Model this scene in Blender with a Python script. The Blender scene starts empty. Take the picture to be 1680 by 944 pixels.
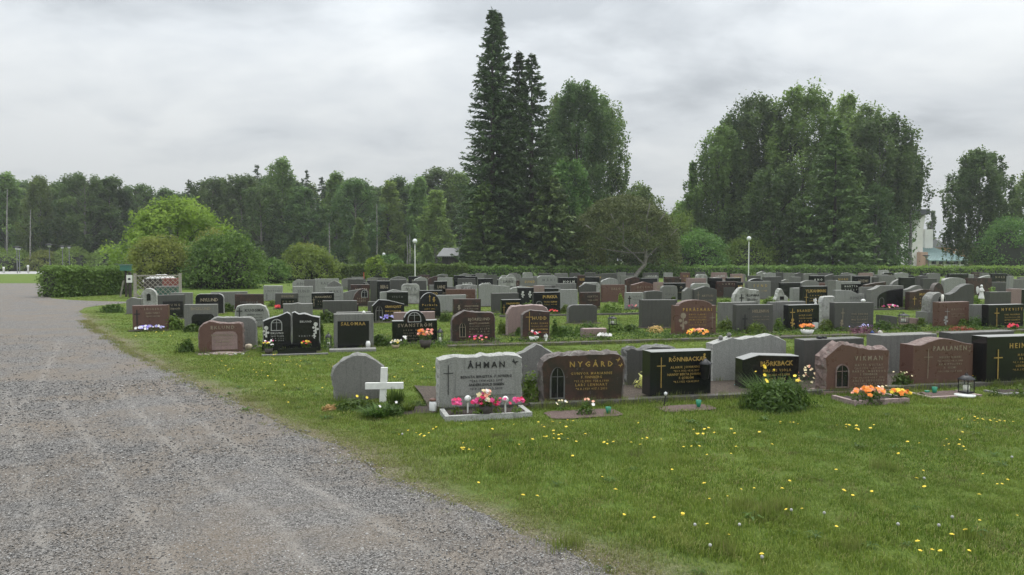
import bpy, math, random
import numpy as np
from mathutils import Vector, Matrix, Euler, noise as mn
R = math.radians
rnd = random.Random(7)
scene = bpy.context.scene
COL = scene.collection

# ------------------------------------------------------------------ camera
F = 1213.0; CAMZ = 1.65; PITCH = R(2.12)
cam = bpy.data.cameras.new('camera'); cam.sensor_width = 36; cam.lens = 36 * F / 1680
cam.clip_end = 3000; cam.clip_start = 0.05
co = bpy.data.objects.new('camera', cam); COL.objects.link(co)
co.location = (0, 0, CAMZ); co.rotation_euler = (R(90) - PITCH, 0, 0)
scene.camera = co

# ------------------------------------------------------------------ sky and sun
SUN_EL, SUN_AZ = R(58), R(-150)          # overcast: very soft, high, slightly from behind the trees
world = bpy.data.worlds.new('World'); scene.world = world; world.use_nodes = True
wt = world.node_tree; wt.nodes.clear()
def wn(t, **k):
    n = wt.nodes.new(t)
    for a, b in k.items(): setattr(n, a, b)
    return n
def wmath(op, a, b=None, clamp=False):
    n = wn('ShaderNodeMath', operation=op); n.use_clamp = clamp
    for i, v in enumerate((a, b)):
        if v is None: continue
        if isinstance(v, (int, float)): n.inputs[i].default_value = v
        else: wt.links.new(v, n.inputs[i])
    return n.outputs[0]
sky = wn('ShaderNodeTexSky', sky_type='NISHITA'); sky.sun_disc = False
sky.sun_elevation = SUN_EL; sky.sun_rotation = R(30); sky.air_density = 1; sky.dust_density = 3
tc = wn('ShaderNodeTexCoord'); sp = wn('ShaderNodeSeparateXYZ'); wt.links.new(tc.outputs['Generated'], sp.inputs[0])
zc = wmath('MAXIMUM', sp.outputs[2], 0.0)
den = wmath('ADD', zc, 0.3)
px_ = wmath('DIVIDE', sp.outputs[0], den); py_ = wmath('DIVIDE', sp.outputs[1], den)
cb = wn('ShaderNodeCombineXYZ'); wt.links.new(px_, cb.inputs[0]); wt.links.new(py_, cb.inputs[1])
cb.inputs[2].default_value = 3.7
def cloud(scale, detail, rough, off, sx=1.0):
    mp = wn('ShaderNodeMapping'); mp.inputs['Location'].default_value = off; mp.inputs['Scale'].default_value = (sx, 1, 1)
    wt.links.new(cb.outputs[0], mp.inputs[0])
    nz = wn('ShaderNodeTexNoise'); nz.inputs['Scale'].default_value = scale; nz.inputs['Detail'].default_value = detail
    nz.inputs['Roughness'].default_value = rough; nz.inputs['Distortion'].default_value = 0.25
    wt.links.new(mp.outputs[0], nz.inputs['Vector']); return nz.outputs['Fac']
c1 = cloud(0.8, 4, 0.45, (2.9, 0.9, 0), 0.9); c2 = cloud(2.6, 7, 0.52, (5.1, 1.2, 0), 0.8)
cs = wmath('ADD', wmath('MULTIPLY', c1, 0.55), wmath('MULTIPLY', c2, 0.45))
ramp = wn('ShaderNodeValToRGB'); wt.links.new(cs, ramp.inputs[0])
e = ramp.color_ramp.elements
e[0].position = 0.415; e[0].color = (0.41, 0.44, 0.468, 1)
e[1].position = 0.585; e[1].color = (0.705, 0.73, 0.74, 1)
m_ = e.new(0.49); m_.color = (0.58, 0.612, 0.638, 1)
# a real overcast sky brightens steadily from the horizon to the zenith
lum = wmath('ADD', wmath('MULTIPLY', wmath('POWER', zc, 1.4), 3.7), 0.83)
sc_ = wn('ShaderNodeVectorMath', operation='SCALE'); wt.links.new(ramp.outputs[0], sc_.inputs[0]); wt.links.new(wmath('MULTIPLY', lum, 10.0), sc_.inputs['Scale'])
mixs = wn('ShaderNodeMix', data_type='RGBA'); mixs.inputs[0].default_value = 0.95
wt.links.new(sky.outputs[0], mixs.inputs['A']); wt.links.new(sc_.outputs[0], mixs.inputs['B'])
bg = wn('ShaderNodeBackground'); bg.inputs[1].default_value = 0.1
wt.links.new(mixs.outputs['Result'], bg.inputs[0])
wo = wn('ShaderNodeOutputWorld'); wt.links.new(bg.outputs[0], wo.inputs[0])
sl = bpy.data.lights.new('sun', 'SUN'); sl.energy = 1.5; sl.angle = R(25); sl.color = (1, 0.97, 0.92)
so = bpy.data.objects.new('sun', sl); COL.objects.link(so); so.rotation_euler = (R(32), 0, R(150)); so.location = (0, 0, 60)
vs = scene.view_settings; vs.view_transform = 'Standard'; vs.look = 'None'; vs.exposure = 0; vs.gamma = 1
scene.cycles.max_bounces = 6; scene.cycles.transparent_max_bounces = 8
scene.cycles.diffuse_bounces = 4

# ------------------------------------------------------------------ picture -> place
CM = Matrix.Translation((0, 0, CAMZ)) @ Euler((R(90) - PITCH, 0, 0)).to_matrix().to_4x4()
def ray(px, py):
    return (CM.to_3x3() @ Vector(((px - 840) / F, (472 - py) / F, -1)))
def G(px, py, z=0.0):
    d = ray(px, py); t = (z - CAMZ) / d.z
    return Vector((d.x * t, d.y * t, z))
def AT(px, py, Y):
    d = ray(px, py); t = Y / d.y
    return Vector((d.x * t, Y, CAMZ + d.z * t))
RA = R(13.5)
RD = Vector((math.cos(RA), math.sin(RA), 0)); RN = Vector((-math.sin(RA), math.cos(RA), 0))
def onplane(px, py, P):                      # where the ray meets the upright plane through P along the rows
    d = ray(px, py); t = (P - Vector((0, 0, CAMZ))).dot(RN) / d.dot(RN)
    return Vector((0, 0, CAMZ)) + d * t
def rowpt(px, s):                            # ground point of row s in the sight line of px
    d = ray(px, 600); d.z = 0; t = s / d.dot(RN)
    return d * t
def RC(r, s, z=0): return RD * r + RN * s + Vector((0, 0, z))

# ------------------------------------------------------------------ object helpers
def tag(o, label=None, cat=None, group=None, kind=None):
    if label: o['label'] = label
    if cat: o['category'] = cat
    if group: o['group'] = group
    if kind: o['kind'] = kind
    return o
def empty(name, loc=(0, 0, 0), rz=0):
    o = bpy.data.objects.new(name, None); COL.objects.link(o); o.location = loc; o.rotation_euler = (0, 0, rz)
    o.empty_display_size = 0.2
    return o
def link(name, me, parent=None, loc=(0, 0, 0), rot=(0, 0, 0), scale=None):
    o = bpy.data.objects.new(name, me); COL.objects.link(o); o.location = loc; o.rotation_euler = rot
    if scale: o.scale = scale
    if parent: o.parent = parent
    return o
class MB:
    def __init__(s): s.v = []; s.f = []; s.m = []; s.sm = []
    def poly(s, pts, m=0, smooth=False):
        b = len(s.v); s.v += [tuple(p) for p in pts]; s.f.append(tuple(range(b, b + len(pts)))); s.m.append(m); s.sm.append(smooth)
    def add(s, vs, fs, m=0, smooth=False):
        b = len(s.v); s.v += [tuple(p) for p in vs]
        for f in fs: s.f.append(tuple(b + i for i in f)); s.m.append(m); s.sm.append(smooth)
    def box(s, x0, x1, y0, y1, z0, z1, m=0):
        s.add([(x0, y0, z0), (x1, y0, z0), (x1, y1, z0), (x0, y1, z0), (x0, y0, z1), (x1, y0, z1), (x1, y1, z1), (x0, y1, z1)],
              [(0, 3, 2, 1), (4, 5, 6, 7), (0, 1, 5, 4), (1, 2, 6, 5), (2, 3, 7, 6), (3, 0, 4, 7)], m)
        return s
    def tube(s, pts, rad, n=8, m=0, cap=True):
        rings = []; pts = [Vector(p) for p in pts]
        if isinstance(rad, (int, float)): rad = [rad] * len(pts)
        for i, p in enumerate(pts):
            t = (pts[min(i + 1, len(pts) - 1)] - pts[max(i - 1, 0)]).normalized()
            u = t.orthogonal().normalized() if i == 0 else (u - t * u.dot(t)).normalized()
            w = t.cross(u); rings.append([p + (u * math.cos(a) + w * math.sin(a)) * rad[i] for a in [2 * math.pi * k / n for k in range(n)]])
        vs = [q for r_ in rings for q in r_]; fs = []
        for i in range(len(pts) - 1):
            for k in range(n): fs.append((i * n + k, i * n + (k + 1) % n, (i + 1) * n + (k + 1) % n, (i + 1) * n + k))
        s.add(vs, fs, m, True)
        if cap:
            s.poly(rings[-1], m); s.poly(list(reversed(rings[0])), m)
        return s
    def lathe(s, prof, n=16, c=(0, 0, 0), m=0):
        vs = []; fs = []
        for r_, z in prof:
            for k in range(n):
                a = 2 * math.pi * k / n; vs.append((c[0] + r_ * math.cos(a), c[1] + r_ * math.sin(a), c[2] + z))
        for i in range(len(prof) - 1):
            for k in range(n): fs.append((i * n + k, i * n + (k + 1) % n, (i + 1) * n + (k + 1) % n, (i + 1) * n + k))
        s.add(vs, fs, m, True); return s
    def mesh(s, name, mats):
        me = bpy.data.meshes.new(name); me.from_pydata(s.v, [], s.f)
        for mm in (mats if isinstance(mats, (list, tuple)) else [mats]): me.materials.append(mm)
        me.polygons.foreach_set('material_index', s.m); me.polygons.foreach_set('use_smooth', s.sm); me.update()
        return me
    def obj(s, name, mats, parent=None, loc=(0, 0, 0), rot=(0, 0, 0)):
        return link(name, s.mesh(name, mats), parent, loc, rot)

# ------------------------------------------------------------------ materials
def newmat(name):
    m = bpy.data.materials.new(name); m.use_nodes = True; nt = m.node_tree
    b = nt.nodes['Principled BSDF']; return m, nt, b
def N(nt, t, **k):
    n = nt.nodes.new(t)
    for a, v in k.items(): setattr(n, a, v)
    return n
def noise_(nt, scale, detail=4, rough=0.55, vec=None, out='Fac', stretch=None):
    n = N(nt, 'ShaderNodeTexNoise'); n.inputs['Scale'].default_value = scale; n.inputs['Detail'].default_value = detail
    n.inputs['Roughness'].default_value = rough
    if vec is None:
        g = N(nt, 'ShaderNodeNewGeometry'); vec = g.outputs['Position']
    if stretch:
        mp = N(nt, 'ShaderNodeMapping'); mp.inputs['Scale'].default_value = stretch; nt.links.new(vec, mp.inputs[0]); vec = mp.outputs[0]
    nt.links.new(vec, n.inputs['Vector']); return n.outputs[out]
def ramp_(nt, fac, stops):
    r_ = N(nt, 'ShaderNodeValToRGB'); nt.links.new(fac, r_.inputs[0]); el = r_.color_ramp.elements
    while len(el) < len(stops): el.new(0.5)
    for q, (p, c) in zip(el, stops): q.position = p; q.color = (*c, 1) if len(c) == 3 else c
    return r_.outputs[0]
def mix_(nt, fac, a, b, mode='MIX'):
    x = N(nt, 'ShaderNodeMix', data_type='RGBA', blend_type=mode)
    for s_, v in ((x.inputs[0], fac), (x.inputs['A'], a), (x.inputs['B'], b)):
        if isinstance(v, (int, float)): s_.default_value = v
        elif isinstance(v, tuple): s_.default_value = (*v, 1)
        else: nt.links.new(v, s_)
    return x.outputs['Result']
def bump_(nt, b, h, dist=0.01, strength=0.5):
    n = N(nt, 'ShaderNodeBump'); n.inputs['Distance'].default_value = dist; n.inputs['Strength'].default_value = strength
    nt.links.new(h, n.inputs['Height']); nt.links.new(n.outputs[0], b.inputs['Normal'])
def mul(c, k): return tuple(min(1, x * k) for x in c)
def plain(name, col, rough=0.6, metal=0, var=0.25, scale=20):
    m, nt, b = newmat(name); f = noise_(nt, scale)
    nt.links.new(ramp_(nt, f, [(0.3, mul(col, 1 - var)), (0.7, mul(col, 1 + var))]), b.inputs['Base Color'])
    b.inputs['Roughness'].default_value = rough; b.inputs['Metallic'].default_value = metal; return m
def granite(name, col, rough, speck=0.5, dark=(0.02, 0.02, 0.02), rockbump=0.0, stain=0.3, blotch=None):
    m, nt, b = newmat(name)
    f1 = noise_(nt, 260, 2, 0.6); f2 = noise_(nt, 9, 5, 0.6); f3 = noise_(nt, 70, 3, 0.7)
    c = ramp_(nt, f1, [(0.36, mul(col, 1 - speck)), (0.5, col), (0.66, mul(col, 1 + speck))])
    c = mix_(nt, ramp_(nt, f3, [(0.45, (0, 0, 0)), (0.7, (1, 1, 1))]), c, mul(col, 1 + speck * .6), 'MIX') if speck > 0.3 else c
    if blotch:
        fb = noise_(nt, 5, 4, 0.7)
        c = mix_(nt, ramp_(nt, fb, [(0.42, (0, 0, 0)), (0.6, (.85, .85, .85))]), c, blotch)
    # weathering: vertical run-off streaks and lichen
    fs = noise_(nt, 6, 4, 0.6, stretch=(4, 4, 0.35))
    c = mix_(nt, ramp_(nt, fs, [(0.5, (0, 0, 0)), (0.75, (stain, stain, stain))]), c, mul(col, 0.45))
    if rockbump:
        fl = noise_(nt, 24, 5, 0.65)
        c = mix_(nt, ramp_(nt, fl, [(0.5, (0, 0, 0)), (0.64, (.6, .6, .6))]), c, mul(col, .38))
        fl = noise_(nt, 13, 5, 0.7); c = mix_(nt, ramp_(nt, fl, [(0.58, (0, 0, 0)), (0.66, (.5, .5, .5))]), c, (0.33, 0.33, 0.28))
        bump_(nt, b, noise_(nt, 28, 6, 0.7), 0.03, rockbump)
    nt.links.new(c, b.inputs['Base Color'])
    nt.links.new(ramp_(nt, f2, [(0.3, (rough * .8,) * 3), (0.7, (min(1, rough * 1.3),) * 3)]), b.inputs['Roughness'])
    return m
GR = {
 'lg': (granite('light_grey_granite', (0.215, 0.218, 0.20), 0.55, .6, stain=.45), granite('light_grey_granite_rough', (0.34, 0.34, 0.315), 0.8, rockbump=.6)),
 'mg': (granite('grey_granite', (0.135, 0.134, 0.122), 0.55, .6, stain=.55), granite('grey_granite_rough', (0.20, 0.198, 0.18), 0.8, rockbump=.6)),
 'dg': (granite('dark_grey_granite', (0.062, 0.061, 0.055), 0.42, .5, stain=.5), granite('dark_grey_granite_rough', (0.13, 0.128, 0.118), 0.75, rockbump=.5)),
 'bk': (granite('black_polished_granite', (0.013, 0.014, 0.014), 0.16, .25, stain=.1), granite('black_granite_sawn', (0.24, 0.242, 0.23), 0.5, .3)),
 'rb': (granite('red_brown_granite', (0.105, 0.057, 0.044), 0.3, .4, stain=.15), granite('red_brown_granite_rough', (0.17, 0.12, 0.105), 0.75, rockbump=.6)),
 'pk': (granite('pink_granite', (0.22, 0.155, 0.14), 0.55, .4), granite('pink_granite_rough', (0.28, 0.21, 0.195), 0.8, rockbump=.5)),
 'bb': (granite('brown_black_granite', (0.038, 0.03, 0.027), 0.22, .3, blotch=(0.075, 0.04, 0.034), stain=.1), granite('brown_granite_rough', (0.13, 0.11, 0.10), 0.8, rockbump=.7)),
 'wh': (granite('pale_mottled_granite', (0.33, 0.33, 0.305), 0.7, .45, blotch=(.17, .17, .15)), granite('pale_granite_rough', (0.4, 0.4, 0.37), 0.8, rockbump=.7)),
}
GRW = {'lg': 'light grey', 'mg': 'mid grey', 'dg': 'dark grey', 'bk': 'black', 'rb': 'reddish brown', 'pk': 'pinkish', 'bb': 'dark brown', 'wh': 'pale mottled'}
INK = {'gold': plain('gold_lettering', (0.42, 0.28, 0.08), 0.4, 0.35), 'white': plain('pale_lettering', (0.5, 0.5, 0.46), 0.6),
       'dark': plain('dark_lettering', (0.018, 0.018, 0.018), 0.5), 'dim': plain('worn_lettering', (0.24, 0.2, 0.14), 0.6),
       'grey': plain('grey_lettering', (0.1, 0.1, 0.095), 0.6), 'silver': plain('silver_relief', (0.3, 0.3, 0.29), 0.5)}
BLACKM = plain('black_metal', (0.015, 0.015, 0.016), 0.45, 0.3)
WHITEP = plain('white_paint', (0.72, 0.72, 0.68), 0.5, var=.08)
GLASS = newmat('lantern_glass'); GLASS[2].inputs['Base Color'].default_value = (.85, .88, .86, 1); GLASS[2].inputs['Transmission Weight'].default_value = 0.95
GLASS[2].inputs['Roughness'].default_value = 0.12; GLASS[2].inputs['IOR'].default_value = 1.02; GLASS = GLASS[0]
WAX = plain('candle_wax', (0.7, 0.68, 0.6), 0.5, var=.05)
FROST = plain('frosted_globe', (0.68, 0.69, 0.68), 0.35, var=.05)
GREENPL = plain('green_plastic', (0.01, 0.19, 0.105), 0.4, var=.1)
CLAY = plain('dark_pot', (0.05, 0.04, 0.035), 0.7)
TIMBER = plain('weathered_timber', (0.3, 0.275, 0.235), 0.85, var=.3, scale=30)
def soilmat(name, a, b2, sc):
    m, nt, b = newmat(name); f = noise_(nt, sc, 5, 0.7); v = N(nt, 'ShaderNodeTexVoronoi'); v.inputs['Scale'].default_value = sc * 2.2
    g = N(nt, 'ShaderNodeNewGeometry'); nt.links.new(g.outputs['Position'], v.inputs['Vector'])
    c = mix_(nt, v.outputs['Color'], a, b2); c = mix_(nt, 0.55, c, ramp_(nt, f, [(0.3, a), (0.7, b2)]))
    nt.links.new(c, b.inputs['Base Color']); b.inputs['Roughness'].default_value = 0.95; bump_(nt, b, v.outputs['Distance'], 0.02, 0.8); return m
MULCH = soilmat('bark_mulch', (0.025, 0.018, 0.013), (0.10, 0.075, 0.055), 22)
SOIL = soilmat('dark_soil', (0.02, 0.014, 0.011), (0.07, 0.05, 0.04), 40)
REDGRAV = soilmat('reddish_gravel', (0.07, 0.045, 0.038), (0.2, 0.14, 0.12), 45)
KERB = granite('kerb_granite', (0.085, 0.078, 0.066), 0.8, rockbump=.4)

def leafmat(name, c0, c1, trans=0.3, pat=0.35, patscale=0.5, objvar=0.2, rough=0.6, k=2.15):
    c0 = mul(c0, k); c1 = mul(c1, k); c0 = (c0[0] * 1.2, c0[1], c0[2] * .75); c1 = (c1[0] * 1.2, c1[1], c1[2] * .75); trans = min(.5, trans * 1.5)
    m, nt, b = newmat(name)
    a = N(nt, 'ShaderNodeAttribute', attribute_name='tint')
    c = mix_(nt, a.outputs['Fac'], c0, c1)
    f = noise_(nt, patscale, 3, 0.6)
    c = mix_(nt, ramp_(nt, f, [(0.35, (0, 0, 0)), (0.65, (pat, pat, pat))]), c, mul(c1, 1.15))
    oi = N(nt, 'ShaderNodeObjectInfo'); hs = N(nt, 'ShaderNodeHueSaturation')
    ma = N(nt, 'ShaderNodeMapRange'); ma.inputs[3].default_value = 1 - objvar; ma.inputs[4].default_value = 1 + objvar
    nt.links.new(oi.outputs['Random'], ma.inputs[0]); nt.links.new(ma.outputs[0], hs.inputs['Value']); nt.links.new(c, hs.inputs['Color'])
    mh = N(nt, 'ShaderNodeMapRange'); mh.inputs[3].default_value = 0.49; mh.inputs[4].default_value = 0.515
    nt.links.new(oi.outputs['Random'], mh.inputs[0]); nt.links.new(mh.outputs[0], hs.inputs['Hue'])
    c = hs.outputs[0]
    nt.links.new(c, b.inputs['Base Color']); b.inputs['Roughness'].default_value = rough; b.inputs['Specular IOR Level'].default_value = 0.25
    tr = N(nt, 'ShaderNodeBsdfTranslucent'); nt.links.new(c, tr.inputs[0])
    mx = N(nt, 'ShaderNodeMixShader'); mx.inputs[0].default_value = trans
    nt.links.new(b.outputs[0], mx.inputs[1]); nt.links.new(tr.outputs[0], mx.inputs[2])
    nt.links.new(mx.outputs[0], nt.nodes['Material Output'].inputs[0]); return m
L_FIR = leafmat('fir_needles', (0.016, 0.034, 0.021), (0.036, 0.066, 0.03), .12, .3, .5)
L_SPR = leafmat('spruce_needles', (0.022, 0.043, 0.02), (0.05, 0.088, 0.032), .12)
L_BIR = leafmat('birch_leaves', (0.034, 0.068, 0.025), (0.072, 0.125, 0.042), .3)
L_BIRD = leafmat('dark_birch_leaves', (0.024, 0.052, 0.024), (0.05, 0.092, 0.036), .3)
L_BIRL = leafmat('fresh_birch_leaves', (0.055, 0.10, 0.032), (0.105, 0.175, 0.055), .3)
L_MAP = leafmat('maple_leaves', (0.075, 0.15, 0.03), (0.15, 0.26, 0.055), .35, k=1.55)
L_OLV = leafmat('olive_shrub_leaves', (0.05, 0.075, 0.024), (0.1, 0.135, 0.042), .3, .5, 1.2)
L_SHR = leafmat('shrub_leaves', (0.055, 0.1, 0.03), (0.12, 0.2, 0.055), .3, .5, 1.2, k=1.6)
L_SHD = leafmat('dark_shrub_leaves', (0.022, 0.055, 0.018), (0.06, 0.12, 0.035), .25, .3, 2)
L_HDG = leafmat('hedge_leaves', (0.026, 0.055, 0.019), (0.07, 0.125, 0.038), .2, .45, 1.6)
L_PIN = leafmat('pine_needles', (0.028, 0.046, 0.02), (0.058, 0.084, 0.034), .1, .3, 1)
L_PLT = leafmat('plant_leaves', (0.04, 0.08, 0.02), (0.105, 0.175, 0.045), .3, .2, 6, k=1.35)
L_PLD = leafmat('dark_plant_leaves', (0.022, 0.052, 0.015), (0.06, 0.115, 0.03), .3, .2, 6, k=1.45)
L_PUR = leafmat('purple_leaves', (0.03, 0.015, 0.03), (0.09, 0.05, 0.09), .2, .2, 8)
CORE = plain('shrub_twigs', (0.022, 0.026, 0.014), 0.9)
BARK = plain('grey_bark', (0.19, 0.175, 0.155), 0.9, var=.4, scale=6)
BARKD = plain('dark_bark', (0.05, 0.042, 0.036), 0.9, var=.4, scale=6)
def birchbark():
    m, nt, b = newmat('birch_bark'); f = noise_(nt, 5, 5, .7, stretch=(1, 1, 2.5))
    nt.links.new(ramp_(nt, f, [(0.42, (0.04, 0.04, 0.035)), (0.5, (0.25, 0.245, 0.225))]), b.inputs['Base Color']); b.inputs['Roughness'].default_value = .8; return m
BIRB = birchbark()

# ------------------------------------------------------------------ leaf masses
def leafmesh(name, P, size, mat, seed=0, up=0.35, aspect=1.6, tint=None, core=None, droop=0.0, dirs=None):
    """many small folded leaf faces round the points P (n,3)"""
    g = np.random.default_rng(seed); P = np.asarray(P, float); n = len(P)
    nrm = g.normal(size=(n, 3)); nrm[:, 2] += up * 2; nrm /= np.linalg.norm(nrm, axis=1, keepdims=True)
    if dirs is not None: a = dirs + g.normal(size=(n, 3)) * .25
    else:
        a = g.normal(size=(n, 3)); a[:, 2] -= droop
    a -= nrm * (a * nrm).sum(1, keepdims=True); a /= np.linalg.norm(a, axis=1, keepdims=True) + 1e-9
    b = np.cross(nrm, a); s = (size * g.uniform(.6, 1.4, n))[:, None]
    V = np.empty((n, 4, 3)); V[:, 0] = P - a * s * .5; V[:, 1] = P + b * s * .5 / aspect + a * s * .05; V[:, 2] = P + a * s * .5 - nrm * s * .08; V[:, 3] = P - b * s * .5 / aspect + a * s * .05
    V = V.reshape(-1, 3); nv = len(V); F4 = np.arange(nv)
    cv = []; cf = []
    if core: cv, cf = core
    me = bpy.data.meshes.new(name)
    tot = nv + len(cv); me.vertices.add(tot)
    allv = np.concatenate([V, np.array(cv, float).reshape(-1, 3)]) if len(cv) else V
    me.vertices.foreach_set('co', allv.ravel())
    loops = list(F4); starts = list(range(0, nv, 4)); tots = [4] * n
    lo = np.array(F4, np.int32); st = np.arange(0, nv, 4, dtype=np.int32)
    if len(cf):
        ex = []; es = []; p = nv
        for f in cf:
            es.append(p); ex += [nv + i for i in f]; p += len(f)
        lo = np.concatenate([lo, np.array(ex, np.int32)]); st = np.concatenate([st, np.array(es, np.int32)])
    me.loops.add(len(lo)); me.loops.foreach_set('vertex_index', lo)
    me.polygons.add(len(st)); me.polygons.foreach_set('loop_start', st)
    me.materials.append(mat); me.materials.append(CORE)
    if len(cf): me.polygons.foreach_set('material_index', np.concatenate([np.zeros(n, np.int32), np.ones(len(cf), np.int32)]))
    me.update(calc_edges=True); me.validate()
    at = me.attributes.new('tint', 'FLOAT', 'POINT')
    t = g.uniform(0, 1, n) if tint is None else np.clip(tint + g.normal(size=n) * .2, 0, 1)
    at.data.foreach_set('value', np.concatenate([np.repeat(t, 4), np.zeros(len(cv))]).astype(np.float32))
    return me
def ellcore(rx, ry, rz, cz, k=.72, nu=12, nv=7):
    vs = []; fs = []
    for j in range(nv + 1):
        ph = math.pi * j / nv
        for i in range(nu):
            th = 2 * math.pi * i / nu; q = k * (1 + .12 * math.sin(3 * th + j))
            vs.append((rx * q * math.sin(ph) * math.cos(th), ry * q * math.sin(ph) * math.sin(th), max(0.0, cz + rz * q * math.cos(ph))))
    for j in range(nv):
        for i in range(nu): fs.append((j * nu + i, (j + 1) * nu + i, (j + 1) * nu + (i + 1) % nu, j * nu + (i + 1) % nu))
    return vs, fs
def clusters(g, C, rad, per, squash=.7, droop=0.0):
    n = len(C); P = g.normal(size=(n, per, 3)); P /= np.linalg.norm(P, axis=2, keepdims=True)
    P *= (g.uniform(0, 1, (n, per, 1)) ** .5) * rad[:, None, None]; P[:, :, 2] *= squash
    if droop:
        e = g.exponential(droop, (n, per)); P[:, :, 2] -= e; P[:, :, :2] *= (1 / (1 + e))[:, :, None]
    T = g.uniform(0, 1, n)[:, None].repeat(per, 1)
    return (P + C[:, None, :]).reshape(-1, 3), T.reshape(-1)

def bushmesh(name, rx, ry, h, n, size, mat, seed=0, core=True, lump=.22):
    g = np.random.default_rng(seed); nc = max(8, n // 30)
    th = g.uniform(0, 2 * np.pi, nc); t = g.uniform(0, 1, nc) ** .8; pr = (1 - np.clip(t, 0, 1) ** 2.6) ** .5
    lob = 1 + .16 * np.sin(th * 3 + seed) * np.sin(t * 5 + seed) + .1 * np.sin(th * 7 + seed * 2 + t * 6)
    k = g.uniform(.6, 1.0, nc) ** .5 * pr * lob; C = np.stack([rx * k * np.cos(th), ry * k * np.sin(th), h * .93 * t * (1 + .07 * np.sin(th * 2 + seed))], 1)
    rad = g.uniform(.7, 1.3, nc) * lump * (rx + h) * .5
    P, T = clusters(g, C, rad, n // nc, .75); P[:, 2] = np.clip(P[:, 2], size * .3, h * 1.08)
    return leafmesh(name, P, size, mat, seed, tint=T, core=ellcore(rx, ry, h * .72, h * .2) if core else None)

def birch_mesh(name, H, Rr, base, n, size, mat, seed, droop=.6, top=.55, prof=None):
    """crown: clumps of leaves held on limbs, hanging at the ends, uneven outline"""
    g = np.random.default_rng(seed); nc = max(30, n // 85)
    t = g.uniform(0, 1, nc) ** .85; th = g.uniform(0, 2 * math.pi, nc)
    pr = prof or (lambda u: np.clip(np.sin(np.pi * np.clip(u * .86 + .12, 0, 1)) ** .6, .12, 1) * (1 - .35 * u))
    lobes = 1 + .3 * np.sin(th * 3 + seed) * np.sin(t * 9 + seed * 1.7) + .18 * np.sin(th * 5 + t * 14)
    r = Rr * pr(t) * lobes * g.uniform(.35, 1, nc) ** .6
    C = np.stack([r * np.cos(th), r * np.sin(th), base + (H - base) * t * .97], 1)
    out = g.uniform(size=nc) < .07; C[out, :2] *= 1.16
    rad = g.uniform(.45, 1.35, nc) * (Rr * .16 + .25)
    P, T = clusters(g, C, rad, n // nc, .8, droop)
    me = leafmesh(name, P, size, mat, seed, tint=T, droop=.8, up=.7)
    tb = MB(); hh = H * .9; lean = g.normal(size=2) * .02 * H
    pts = [(lean[0] * (k / 8) ** 2 + g.normal() * .06, lean[1] * (k / 8) ** 2 + g.normal() * .06, hh * k / 8) for k in range(9)]
    r0 = H * .011 + .05; tb.tube(pts, [r0 * (1 - k / 8.6) + .02 for k in range(9)], 8)
    lb = MB()
    idx = g.choice(nc, min(nc, 34), replace=False)
    for i in idx:
        c = C[i]; z0 = max(base * .75, c[2] - r[i] * .9 - .4); f = min(1, z0 / hh) * 8; k = min(7, int(f)); a = Vector(pts[k]).lerp(Vector(pts[k + 1]), f - k)
        mid = a.lerp(Vector(c), .5) + Vector((0, 0, r[i] * .12)); lb.tube([a, mid, Vector(c)], [r0 * .35 * (1 - z0 / H) + .02, r0 * .2 + .01, .012], 5, cap=False)
    return me, tb, lb
def conifer_mesh(name, H, Rr, n_wh, per, cards, mat, seed, base=.6, up=.0, power=.85, size=.55, irr=.15, keep=1.0):
    g = np.random.default_rng(seed); Ps = []; Ds = []; Ts = []
    for w in range(n_wh):
        t = (w + g.uniform(-.3, .3)) / n_wh; t = min(max(t, 0), 1); z = base + (H - base) * t
        rr = Rr * ((1 - t) ** power) + .12
        nb = max(4, int(per * (1 - t * .6)))
        for b in range(nb):
            if g.uniform() > keep: continue
            a = g.uniform(0, 2 * math.pi); L = rr * g.uniform(1 - irr * 2, 1 + irr)
            nc = max(4, int(cards * (.35 + .65 * L / Rr)))
            s = g.uniform(.12, 1, nc) ** .7; dz = -L * (.42 * s - .28 * s ** 2.5) * (1 - .6 * t) + up * L * s * s
            side = g.normal(size=nc) * .13 * (.4 + L * .22) * (1.2 - s * .7)
            x = s * L; P = np.stack([x * math.cos(a) - side * math.sin(a), x * math.sin(a) + side * math.cos(a), z + dz + g.normal(size=nc) * .06 - np.abs(side) * .3], 1)
            Ps.append(P); sg = np.sign(side + 1e-6) * .8
            Ds.append(np.stack([math.cos(a) - sg * math.sin(a) * .7, math.sin(a) + sg * math.cos(a) * .7, -.25 + .5 * (s > .85)], 1)); Ts.append(np.clip(s * .55 + g.uniform(0, .35), 0, 1))
    # leader
    zz = np.linspace(H * .93, H, 24); Ps.append(np.stack([g.normal(size=24) * .08, g.normal(size=24) * .08, zz], 1)); Ds.append(np.tile([0, 0, 1.], (24, 1))); Ts.append(np.full(24, .5))
    P = np.concatenate(Ps); D = np.concatenate(Ds); D /= np.linalg.norm(D, axis=1, keepdims=True)
    me = leafmesh(name, P, size, mat, seed, up=.9, aspect=2.6, tint=np.concatenate(Ts), dirs=D)
    tb = MB(); tb.tube([(0, 0, 0), (0, 0, H * .5), (0, 0, H * .99)], [H * .012 + .06, H * .007 + .03, .01], 8)
    return me, tb
def mktree(name, loc, crown, trunk, limbs, label, cat, group=None, rz=0, sc=1.0, bark=BARK):
    e_ = empty(name, loc, rz); e_.scale = (sc, sc, sc) if isinstance(sc, (int, float)) else sc
    tag(e_, label, cat, group)
    link('crown', crown, e_)
    link('trunk', trunk, e_)
    if limbs: link('branches', limbs, e_)
    return e_

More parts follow.
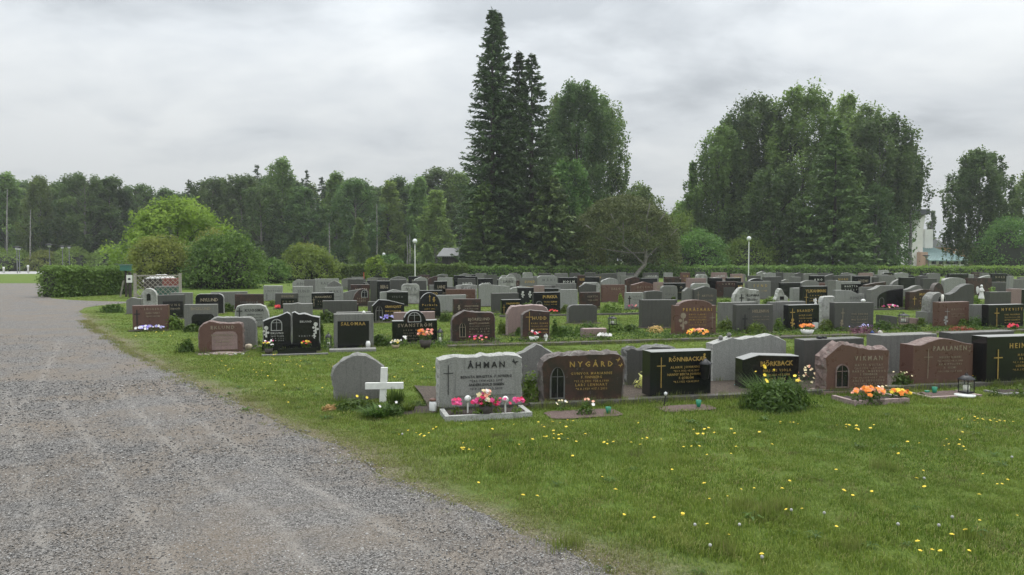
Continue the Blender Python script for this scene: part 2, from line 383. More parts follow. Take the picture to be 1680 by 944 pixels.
# ------------------------------------------------------------------ ground, gravel, road
def lawnmat():
    m, nt, b = newmat('mown_lawn')
    f1 = noise_(nt, 0.35, 4, .6); f2 = noise_(nt, 3.5, 5, .65); f3 = noise_(nt, 60, 3, .7, stretch=(1, .35, 1))
    c = ramp_(nt, f3, [(0.3, (0.045, 0.075, 0.01)), (0.5, (0.098, 0.148, 0.021)), (0.72, (0.165, 0.22, 0.042))])
    c = mix_(nt, ramp_(nt, f2, [(0.45, (0, 0, 0)), (0.7, (.5, .5, .5))]), c, (0.14, 0.16, 0.045))
    c = mix_(nt, ramp_(nt, f1, [(0.4, (0, 0, 0)), (0.65, (.35, .35, .35))]), c, (0.06, 0.12, 0.02))
    va = N(nt, 'ShaderNodeAttribute', attribute_name='verge'); fv = noise_(nt, 14, 4, .7); mv = N(nt, 'ShaderNodeMath', operation='MULTIPLY'); mv.use_clamp = True; nt.links.new(va.outputs['Fac'], mv.inputs[0]); nt.links.new(ramp_(nt, fv, [(.3, (.55, .55, .55)), (.6, (1, 1, 1))]), mv.inputs[1])
    c = mix_(nt, mv.outputs[0], c, ramp_(nt, noise_(nt, 55, 4, .8), [(.35, (.05, .045, .03)), (.5, (.17, .14, .095)), (.65, (.36, .31, .24))]))
    nt.links.new(c, b.inputs['Base Color']); b.inputs['Roughness'].default_value = .9; b.inputs['Specular IOR Level'].default_value = .15
    bump_(nt, b, noise_(nt, 45, 4, .8), 0.04, .8); return m
LAWN = lawnmat()
mb = MB(); mb.poly([(-900, -60, 0), (900, -60, 0), (900, 1500, 0), (-900, 1500, 0)])
tag(mb.obj('lawn', LAWN), kind='structure')
EDGE = [(1010, 1160), (944, 1006), (927, 976), (906, 931), (891, 887), (853, 798), (829, 753), (808, 699), (787, 645), (765, 603), (737, 562), (712, 493), (684, 439), (662, 386), (637, 332), (610, 278), (580, 218), (557, 186), (541, 155), (522, 138),
        (511, 130), (506, 137), (502, 160), (499, 196), (497, 214), (495.5, 206), (494, 150), (492.5, 110), (490, 86), (487, 79), (480, 77), (470, 77), (465, 77)]
EW = [G(px, py) for py, px in EDGE]; EY = np.array([p.y for p in EW]); EX = np.array([p.x for p in EW])
def xedge(Y, jit=True):
    x = np.interp(Y, EY, EX)
    Y = np.asarray(Y, float)
    x = np.where(Y < EY[0], EX[0] + (EY[0] - Y) * 0.55, x)
    if jit: x = x + .022 * np.sin(Y * 3.1) + .02 * np.sin(Y * 8.7 + 1) * np.sin(Y * 2.3) + .016 * np.sin(Y * 21 + 2 * np.sin(Y * 5)) + .01 * np.sin(Y * 47)
    return x
ys = np.concatenate([np.linspace(-12, 3.3, 12), np.arange(3.4, 14, .07), np.arange(14, 30, .25), np.linspace(30, 52.3, 50)])
off = np.concatenate([np.arange(0, 9, .07), np.arange(9, 20, .4), [24, 30, 40, 60, 90]])
TR = [[(8, 640), (22, 700), (45, 790), (80, 944)], [(95, 655), (130, 700), (175, 770), (225, 840), (262, 900), (280, 944)], [(185, 628), (225, 680), (290, 740), (350, 800), (440, 850), (520, 944)],
      [(270, 640), (320, 690), (430, 760), (560, 830), (740, 930)], [(100, 560), (60, 640), (-60, 760)]]
segs = []
for l in TR:
    w = [G(*p) for p in l]
    segs += [(w[i], w[i + 1]) for i in range(len(w) - 1)]
XX = xedge(ys)[:, None] - off[None, :]; YY = np.repeat(ys[:, None], len(off), 1)
tr = np.zeros(XX.shape)
for a, b in segs:
    dx, dy = b.x - a.x, b.y - a.y; L2 = dx * dx + dy * dy
    t = np.clip(((XX - a.x) * dx + (YY - a.y) * dy) / L2, 0, 1)
    d = np.hypot(XX - a.x - t * dx, YY - a.y - t * dy); tr = np.maximum(tr, np.exp(-(d / .034) ** 2))
ne = len(off); V = np.stack([XX, YY, np.full(XX.shape, .006)], 2)
V[..., 2] += .006 * np.sin(XX * 1.3) * np.sin(YY * .9) * np.minimum(1, off / 1.0)[None, :] + .006 * np.minimum(1, off)[None, :]
fs = [(j * ne + i, j * ne + i + 1, (j + 1) * ne + i + 1, (j + 1) * ne + i) for j in range(len(ys) - 1) for i in range(ne - 1)]
fs = [tuple(reversed(f)) for f in fs]
me = bpy.data.meshes.new('gravel_path'); me.from_pydata(V.reshape(-1, 3).tolist(), [], fs)
at = me.attributes.new('track', 'FLOAT', 'POINT'); at.data.foreach_set('value', tr.ravel().astype(np.float32))
def gravelmat():
    m, nt, b = newmat('crushed_gravel')
    g = N(nt, 'ShaderNodeNewGeometry'); v = N(nt, 'ShaderNodeTexVoronoi'); v.inputs['Scale'].default_value = 120; nt.links.new(g.outputs['Position'], v.inputs['Vector'])
    v2 = N(nt, 'ShaderNodeTexVoronoi'); v2.inputs['Scale'].default_value = 60; nt.links.new(g.outputs['Position'], v2.inputs['Vector'])
    bw = N(nt, 'ShaderNodeRGBToBW'); nt.links.new(v.outputs['Color'], bw.inputs[0]); bw2 = N(nt, 'ShaderNodeRGBToBW'); nt.links.new(v2.outputs['Color'], bw2.inputs[0])
    c = ramp_(nt, bw.outputs[0], [(0.2, (0.045, 0.042, 0.039)), (0.42, (0.125, 0.117, 0.109)), (0.62, (0.185, 0.174, 0.163)), (0.85, (0.34, 0.325, 0.305))])
    c = mix_(nt, ramp_(nt, bw2.outputs[0], [(0.55, (0, 0, 0)), (0.8, (.35, .35, .35))]), c, (0.26, 0.25, 0.24))
    big = noise_(nt, 0.9, 5, .6); c = mix_(nt, ramp_(nt, big, [(0.42, (0, 0, 0)), (0.62, (.65, .65, .65))]), c, (0.205, 0.167, 0.128))
    med = noise_(nt, 3.2, 5, .7); c = mix_(nt, ramp_(nt, med, [(0.5, (0, 0, 0)), (0.72, (.5, .5, .5))]), c, (0.115, 0.112, 0.11))
    at = N(nt, 'ShaderNodeAttribute', attribute_name='track')
    brk = noise_(nt, 2.2, 3, .6); mm = N(nt, 'ShaderNodeMath', operation='MULTIPLY'); nt.links.new(at.outputs['Fac'], mm.inputs[0])
    nt.links.new(ramp_(nt, brk, [(0.3, (.15, .15, .15)), (0.6, (.62, .62, .62))]), mm.inputs[1])
    c = mix_(nt, mm.outputs[0], c, (0.30, 0.278, 0.25))
    nt.links.new(c, b.inputs['Base Color']); b.inputs['Roughness'].default_value = .9; b.inputs['Specular IOR Level'].default_value = .2
    bump_(nt, b, v.outputs['Distance'], 0.012, .9); return m
GRAVEL = gravelmat(); me.materials.append(GRAVEL); me.update()
tag(link('gravel_path', me), kind='structure')
# worn dry verge between gravel and grass
yv = np.concatenate([np.arange(2, 14, .06), np.arange(14, 23, .15)]); ov = np.array([-.12, 0, .08, .16, .26, .38, .52, .7]); nv_ = len(ov)
VV = np.stack([xedge(yv)[:, None] + ov[None, :] * (1 + .35 * np.sin(yv * 2.2))[:, None], np.repeat(yv[:, None], nv_, 1), np.full((len(yv), nv_), .003)], 2)
vm = bpy.data.meshes.new('verge'); vm.from_pydata(VV.reshape(-1, 3).tolist(), [], [(j * nv_ + i, j * nv_ + i + 1, (j + 1) * nv_ + i + 1, (j + 1) * nv_ + i) for j in range(len(yv) - 1) for i in range(nv_ - 1)])
vm.attributes.new('verge', 'FLOAT', 'POINT').data.foreach_set('value', np.tile(np.array([1, 1, .95, .85, .6, .35, .12, 0], np.float32), len(yv))); vm.materials.append(LAWN); tag(link('verge', vm), kind='structure')
def sheet(name, pix, mat, z=.004):
    mb = MB(); mb.poly([G(x, y, z) for x, y in pix]); o = mb.obj(name, mat)
    if o.data.polygons[0].normal.z < 0: o.data.flip_normals()
    return tag(o, kind='structure')
ROADM = plain('pale_gravel_road', (0.33, 0.325, 0.31), .9, var=.15, scale=2)
sheet('road', [(-700, 451), (-50, 450.4), (60, 449.6), (110, 447.2), (190, 445.4), (190, 444.4), (60, 444.8), (-700, 445.4)], ROADM, .008)

# ------------------------------------------------------------------ planting beds and kerbs along the grave rows
ROWS = {}
BEDS = []
def bed(px0, px1, s0, s1, mat, z=.02):
    r0 = rowpt(px0, s0).dot(RD); r1 = rowpt(px1, s0).dot(RD); BEDS.append((r0, r1, s0, s1))
    mb = MB(); n = max(2, int((r1 - r0) / .35)); g = random.Random(int(px0))
    lo = [RC(r0 + (r1 - r0) * i / n, s0, z) for i in range(n + 1)]; hi = [RC(r0 + (r1 - r0) * i / n, s1 + g.uniform(-.12, .12), z) for i in range(n + 1)]
    mid = [RC(r0 + (r1 - r0) * i / n, (s0 + s1) / 2, z + .03) for i in range(n + 1)]
    for i in range(n):
        mb.poly([lo[i], lo[i + 1], mid[i + 1], mid[i]], smooth=True); mb.poly([mid[i], mid[i + 1], hi[i + 1], hi[i]], smooth=True)
    o = mb.obj('planting_bed', mat); tag(o, kind='structure')
    return r0, r1
def kerb(px0, px1, s, label, seg=1.25, w=.11, h=.055, grp='stone kerbs in front of the grave rows'):
    r0 = rowpt(px0, s).dot(RD); r1 = rowpt(px1, s).dot(RD); n = max(1, int((r1 - r0) / seg)); L = (r1 - r0) / n
    e_ = empty('kerb_row', RC(r0, s), RA); tag(e_, label, 'kerb', grp)
    base = None; g = random.Random(3)
    for v in range(1):
        mb = MB(); mb.box(.006, L - .006, -w / 2, w / 2, 0, h)
        base = mb.mesh('kerb_stone', KERB)
    for i in range(n): link('kerb_stone', base, e_, (i * L, g.uniform(-.012, .012), g.uniform(-.012, .006)), (0, 0, g.uniform(-.006, .006)))
bed(705, 2050, 7.98, 9.55, MULCH); kerb(868, 2050, 7.93, 'low grey granite kerb running along the front of the nearest grave row')
bed(735, 1950, 13.75, 14.3, MULCH, .008); kerb(735, 1950, 13.7, 'low weathered kerb along the second grave row, beyond the middle lawn')
kerb(820, 1900, 20.85, 'thin kerb along the third grave row, partly sunk in grass')

# ------------------------------------------------------------------ gravestones
def interp_top(shape):
    """front outline above the shoulders: list of (u, v)"""
    if isinstance(shape, (list, tuple)): return list(shape)
    A = lambda n, u0, u1, v0, v1, p=1: [(u0 + (u1 - u0) * (.5 - .5 * math.cos(math.pi * i / n)), v0 + (v1 - v0) * math.sin(math.pi * i / n) ** p) for i in range(n + 1)]
    return {'rect': [(0, 1), (1, 1)],
            'arch': A(16, 0, 1, .55, 1), 'full': A(16, 0, 1, .42, 1, .9), 'low': A(12, 0, 1, .82, 1),
            'shoulder': [(0, .84)] + A(12, .1, .9, .84, 1) + [(1, .84)],
            'gable': [(0, .83), (.5, 1), (1, .83)], 'gableL': [(0, .82), (.32, 1), (1, .9)], 'gableR': [(0, .9), (.68, 1), (1, .82)],
            'round': [(0, .8), (.03, .9), (.08, .96), (.16, 1), (.84, 1), (.92, .96), (.97, .9), (1, .8)],
            'clip': [(0, .88), (.12, 1), (.88, 1), (1, .88)],
            'wave': [(0, .86), (.15, .97), (.3, 1), (.45, .95), (.6, .88), (.8, .87), (1, .84)],
            'waveR': [(0, .8), (.2, .82), (.4, .88), (.6, .97), (.75, 1), (.9, .97), (1, .9)],
            'hump': [(0, .82), (.1, .9), (.25, .93), (.4, .98), (.55, 1), (.75, .96), (.9, .93), (1, .84)],
            'flatw': [(0, .93), (.15, .97), (.4, .98), (.6, 1), (.85, .97), (1, .94)],
            'slopeL': [(0, .8), (.5, .93), (1, 1)], 'slopeR': [(0, 1), (.5, .95), (1, .85)]}[shape]
def slab_mesh(W, H, T, shape, mats, rough=0.0, seed=0, lean=0.0, taper=0.0):
    g = random.Random(seed); top = interp_top(shape)
    pts = [(-W / 2 + taper * W, 0)] + [((u - .5) * W, v * H) for u, v in top] + [(W / 2 - taper * W, 0)]
    if rough > 0:                                        # resample and break the edge
        q = []
        for (x0, z0), (x1, z1) in zip(pts, pts[1:]):
            n = max(1, int(math.hypot(x1 - x0, z1 - z0) / max(.045, W * .05)))
            for i in range(n): q.append((x0 + (x1 - x0) * i / n, z0 + (z1 - z0) * i / n))
        q.append(pts[-1]); pts = q
    n = len(pts); cx, cz = 0, H * .5
    def ring(y, inset, jit):
        o = []
        for i, (x, z) in enumerate(pts):
            a = pts[(i - 1) % n]; b = pts[(i + 1) % n]; tx, tz = b[0] - a[0], b[1] - a[1]; l = math.hypot(tx, tz) or 1
            nx, nz = -tz / l, tx / l                      # outward (clockwise outline seen from the front)
            k = -inset + jit * g.uniform(-1, 1)
            o.append((x + nx * k, y + jit * g.uniform(-.6, .6) * (0 < y < T), max(0, z + (nz * k if z > 0 else 0))))
        return o
    mb = MB()
    if rough > 0: rings = [ring(0, rough * .9, rough * .18), ring(T * .18, rough * .15, rough * .55), ring(T * .5, -rough * .1, rough * .6), ring(T * .84, rough * .1, rough * .5), ring(T, rough * .7, rough * .25)]
    else: rings = [ring(0, .007, 0), ring(.007, 0, 0), ring(T - .007, 0, 0), ring(T, .007, 0)]
    vs = [p for r_ in rings for p in r_]; b = 0
    mb.add(vs, [tuple(range(n - 1, -1, -1))], 0)         # front, facing -y
    base = len(vs) * 0
    fr = []
    for j in range(len(rings) - 1):
        for i in range(n - 1): fr.append((j * n + i, j * n + i + 1, (j + 1) * n + i + 1, (j + 1) * n + i))
        fr.append((j * n + n - 1, j * n, (j + 1) * n, (j + 1) * n + n - 1))
    for f in fr: mb.f.append(f); mb.m.append(1 if rough > 0 else 0); mb.sm.append(False)
    mb.f.append(tuple(range((len(rings) - 1) * n, len(rings) * n))); mb.m.append(0); mb.sm.append(False)
    me = mb.mesh('stone', list(mats))
    import bmesh
    bm = bmesh.new(); bm.from_mesh(me); bmesh.ops.recalc_face_normals(bm, faces=bm.faces); 
    if rough <= 0:
        for f in bm.faces:
            if f.normal.z > .45: f.material_index = 1           # tops are sawn, not polished
    bm.to_mesh(me); bm.free()
    return me
_tc = {}
DEEP = [False]
def textraw(s, space=1.0, bold=0.0):
    cu = bpy.data.curves.new('t', 'FONT'); cu.body = s; cu.size = 1; cu.align_x = 'CENTER'; cu.resolution_u = 1; cu.space_character = space; cu.offset = bold; cu.extrude = .03 if DEEP[0] else 0
    o = bpy.data.objects.new('t', cu); me = bpy.data.meshes.new_from_object(o)
    v = np.empty(len(me.vertices) * 3); me.vertices.foreach_get('co', v); v = v.reshape(-1, 3); f = [tuple(p.vertices) for p in me.polygons]
    bpy.data.objects.remove(o); bpy.data.curves.remove(cu); bpy.data.meshes.remove(me); return v, f
def add_text(mb, s, x, z, h, w=None, y=-.003, bold=.012, shear=0):
    """s centred at x with cap height h, baseline z, spread to width w"""
    sp_ = 1.0; v, f = textraw(s, sp_, bold)
    k = h / .7
    if w and len(s) > 1:
        w0 = (v[:, 0].max() - v[:, 0].min()) * k; v2, _ = textraw(s, 1.5, bold); w1 = (v2[:, 0].max() - v2[:, 0].min()) * k
        sp_ = 1 + .5 * (w - w0) / max(1e-6, w1 - w0); sp_ = min(2.6, max(.8, sp_)); v, f = textraw(s, sp_, bold)
        ww = (v[:, 0].max() - v[:, 0].min()) * k; kx = k * min(1.15, max(.6, w / ww))
    else: kx = k
    cxx = (v[:, 0].max() + v[:, 0].min()) / 2
    mb.add([(x + (a - cxx) * kx, y - c_ * k, z + b * k) for a, b, c_ in v], f, 0)
def bird(mb, x, z, s, flip=1, y=-.004):
    P = [(-.5, .05), (-.2, .12), (.0, .02), (.25, .5), (.3, .18), (.5, .12), (.28, -.02), (.1, -.2), (-.1, -.45), (-.08, -.15)]
    mb.poly([(x + flip * a * s, y, z + b * s) for a, b in (P if flip < 0 else reversed(P))])
def rose(mb, x, z, s, y=-.004):
    mb.poly([(x - .012 * s * 8, y, z - s), (x + .012 * s * 8, y, z - s), (x + .01, y, z), (x - .01, y, z)])
    for a, b, r_ in ((0, 0, .22), (-.22, -.35, .13), (.2, -.5, .13), (-.15, -.7, .1)):
        mb.poly([(x + (a + r_ * math.cos(t)) * s, y - .001, z + (b + r_ * math.sin(t)) * s) for t in [k * math.pi / 4 for k in range(8)]])
def cross(mb, x, z0, z1, w, t, y=-.004, m=0):
    zc_ = z1 - (z1 - z0) * .28
    mb.poly([(x - t / 2, y, z0), (x + t / 2, y, z0), (x + t / 2, y, z1), (x - t / 2, y, z1)], m)
    mb.poly([(x - w / 2, y - .001, zc_ - t / 2), (x + w / 2, y - .001, zc_ - t / 2), (x + w / 2, y - .001, zc_ + t / 2), (x - w / 2, y - .001, zc_ + t / 2)], m)
STONES = []
def stone(xl, xr, top, base, shape, mat, T=.16, rough=0.0, name=None, lines=(), ink='gold', uc=.58, vn=.78, hn=.1, wn=.6, lh=.05, v0=.62, dv=.095, lw=.5,
          cr=None, crink=None, panel=None, birds=(), roses=(), niche=None, plinth=None, foot=None, label=None, seed=0, back=False, taper=0.0, extra=None, row=None, feat='', rz=0):
    xc = (xl + xr) / 2
    P = rowpt(xc, base) if base < 100 else G(xc, base)
    A = onplane(xl, 560, P); B = onplane(xr, 560, P); W = (Vector((B.x, B.y, 0)) - Vector((A.x, A.y, 0))).length
    C = (A + B) / 2; H = onplane(xc, top, P).z
    z0 = 0
    tg = random.Random(int(xl * 7 + top)); e_ = empty('gravestone', (C.x, C.y, -.004), RA + R(rz) + R(tg.uniform(-2.5, 2.5))); e_.rotation_euler[0] = R(tg.uniform(-1.2, 1.2)); e_.rotation_euler[1] = R(tg.uniform(-.7, .7))
    ms = GR[mat]
    ph = 0
    if plinth:
        pw, ph, pm = plinth; MB().box(-W * pw / 2, W * pw / 2, -.05, T + .05, 0, ph).obj('plinth', GR[pm][0], e_)
    if foot:                                              # two short feet, gap beneath
        ph = foot; mbf = MB(); mbf.box(-W * .36, W * .36, .03, T - .03, 0, foot); mbf.obj('plinth', GR['dg'][1], e_)
    body = link('stone', slab_mesh(W, H - ph, T, shape, ms, rough, seed or int(xl), taper=taper), e_, (0, 0, ph))
    fr = empty  # decorations live on the front face
    X = lambda u: (u - .5) * W
    Z = lambda v: ph + v * (H - ph)
    hh = H - ph
    if panel:
        u0, p0, u1, p1, pk, pm = panel; n = 12
        if pk == 'rect': pt = [(X(u0), Z(p0)), (X(u1), Z(p0)), (X(u1), Z(p1)), (X(u0), Z(p1))]
        elif pk == 'round': c_ = .12; pt = [(X(u0), Z(p0)), (X(u1), Z(p0)), (X(u1), Z(p1 - c_)), (X(u1 - .04), Z(p1 - .03)), (X(u1 - .1), Z(p1)), (X(u0 + .1), Z(p1)), (X(u0 + .04), Z(p1 - .03)), (X(u0), Z(p1 - c_))]
        elif pk == 'arch': pt = [(X(u0), Z(p0)), (X(u1), Z(p0))] + [(X((u0 + u1) / 2) + (u1 - u0) / 2 * W * math.cos(math.pi * i / n), Z(p1) - min((u1 - u0) / 2 * W, hh * .4) * (1 - math.sin(math.pi * i / n))) for i in range(n + 1)]
        elif pk == 'quarter': pt = [(X(u0), Z(p0)), (X(u1), Z(p0)), (X(u1), Z(p1))] + [(X(u1) - (u1 - u0) * W * math.sin(math.pi / 2 * i / 8), Z(p0) + (p1 - p0) * hh * (.55 + .45 * math.cos(math.pi / 2 * i / 8))) for i in range(9)]
        m_b = MB(); fa = [(x, -.009, z) for x, z in pt]; bk_ = [(x, 0, z) for x, z in pt]
        m_b.poly(fa)
        for i in range(len(pt)): j = (i + 1) % len(pt); m_b.poly([bk_[i], bk_[j], fa[j], fa[i]])
        m_b.obj('panel', GR[pm][0] if pm in GR else INK[pm], e_)
    if niche:                                             # gothic or round window relief
        u0, p0, u1, p1, kind, im = niche; m_b = MB(); xa, xb = X(u0), X(u1); hw = (xb - xa) / 2; xm = (xa + xb) / 2; tz = .014
        def arcp(w, off_):
            if kind == 'gothic':
                L = [(xa + off_ + (xm - xa - off_) * (1 - math.cos(i / 6 * math.pi / 2)), Z(p1) - (hw * 1.7 - off_) + (hw * 1.7 - off_) * math.sin(i / 6 * math.pi / 2)) for i in range(7)]
                return [(xa + off_, Z(p0) + off_)] + L + [(2 * xm - x, z) for x, z in reversed(L)] + [(xb - off_, Z(p0) + off_)]
            return [(xa + off_, Z(p0) + off_)] + [(xm - (hw - off_) * math.cos(math.pi * i / 10), Z(p1) - hw + (hw - off_) * math.sin(math.pi * i / 10)) for i in range(11)] + [(xb - off_, Z(p0) + off_)]
        o_ = arcp(0, 0); i_ = arcp(0, min(.016, hw * .2))
        for a, b in ((k, (k + 1) % len(o_)) for k in range(len(o_))):
            m_b.poly([(o_[a][0], -.012, o_[a][1]), (i_[a][0], -.012, i_[a][1]), (i_[b][0], -.012, i_[b][1]), (o_[b][0], -.012, o_[b][1])][::-1])
            m_b.poly([(o_[a][0], -.012, o_[a][1]), (o_[b][0], -.012, o_[b][1]), (o_[b][0], 0, o_[b][1]), (o_[a][0], 0, o_[a][1])])
        w_ = m_b.obj('window_relief', INK[im] if im in INK else GR[im][1], e_)
        m_c = MB(); m_c.poly([(x, -.003, z) for x, z in i_][::-1]); m_c.obj('pane', GR['bk'][0], w_)
        m_d = MB(); cross(m_d, xm, Z(p0) + .015, Z(p1) - .015, hw * 1.5, .008, -.006); m_d.obj('glazing_bar', INK[im] if im in INK else GR[im][1], w_)
    near = (xr - xl) > 55
    ib = MB(); DEEP[0] = near
    if name: add_text(ib, name, X(uc), Z(vn), hn * hh, wn * W if wn else None, y=-.013 if panel and panel[0] < .1 else -.004, bold=.02)
    for i, l in enumerate(lines):
        if isinstance(l, tuple): s_, q = l
        else: s_, q = l, lw
        add_text(ib, s_, X(uc), Z(v0 - dv * i), lh * hh * (1 if not s_[0] in '*' else .85), q * W, y=-.013, bold=.01)
    if ib.v: ib.obj('inscription', INK[ink], e_)['kind'] = 'stuff'
    if cr:
        cx_, c0, c1, cw_, ct = cr; m_b = MB(); cross(m_b, X(cx_), Z(c0), Z(c1), cw_ * W, max(.009, ct * W), -.012); m_b.obj('cross_emblem', INK[crink or ink], e_)
    if birds:
        m_b = MB()
        [(lambda q: [bird(q, X(u), Z(v), s * W, f_), q.obj('bird_emblem', INK[crink or ink], e_)])(MB()) for u, v, s, f_ in birds]
    if roses:
        m_b = MB()
        for u, v, s in roses: rose(m_b, X(u), Z(v), s * hh, -.005)
        m_b.obj('rose_emblem', INK[crink or ink], e_)['kind'] = 'stuff'
    d = dict(o=e_, xc=xc, W=W, H=H, T=T, P=C, mat=mat, shape=shape if isinstance(shape, str) else 'wave', label=label, blank=not (name or lines or panel), s=C.dot(RN), rough=rough, ph=ph, feat=feat, ink=ink)
    STONES.append(d)
    if extra: extra(d, X, Z)
    return d

GBL = {}
# ---- nearest row, facing the camera
stone(718, 858, 582, 672, [(0, .93), (.08, .97), (.2, 1), (.33, .98), (.45, .985), (.52, 1.02), (.6, .99), (.8, 1.01), (.93, .99), (1, .93)], 'lg', T=.17, rough=.02, name='ÅHMAN',
      lines=[('BENGTA BIRGITTA  F. NYBERG', .6), ('*24.5.1938 +23.2.1997', .38), ('ANDERS EVALD EIGEEN', .42), ('*7.7.1935 +9.2.2010', .38)], ink='dark', uc=.56, vn=.745, hn=.115, wn=.44, v0=.55, dv=.08, lh=.05,
      cr=(.115, .24, .82, .11, .009), birds=[(.905, .84, .085, -1)], panel=(.2, .2, .93, .7, 'rect', 'lg'), plinth=(.94, .05, 'dg'),
      label='light grey headstone with pale broken top, thin dark cross, pink flowers in front')
stone(886, 1026, 577, 664, [(0, .74), (.03, .85), (.1, .93), (.2, .97), (.5, .985), (.85, 1), (.93, .96), (.98, .86), (1, .74)], 'bb', T=.18, rough=.03, name='NYGÅRD',
      lines=[('GUNVOR MARIANNE', .48), ('F. FINNBERG', .24), ('*15.12.1931 +24.4.1999', .4), ('LARS LENNART', .37), ('*8.8.1929 +17.1.2011', .36)], uc=.59, vn=.72, hn=.1, wn=.5, v0=.575, dv=.072, lh=.048,
      birds=[(.9, .84, .06, 1), (.93, .735, .06, 1)], niche=(.115, .13, .285, .72, 'gothic', 'grey'), taper=.03,
      label='brown headstone with rough broken rim, gothic window relief and two golden birds')
def ext_ronn(d, X, Z):
    mb = MB(); x = X(.83); y = -.1                      # cast lantern bracketed to the face
    mb.lathe([(.018, 0), (.05, .01), (.05, .03), (.03, .035)], 4, (x, y, Z(.36)))
    mb.lathe([(.05, 0), (.075, .17)], 4, (x, y, Z(.38))); mb.lathe([(.09, 0), (.09, .012), (.03, .05), (.012, .07)], 4, (x, y, Z(.38) + .17)); mb.box(x - .01, x + .01, y, 0, Z(.38), Z(.38) + .02)
    mb.obj('wall_lantern', BLACKM, d['o'])
stone(1066, 1168, 575.5, 655, 'rect', 'bk', T=.22, name='RÖNNBACKA', lines=[('ALARIK JOHANNES', .52), ('*23.9.1932 +5.4.1997', .42), ('NANNY BERTA JOHANNA', .62), ('F. SJÖBLOM', .24), ('*8.5.1932 +26.4.2009', .42)], uc=.58, vn=.765, hn=.095, wn=.56,
      v0=.61, dv=.082, lh=.052, cr=(.17, .18, .87, .14, .013), roses=[(.88, .9, .14)], plinth=(.8, .055, 'dg'), extra=ext_ronn,
      label='polished black slab headstone with golden cross and a black lantern on its right')
stone(1220, 1310, 581, 640, [(0, .88), (.28, 1), (1, .93)], 'bk', T=.2, name='BJÖRKBACK', lines=[('MAJ-LIS VIOLA', .5), ('*14.2.1931 +3.5.1998', .45), ('NILS ERIK', .32)], uc=.6, vn=.68, hn=.13, wn=.58, v0=.52, dv=.12, lh=.07,
      label='low black headstone with slanted top behind the big feathery bush, pinkish dried flowers before it')
stone(1352, 1462, 561, 645, [(0, .7), (.06, .8), (.17, .93), (.26, 1), (.36, .99), (.52, .93), (.68, .88), (.85, .885), (.96, .87), (1, .83)], 'rb', T=.2, rough=.035, name='VIKMAN',
      lines=[('MATTS GUSTAV', .42), ('*28.5.1912 +16.7.1977', .44), ('MÄRTA INGEBORG', .5), ('F. FINNBACK', .26), ('*19.10.1916 +18.1.2001', .46), ('ANITA INGEGERD', .48), ('*5.1.1942 +26.2.1998', .44)],
      uc=.66, vn=.615, hn=.09, wn=.42, v0=.5, dv=.065, lh=.044, ink='dim', niche=(.17, .06, .37, .55, 'full', 'rb'), taper=.02, plinth=(1.06, .04, 'pk'),
      label='reddish brown headstone with wavy rough-hewn top and round-arched window relief, orange flowers before it')
stone(1498, 1597, 555, 634, [(0, .86), (.12, .86), (.25, .93), (.4, .99), (.5, 1), (.62, .98), (.8, .91), (.93, .87), (1, .86)], 'rb', T=.24, name='PAALANEN', lines=[('HEIKKI ILMARI', .36), ('*23.10.1923 +8.10.1985', .42), ('AILA KYLLIKKI', .38), ('F. NIEMI', .2), ('*10.1.1926 +21.7.2003', .4)],
      uc=.6, vn=.73, hn=.1, wn=.56, v0=.56, dv=.078, lh=.045, ink='dim', cr=(.235, .12, .78, .15, .009), birds=[(.93, .8, .05, 1), (.93, .71, .05, 1)], foot=.045,
      label='reddish granite headstone with curved crest and pale square shoulders, glass lantern before it')
stone(1618, 1722, 551, 631, 'rect', 'bk', T=.24, name='HEINONEN', lines=[('HAIDA LEA', .34), ('ALMGREN', .3), ('*4.1.1933 +8.11.1996', .5), ('LENNO KUUSTO', .4), ('*4.8.1928 +18.1.2012', .5)], uc=.66, vn=.755, hn=.1, wn=.6,
      v0=.595, dv=.075, lh=.045, cr=(.17, .14, .74, .14, .016), label='black slab headstone with golden cross, cut off by the right edge in the nearest row')
# ---- nearest row, backs towards the camera
stone(543, 637, 580, 657, [(0, .55), (.04, .72), (.15, .86), (.3, .95), (.47, 1), (.62, .98), (.78, .87), (.93, .72), (1, .5)], 'mg', T=.16, rough=.022, taper=.06, label='blank rounded grey headstone standing alone behind the white cross')
stone(785, 912, 565, 646, [(0, .62), (.2, .72), (.45, .78), (.6, .86), (.76, 1), (.83, .96), (.92, .86), (1, .78)], 'mg', T=.15, rough=.015, label='blank grey headstone back with pointed right side, between the light grey and brown stones')
stone(1025, 1113, 567, 636, [(0, .93), (.12, .99), (.3, .93), (.45, 1), (.6, 1.01), (.85, .99), (1, .9)], 'dg', T=.16, rough=.03, label='blank dark grey headstone back with rough-broken edges, left behind the polished black slab')
stone(1168, 1292, 549, 628, [(0, .83), (.12, .89), (.26, .96), (.33, .93), (.4, .92), (.55, .965), (.62, .95), (.78, 1), (.9, .93), (1, .85)], 'lg', T=.18, rough=.012, label='wide blank light grey headstone back, double-humped, two small birds perched on top',
      extra=lambda d, X, Z: [MB().lathe([(.0, 0), (.025, .01), (.033, .035), (.02, .06), (0, .066)], 10, (X(u), .06, Z(v) - .004)).obj('stone_bird', GR['mg'][1], d['o']) for u, v in ((.14, .9), (.25, .955))])
stone(1320, 1418, 556, 628, 'rect', 'dg', T=.22, label='blank dark grey square headstone back, left behind the wavy reddish brown stone')
stone(1446, 1538, 549, 615, 'rect', 'mg', T=.3, label='blank grey square headstone back between the wavy brown stone and the curved reddish one')
stone(1561, 1664, 544.5, 612, 'rect', 'dg', T=.22, label='blank dark grey headstone back, behind and left of the black stone at the right edge')
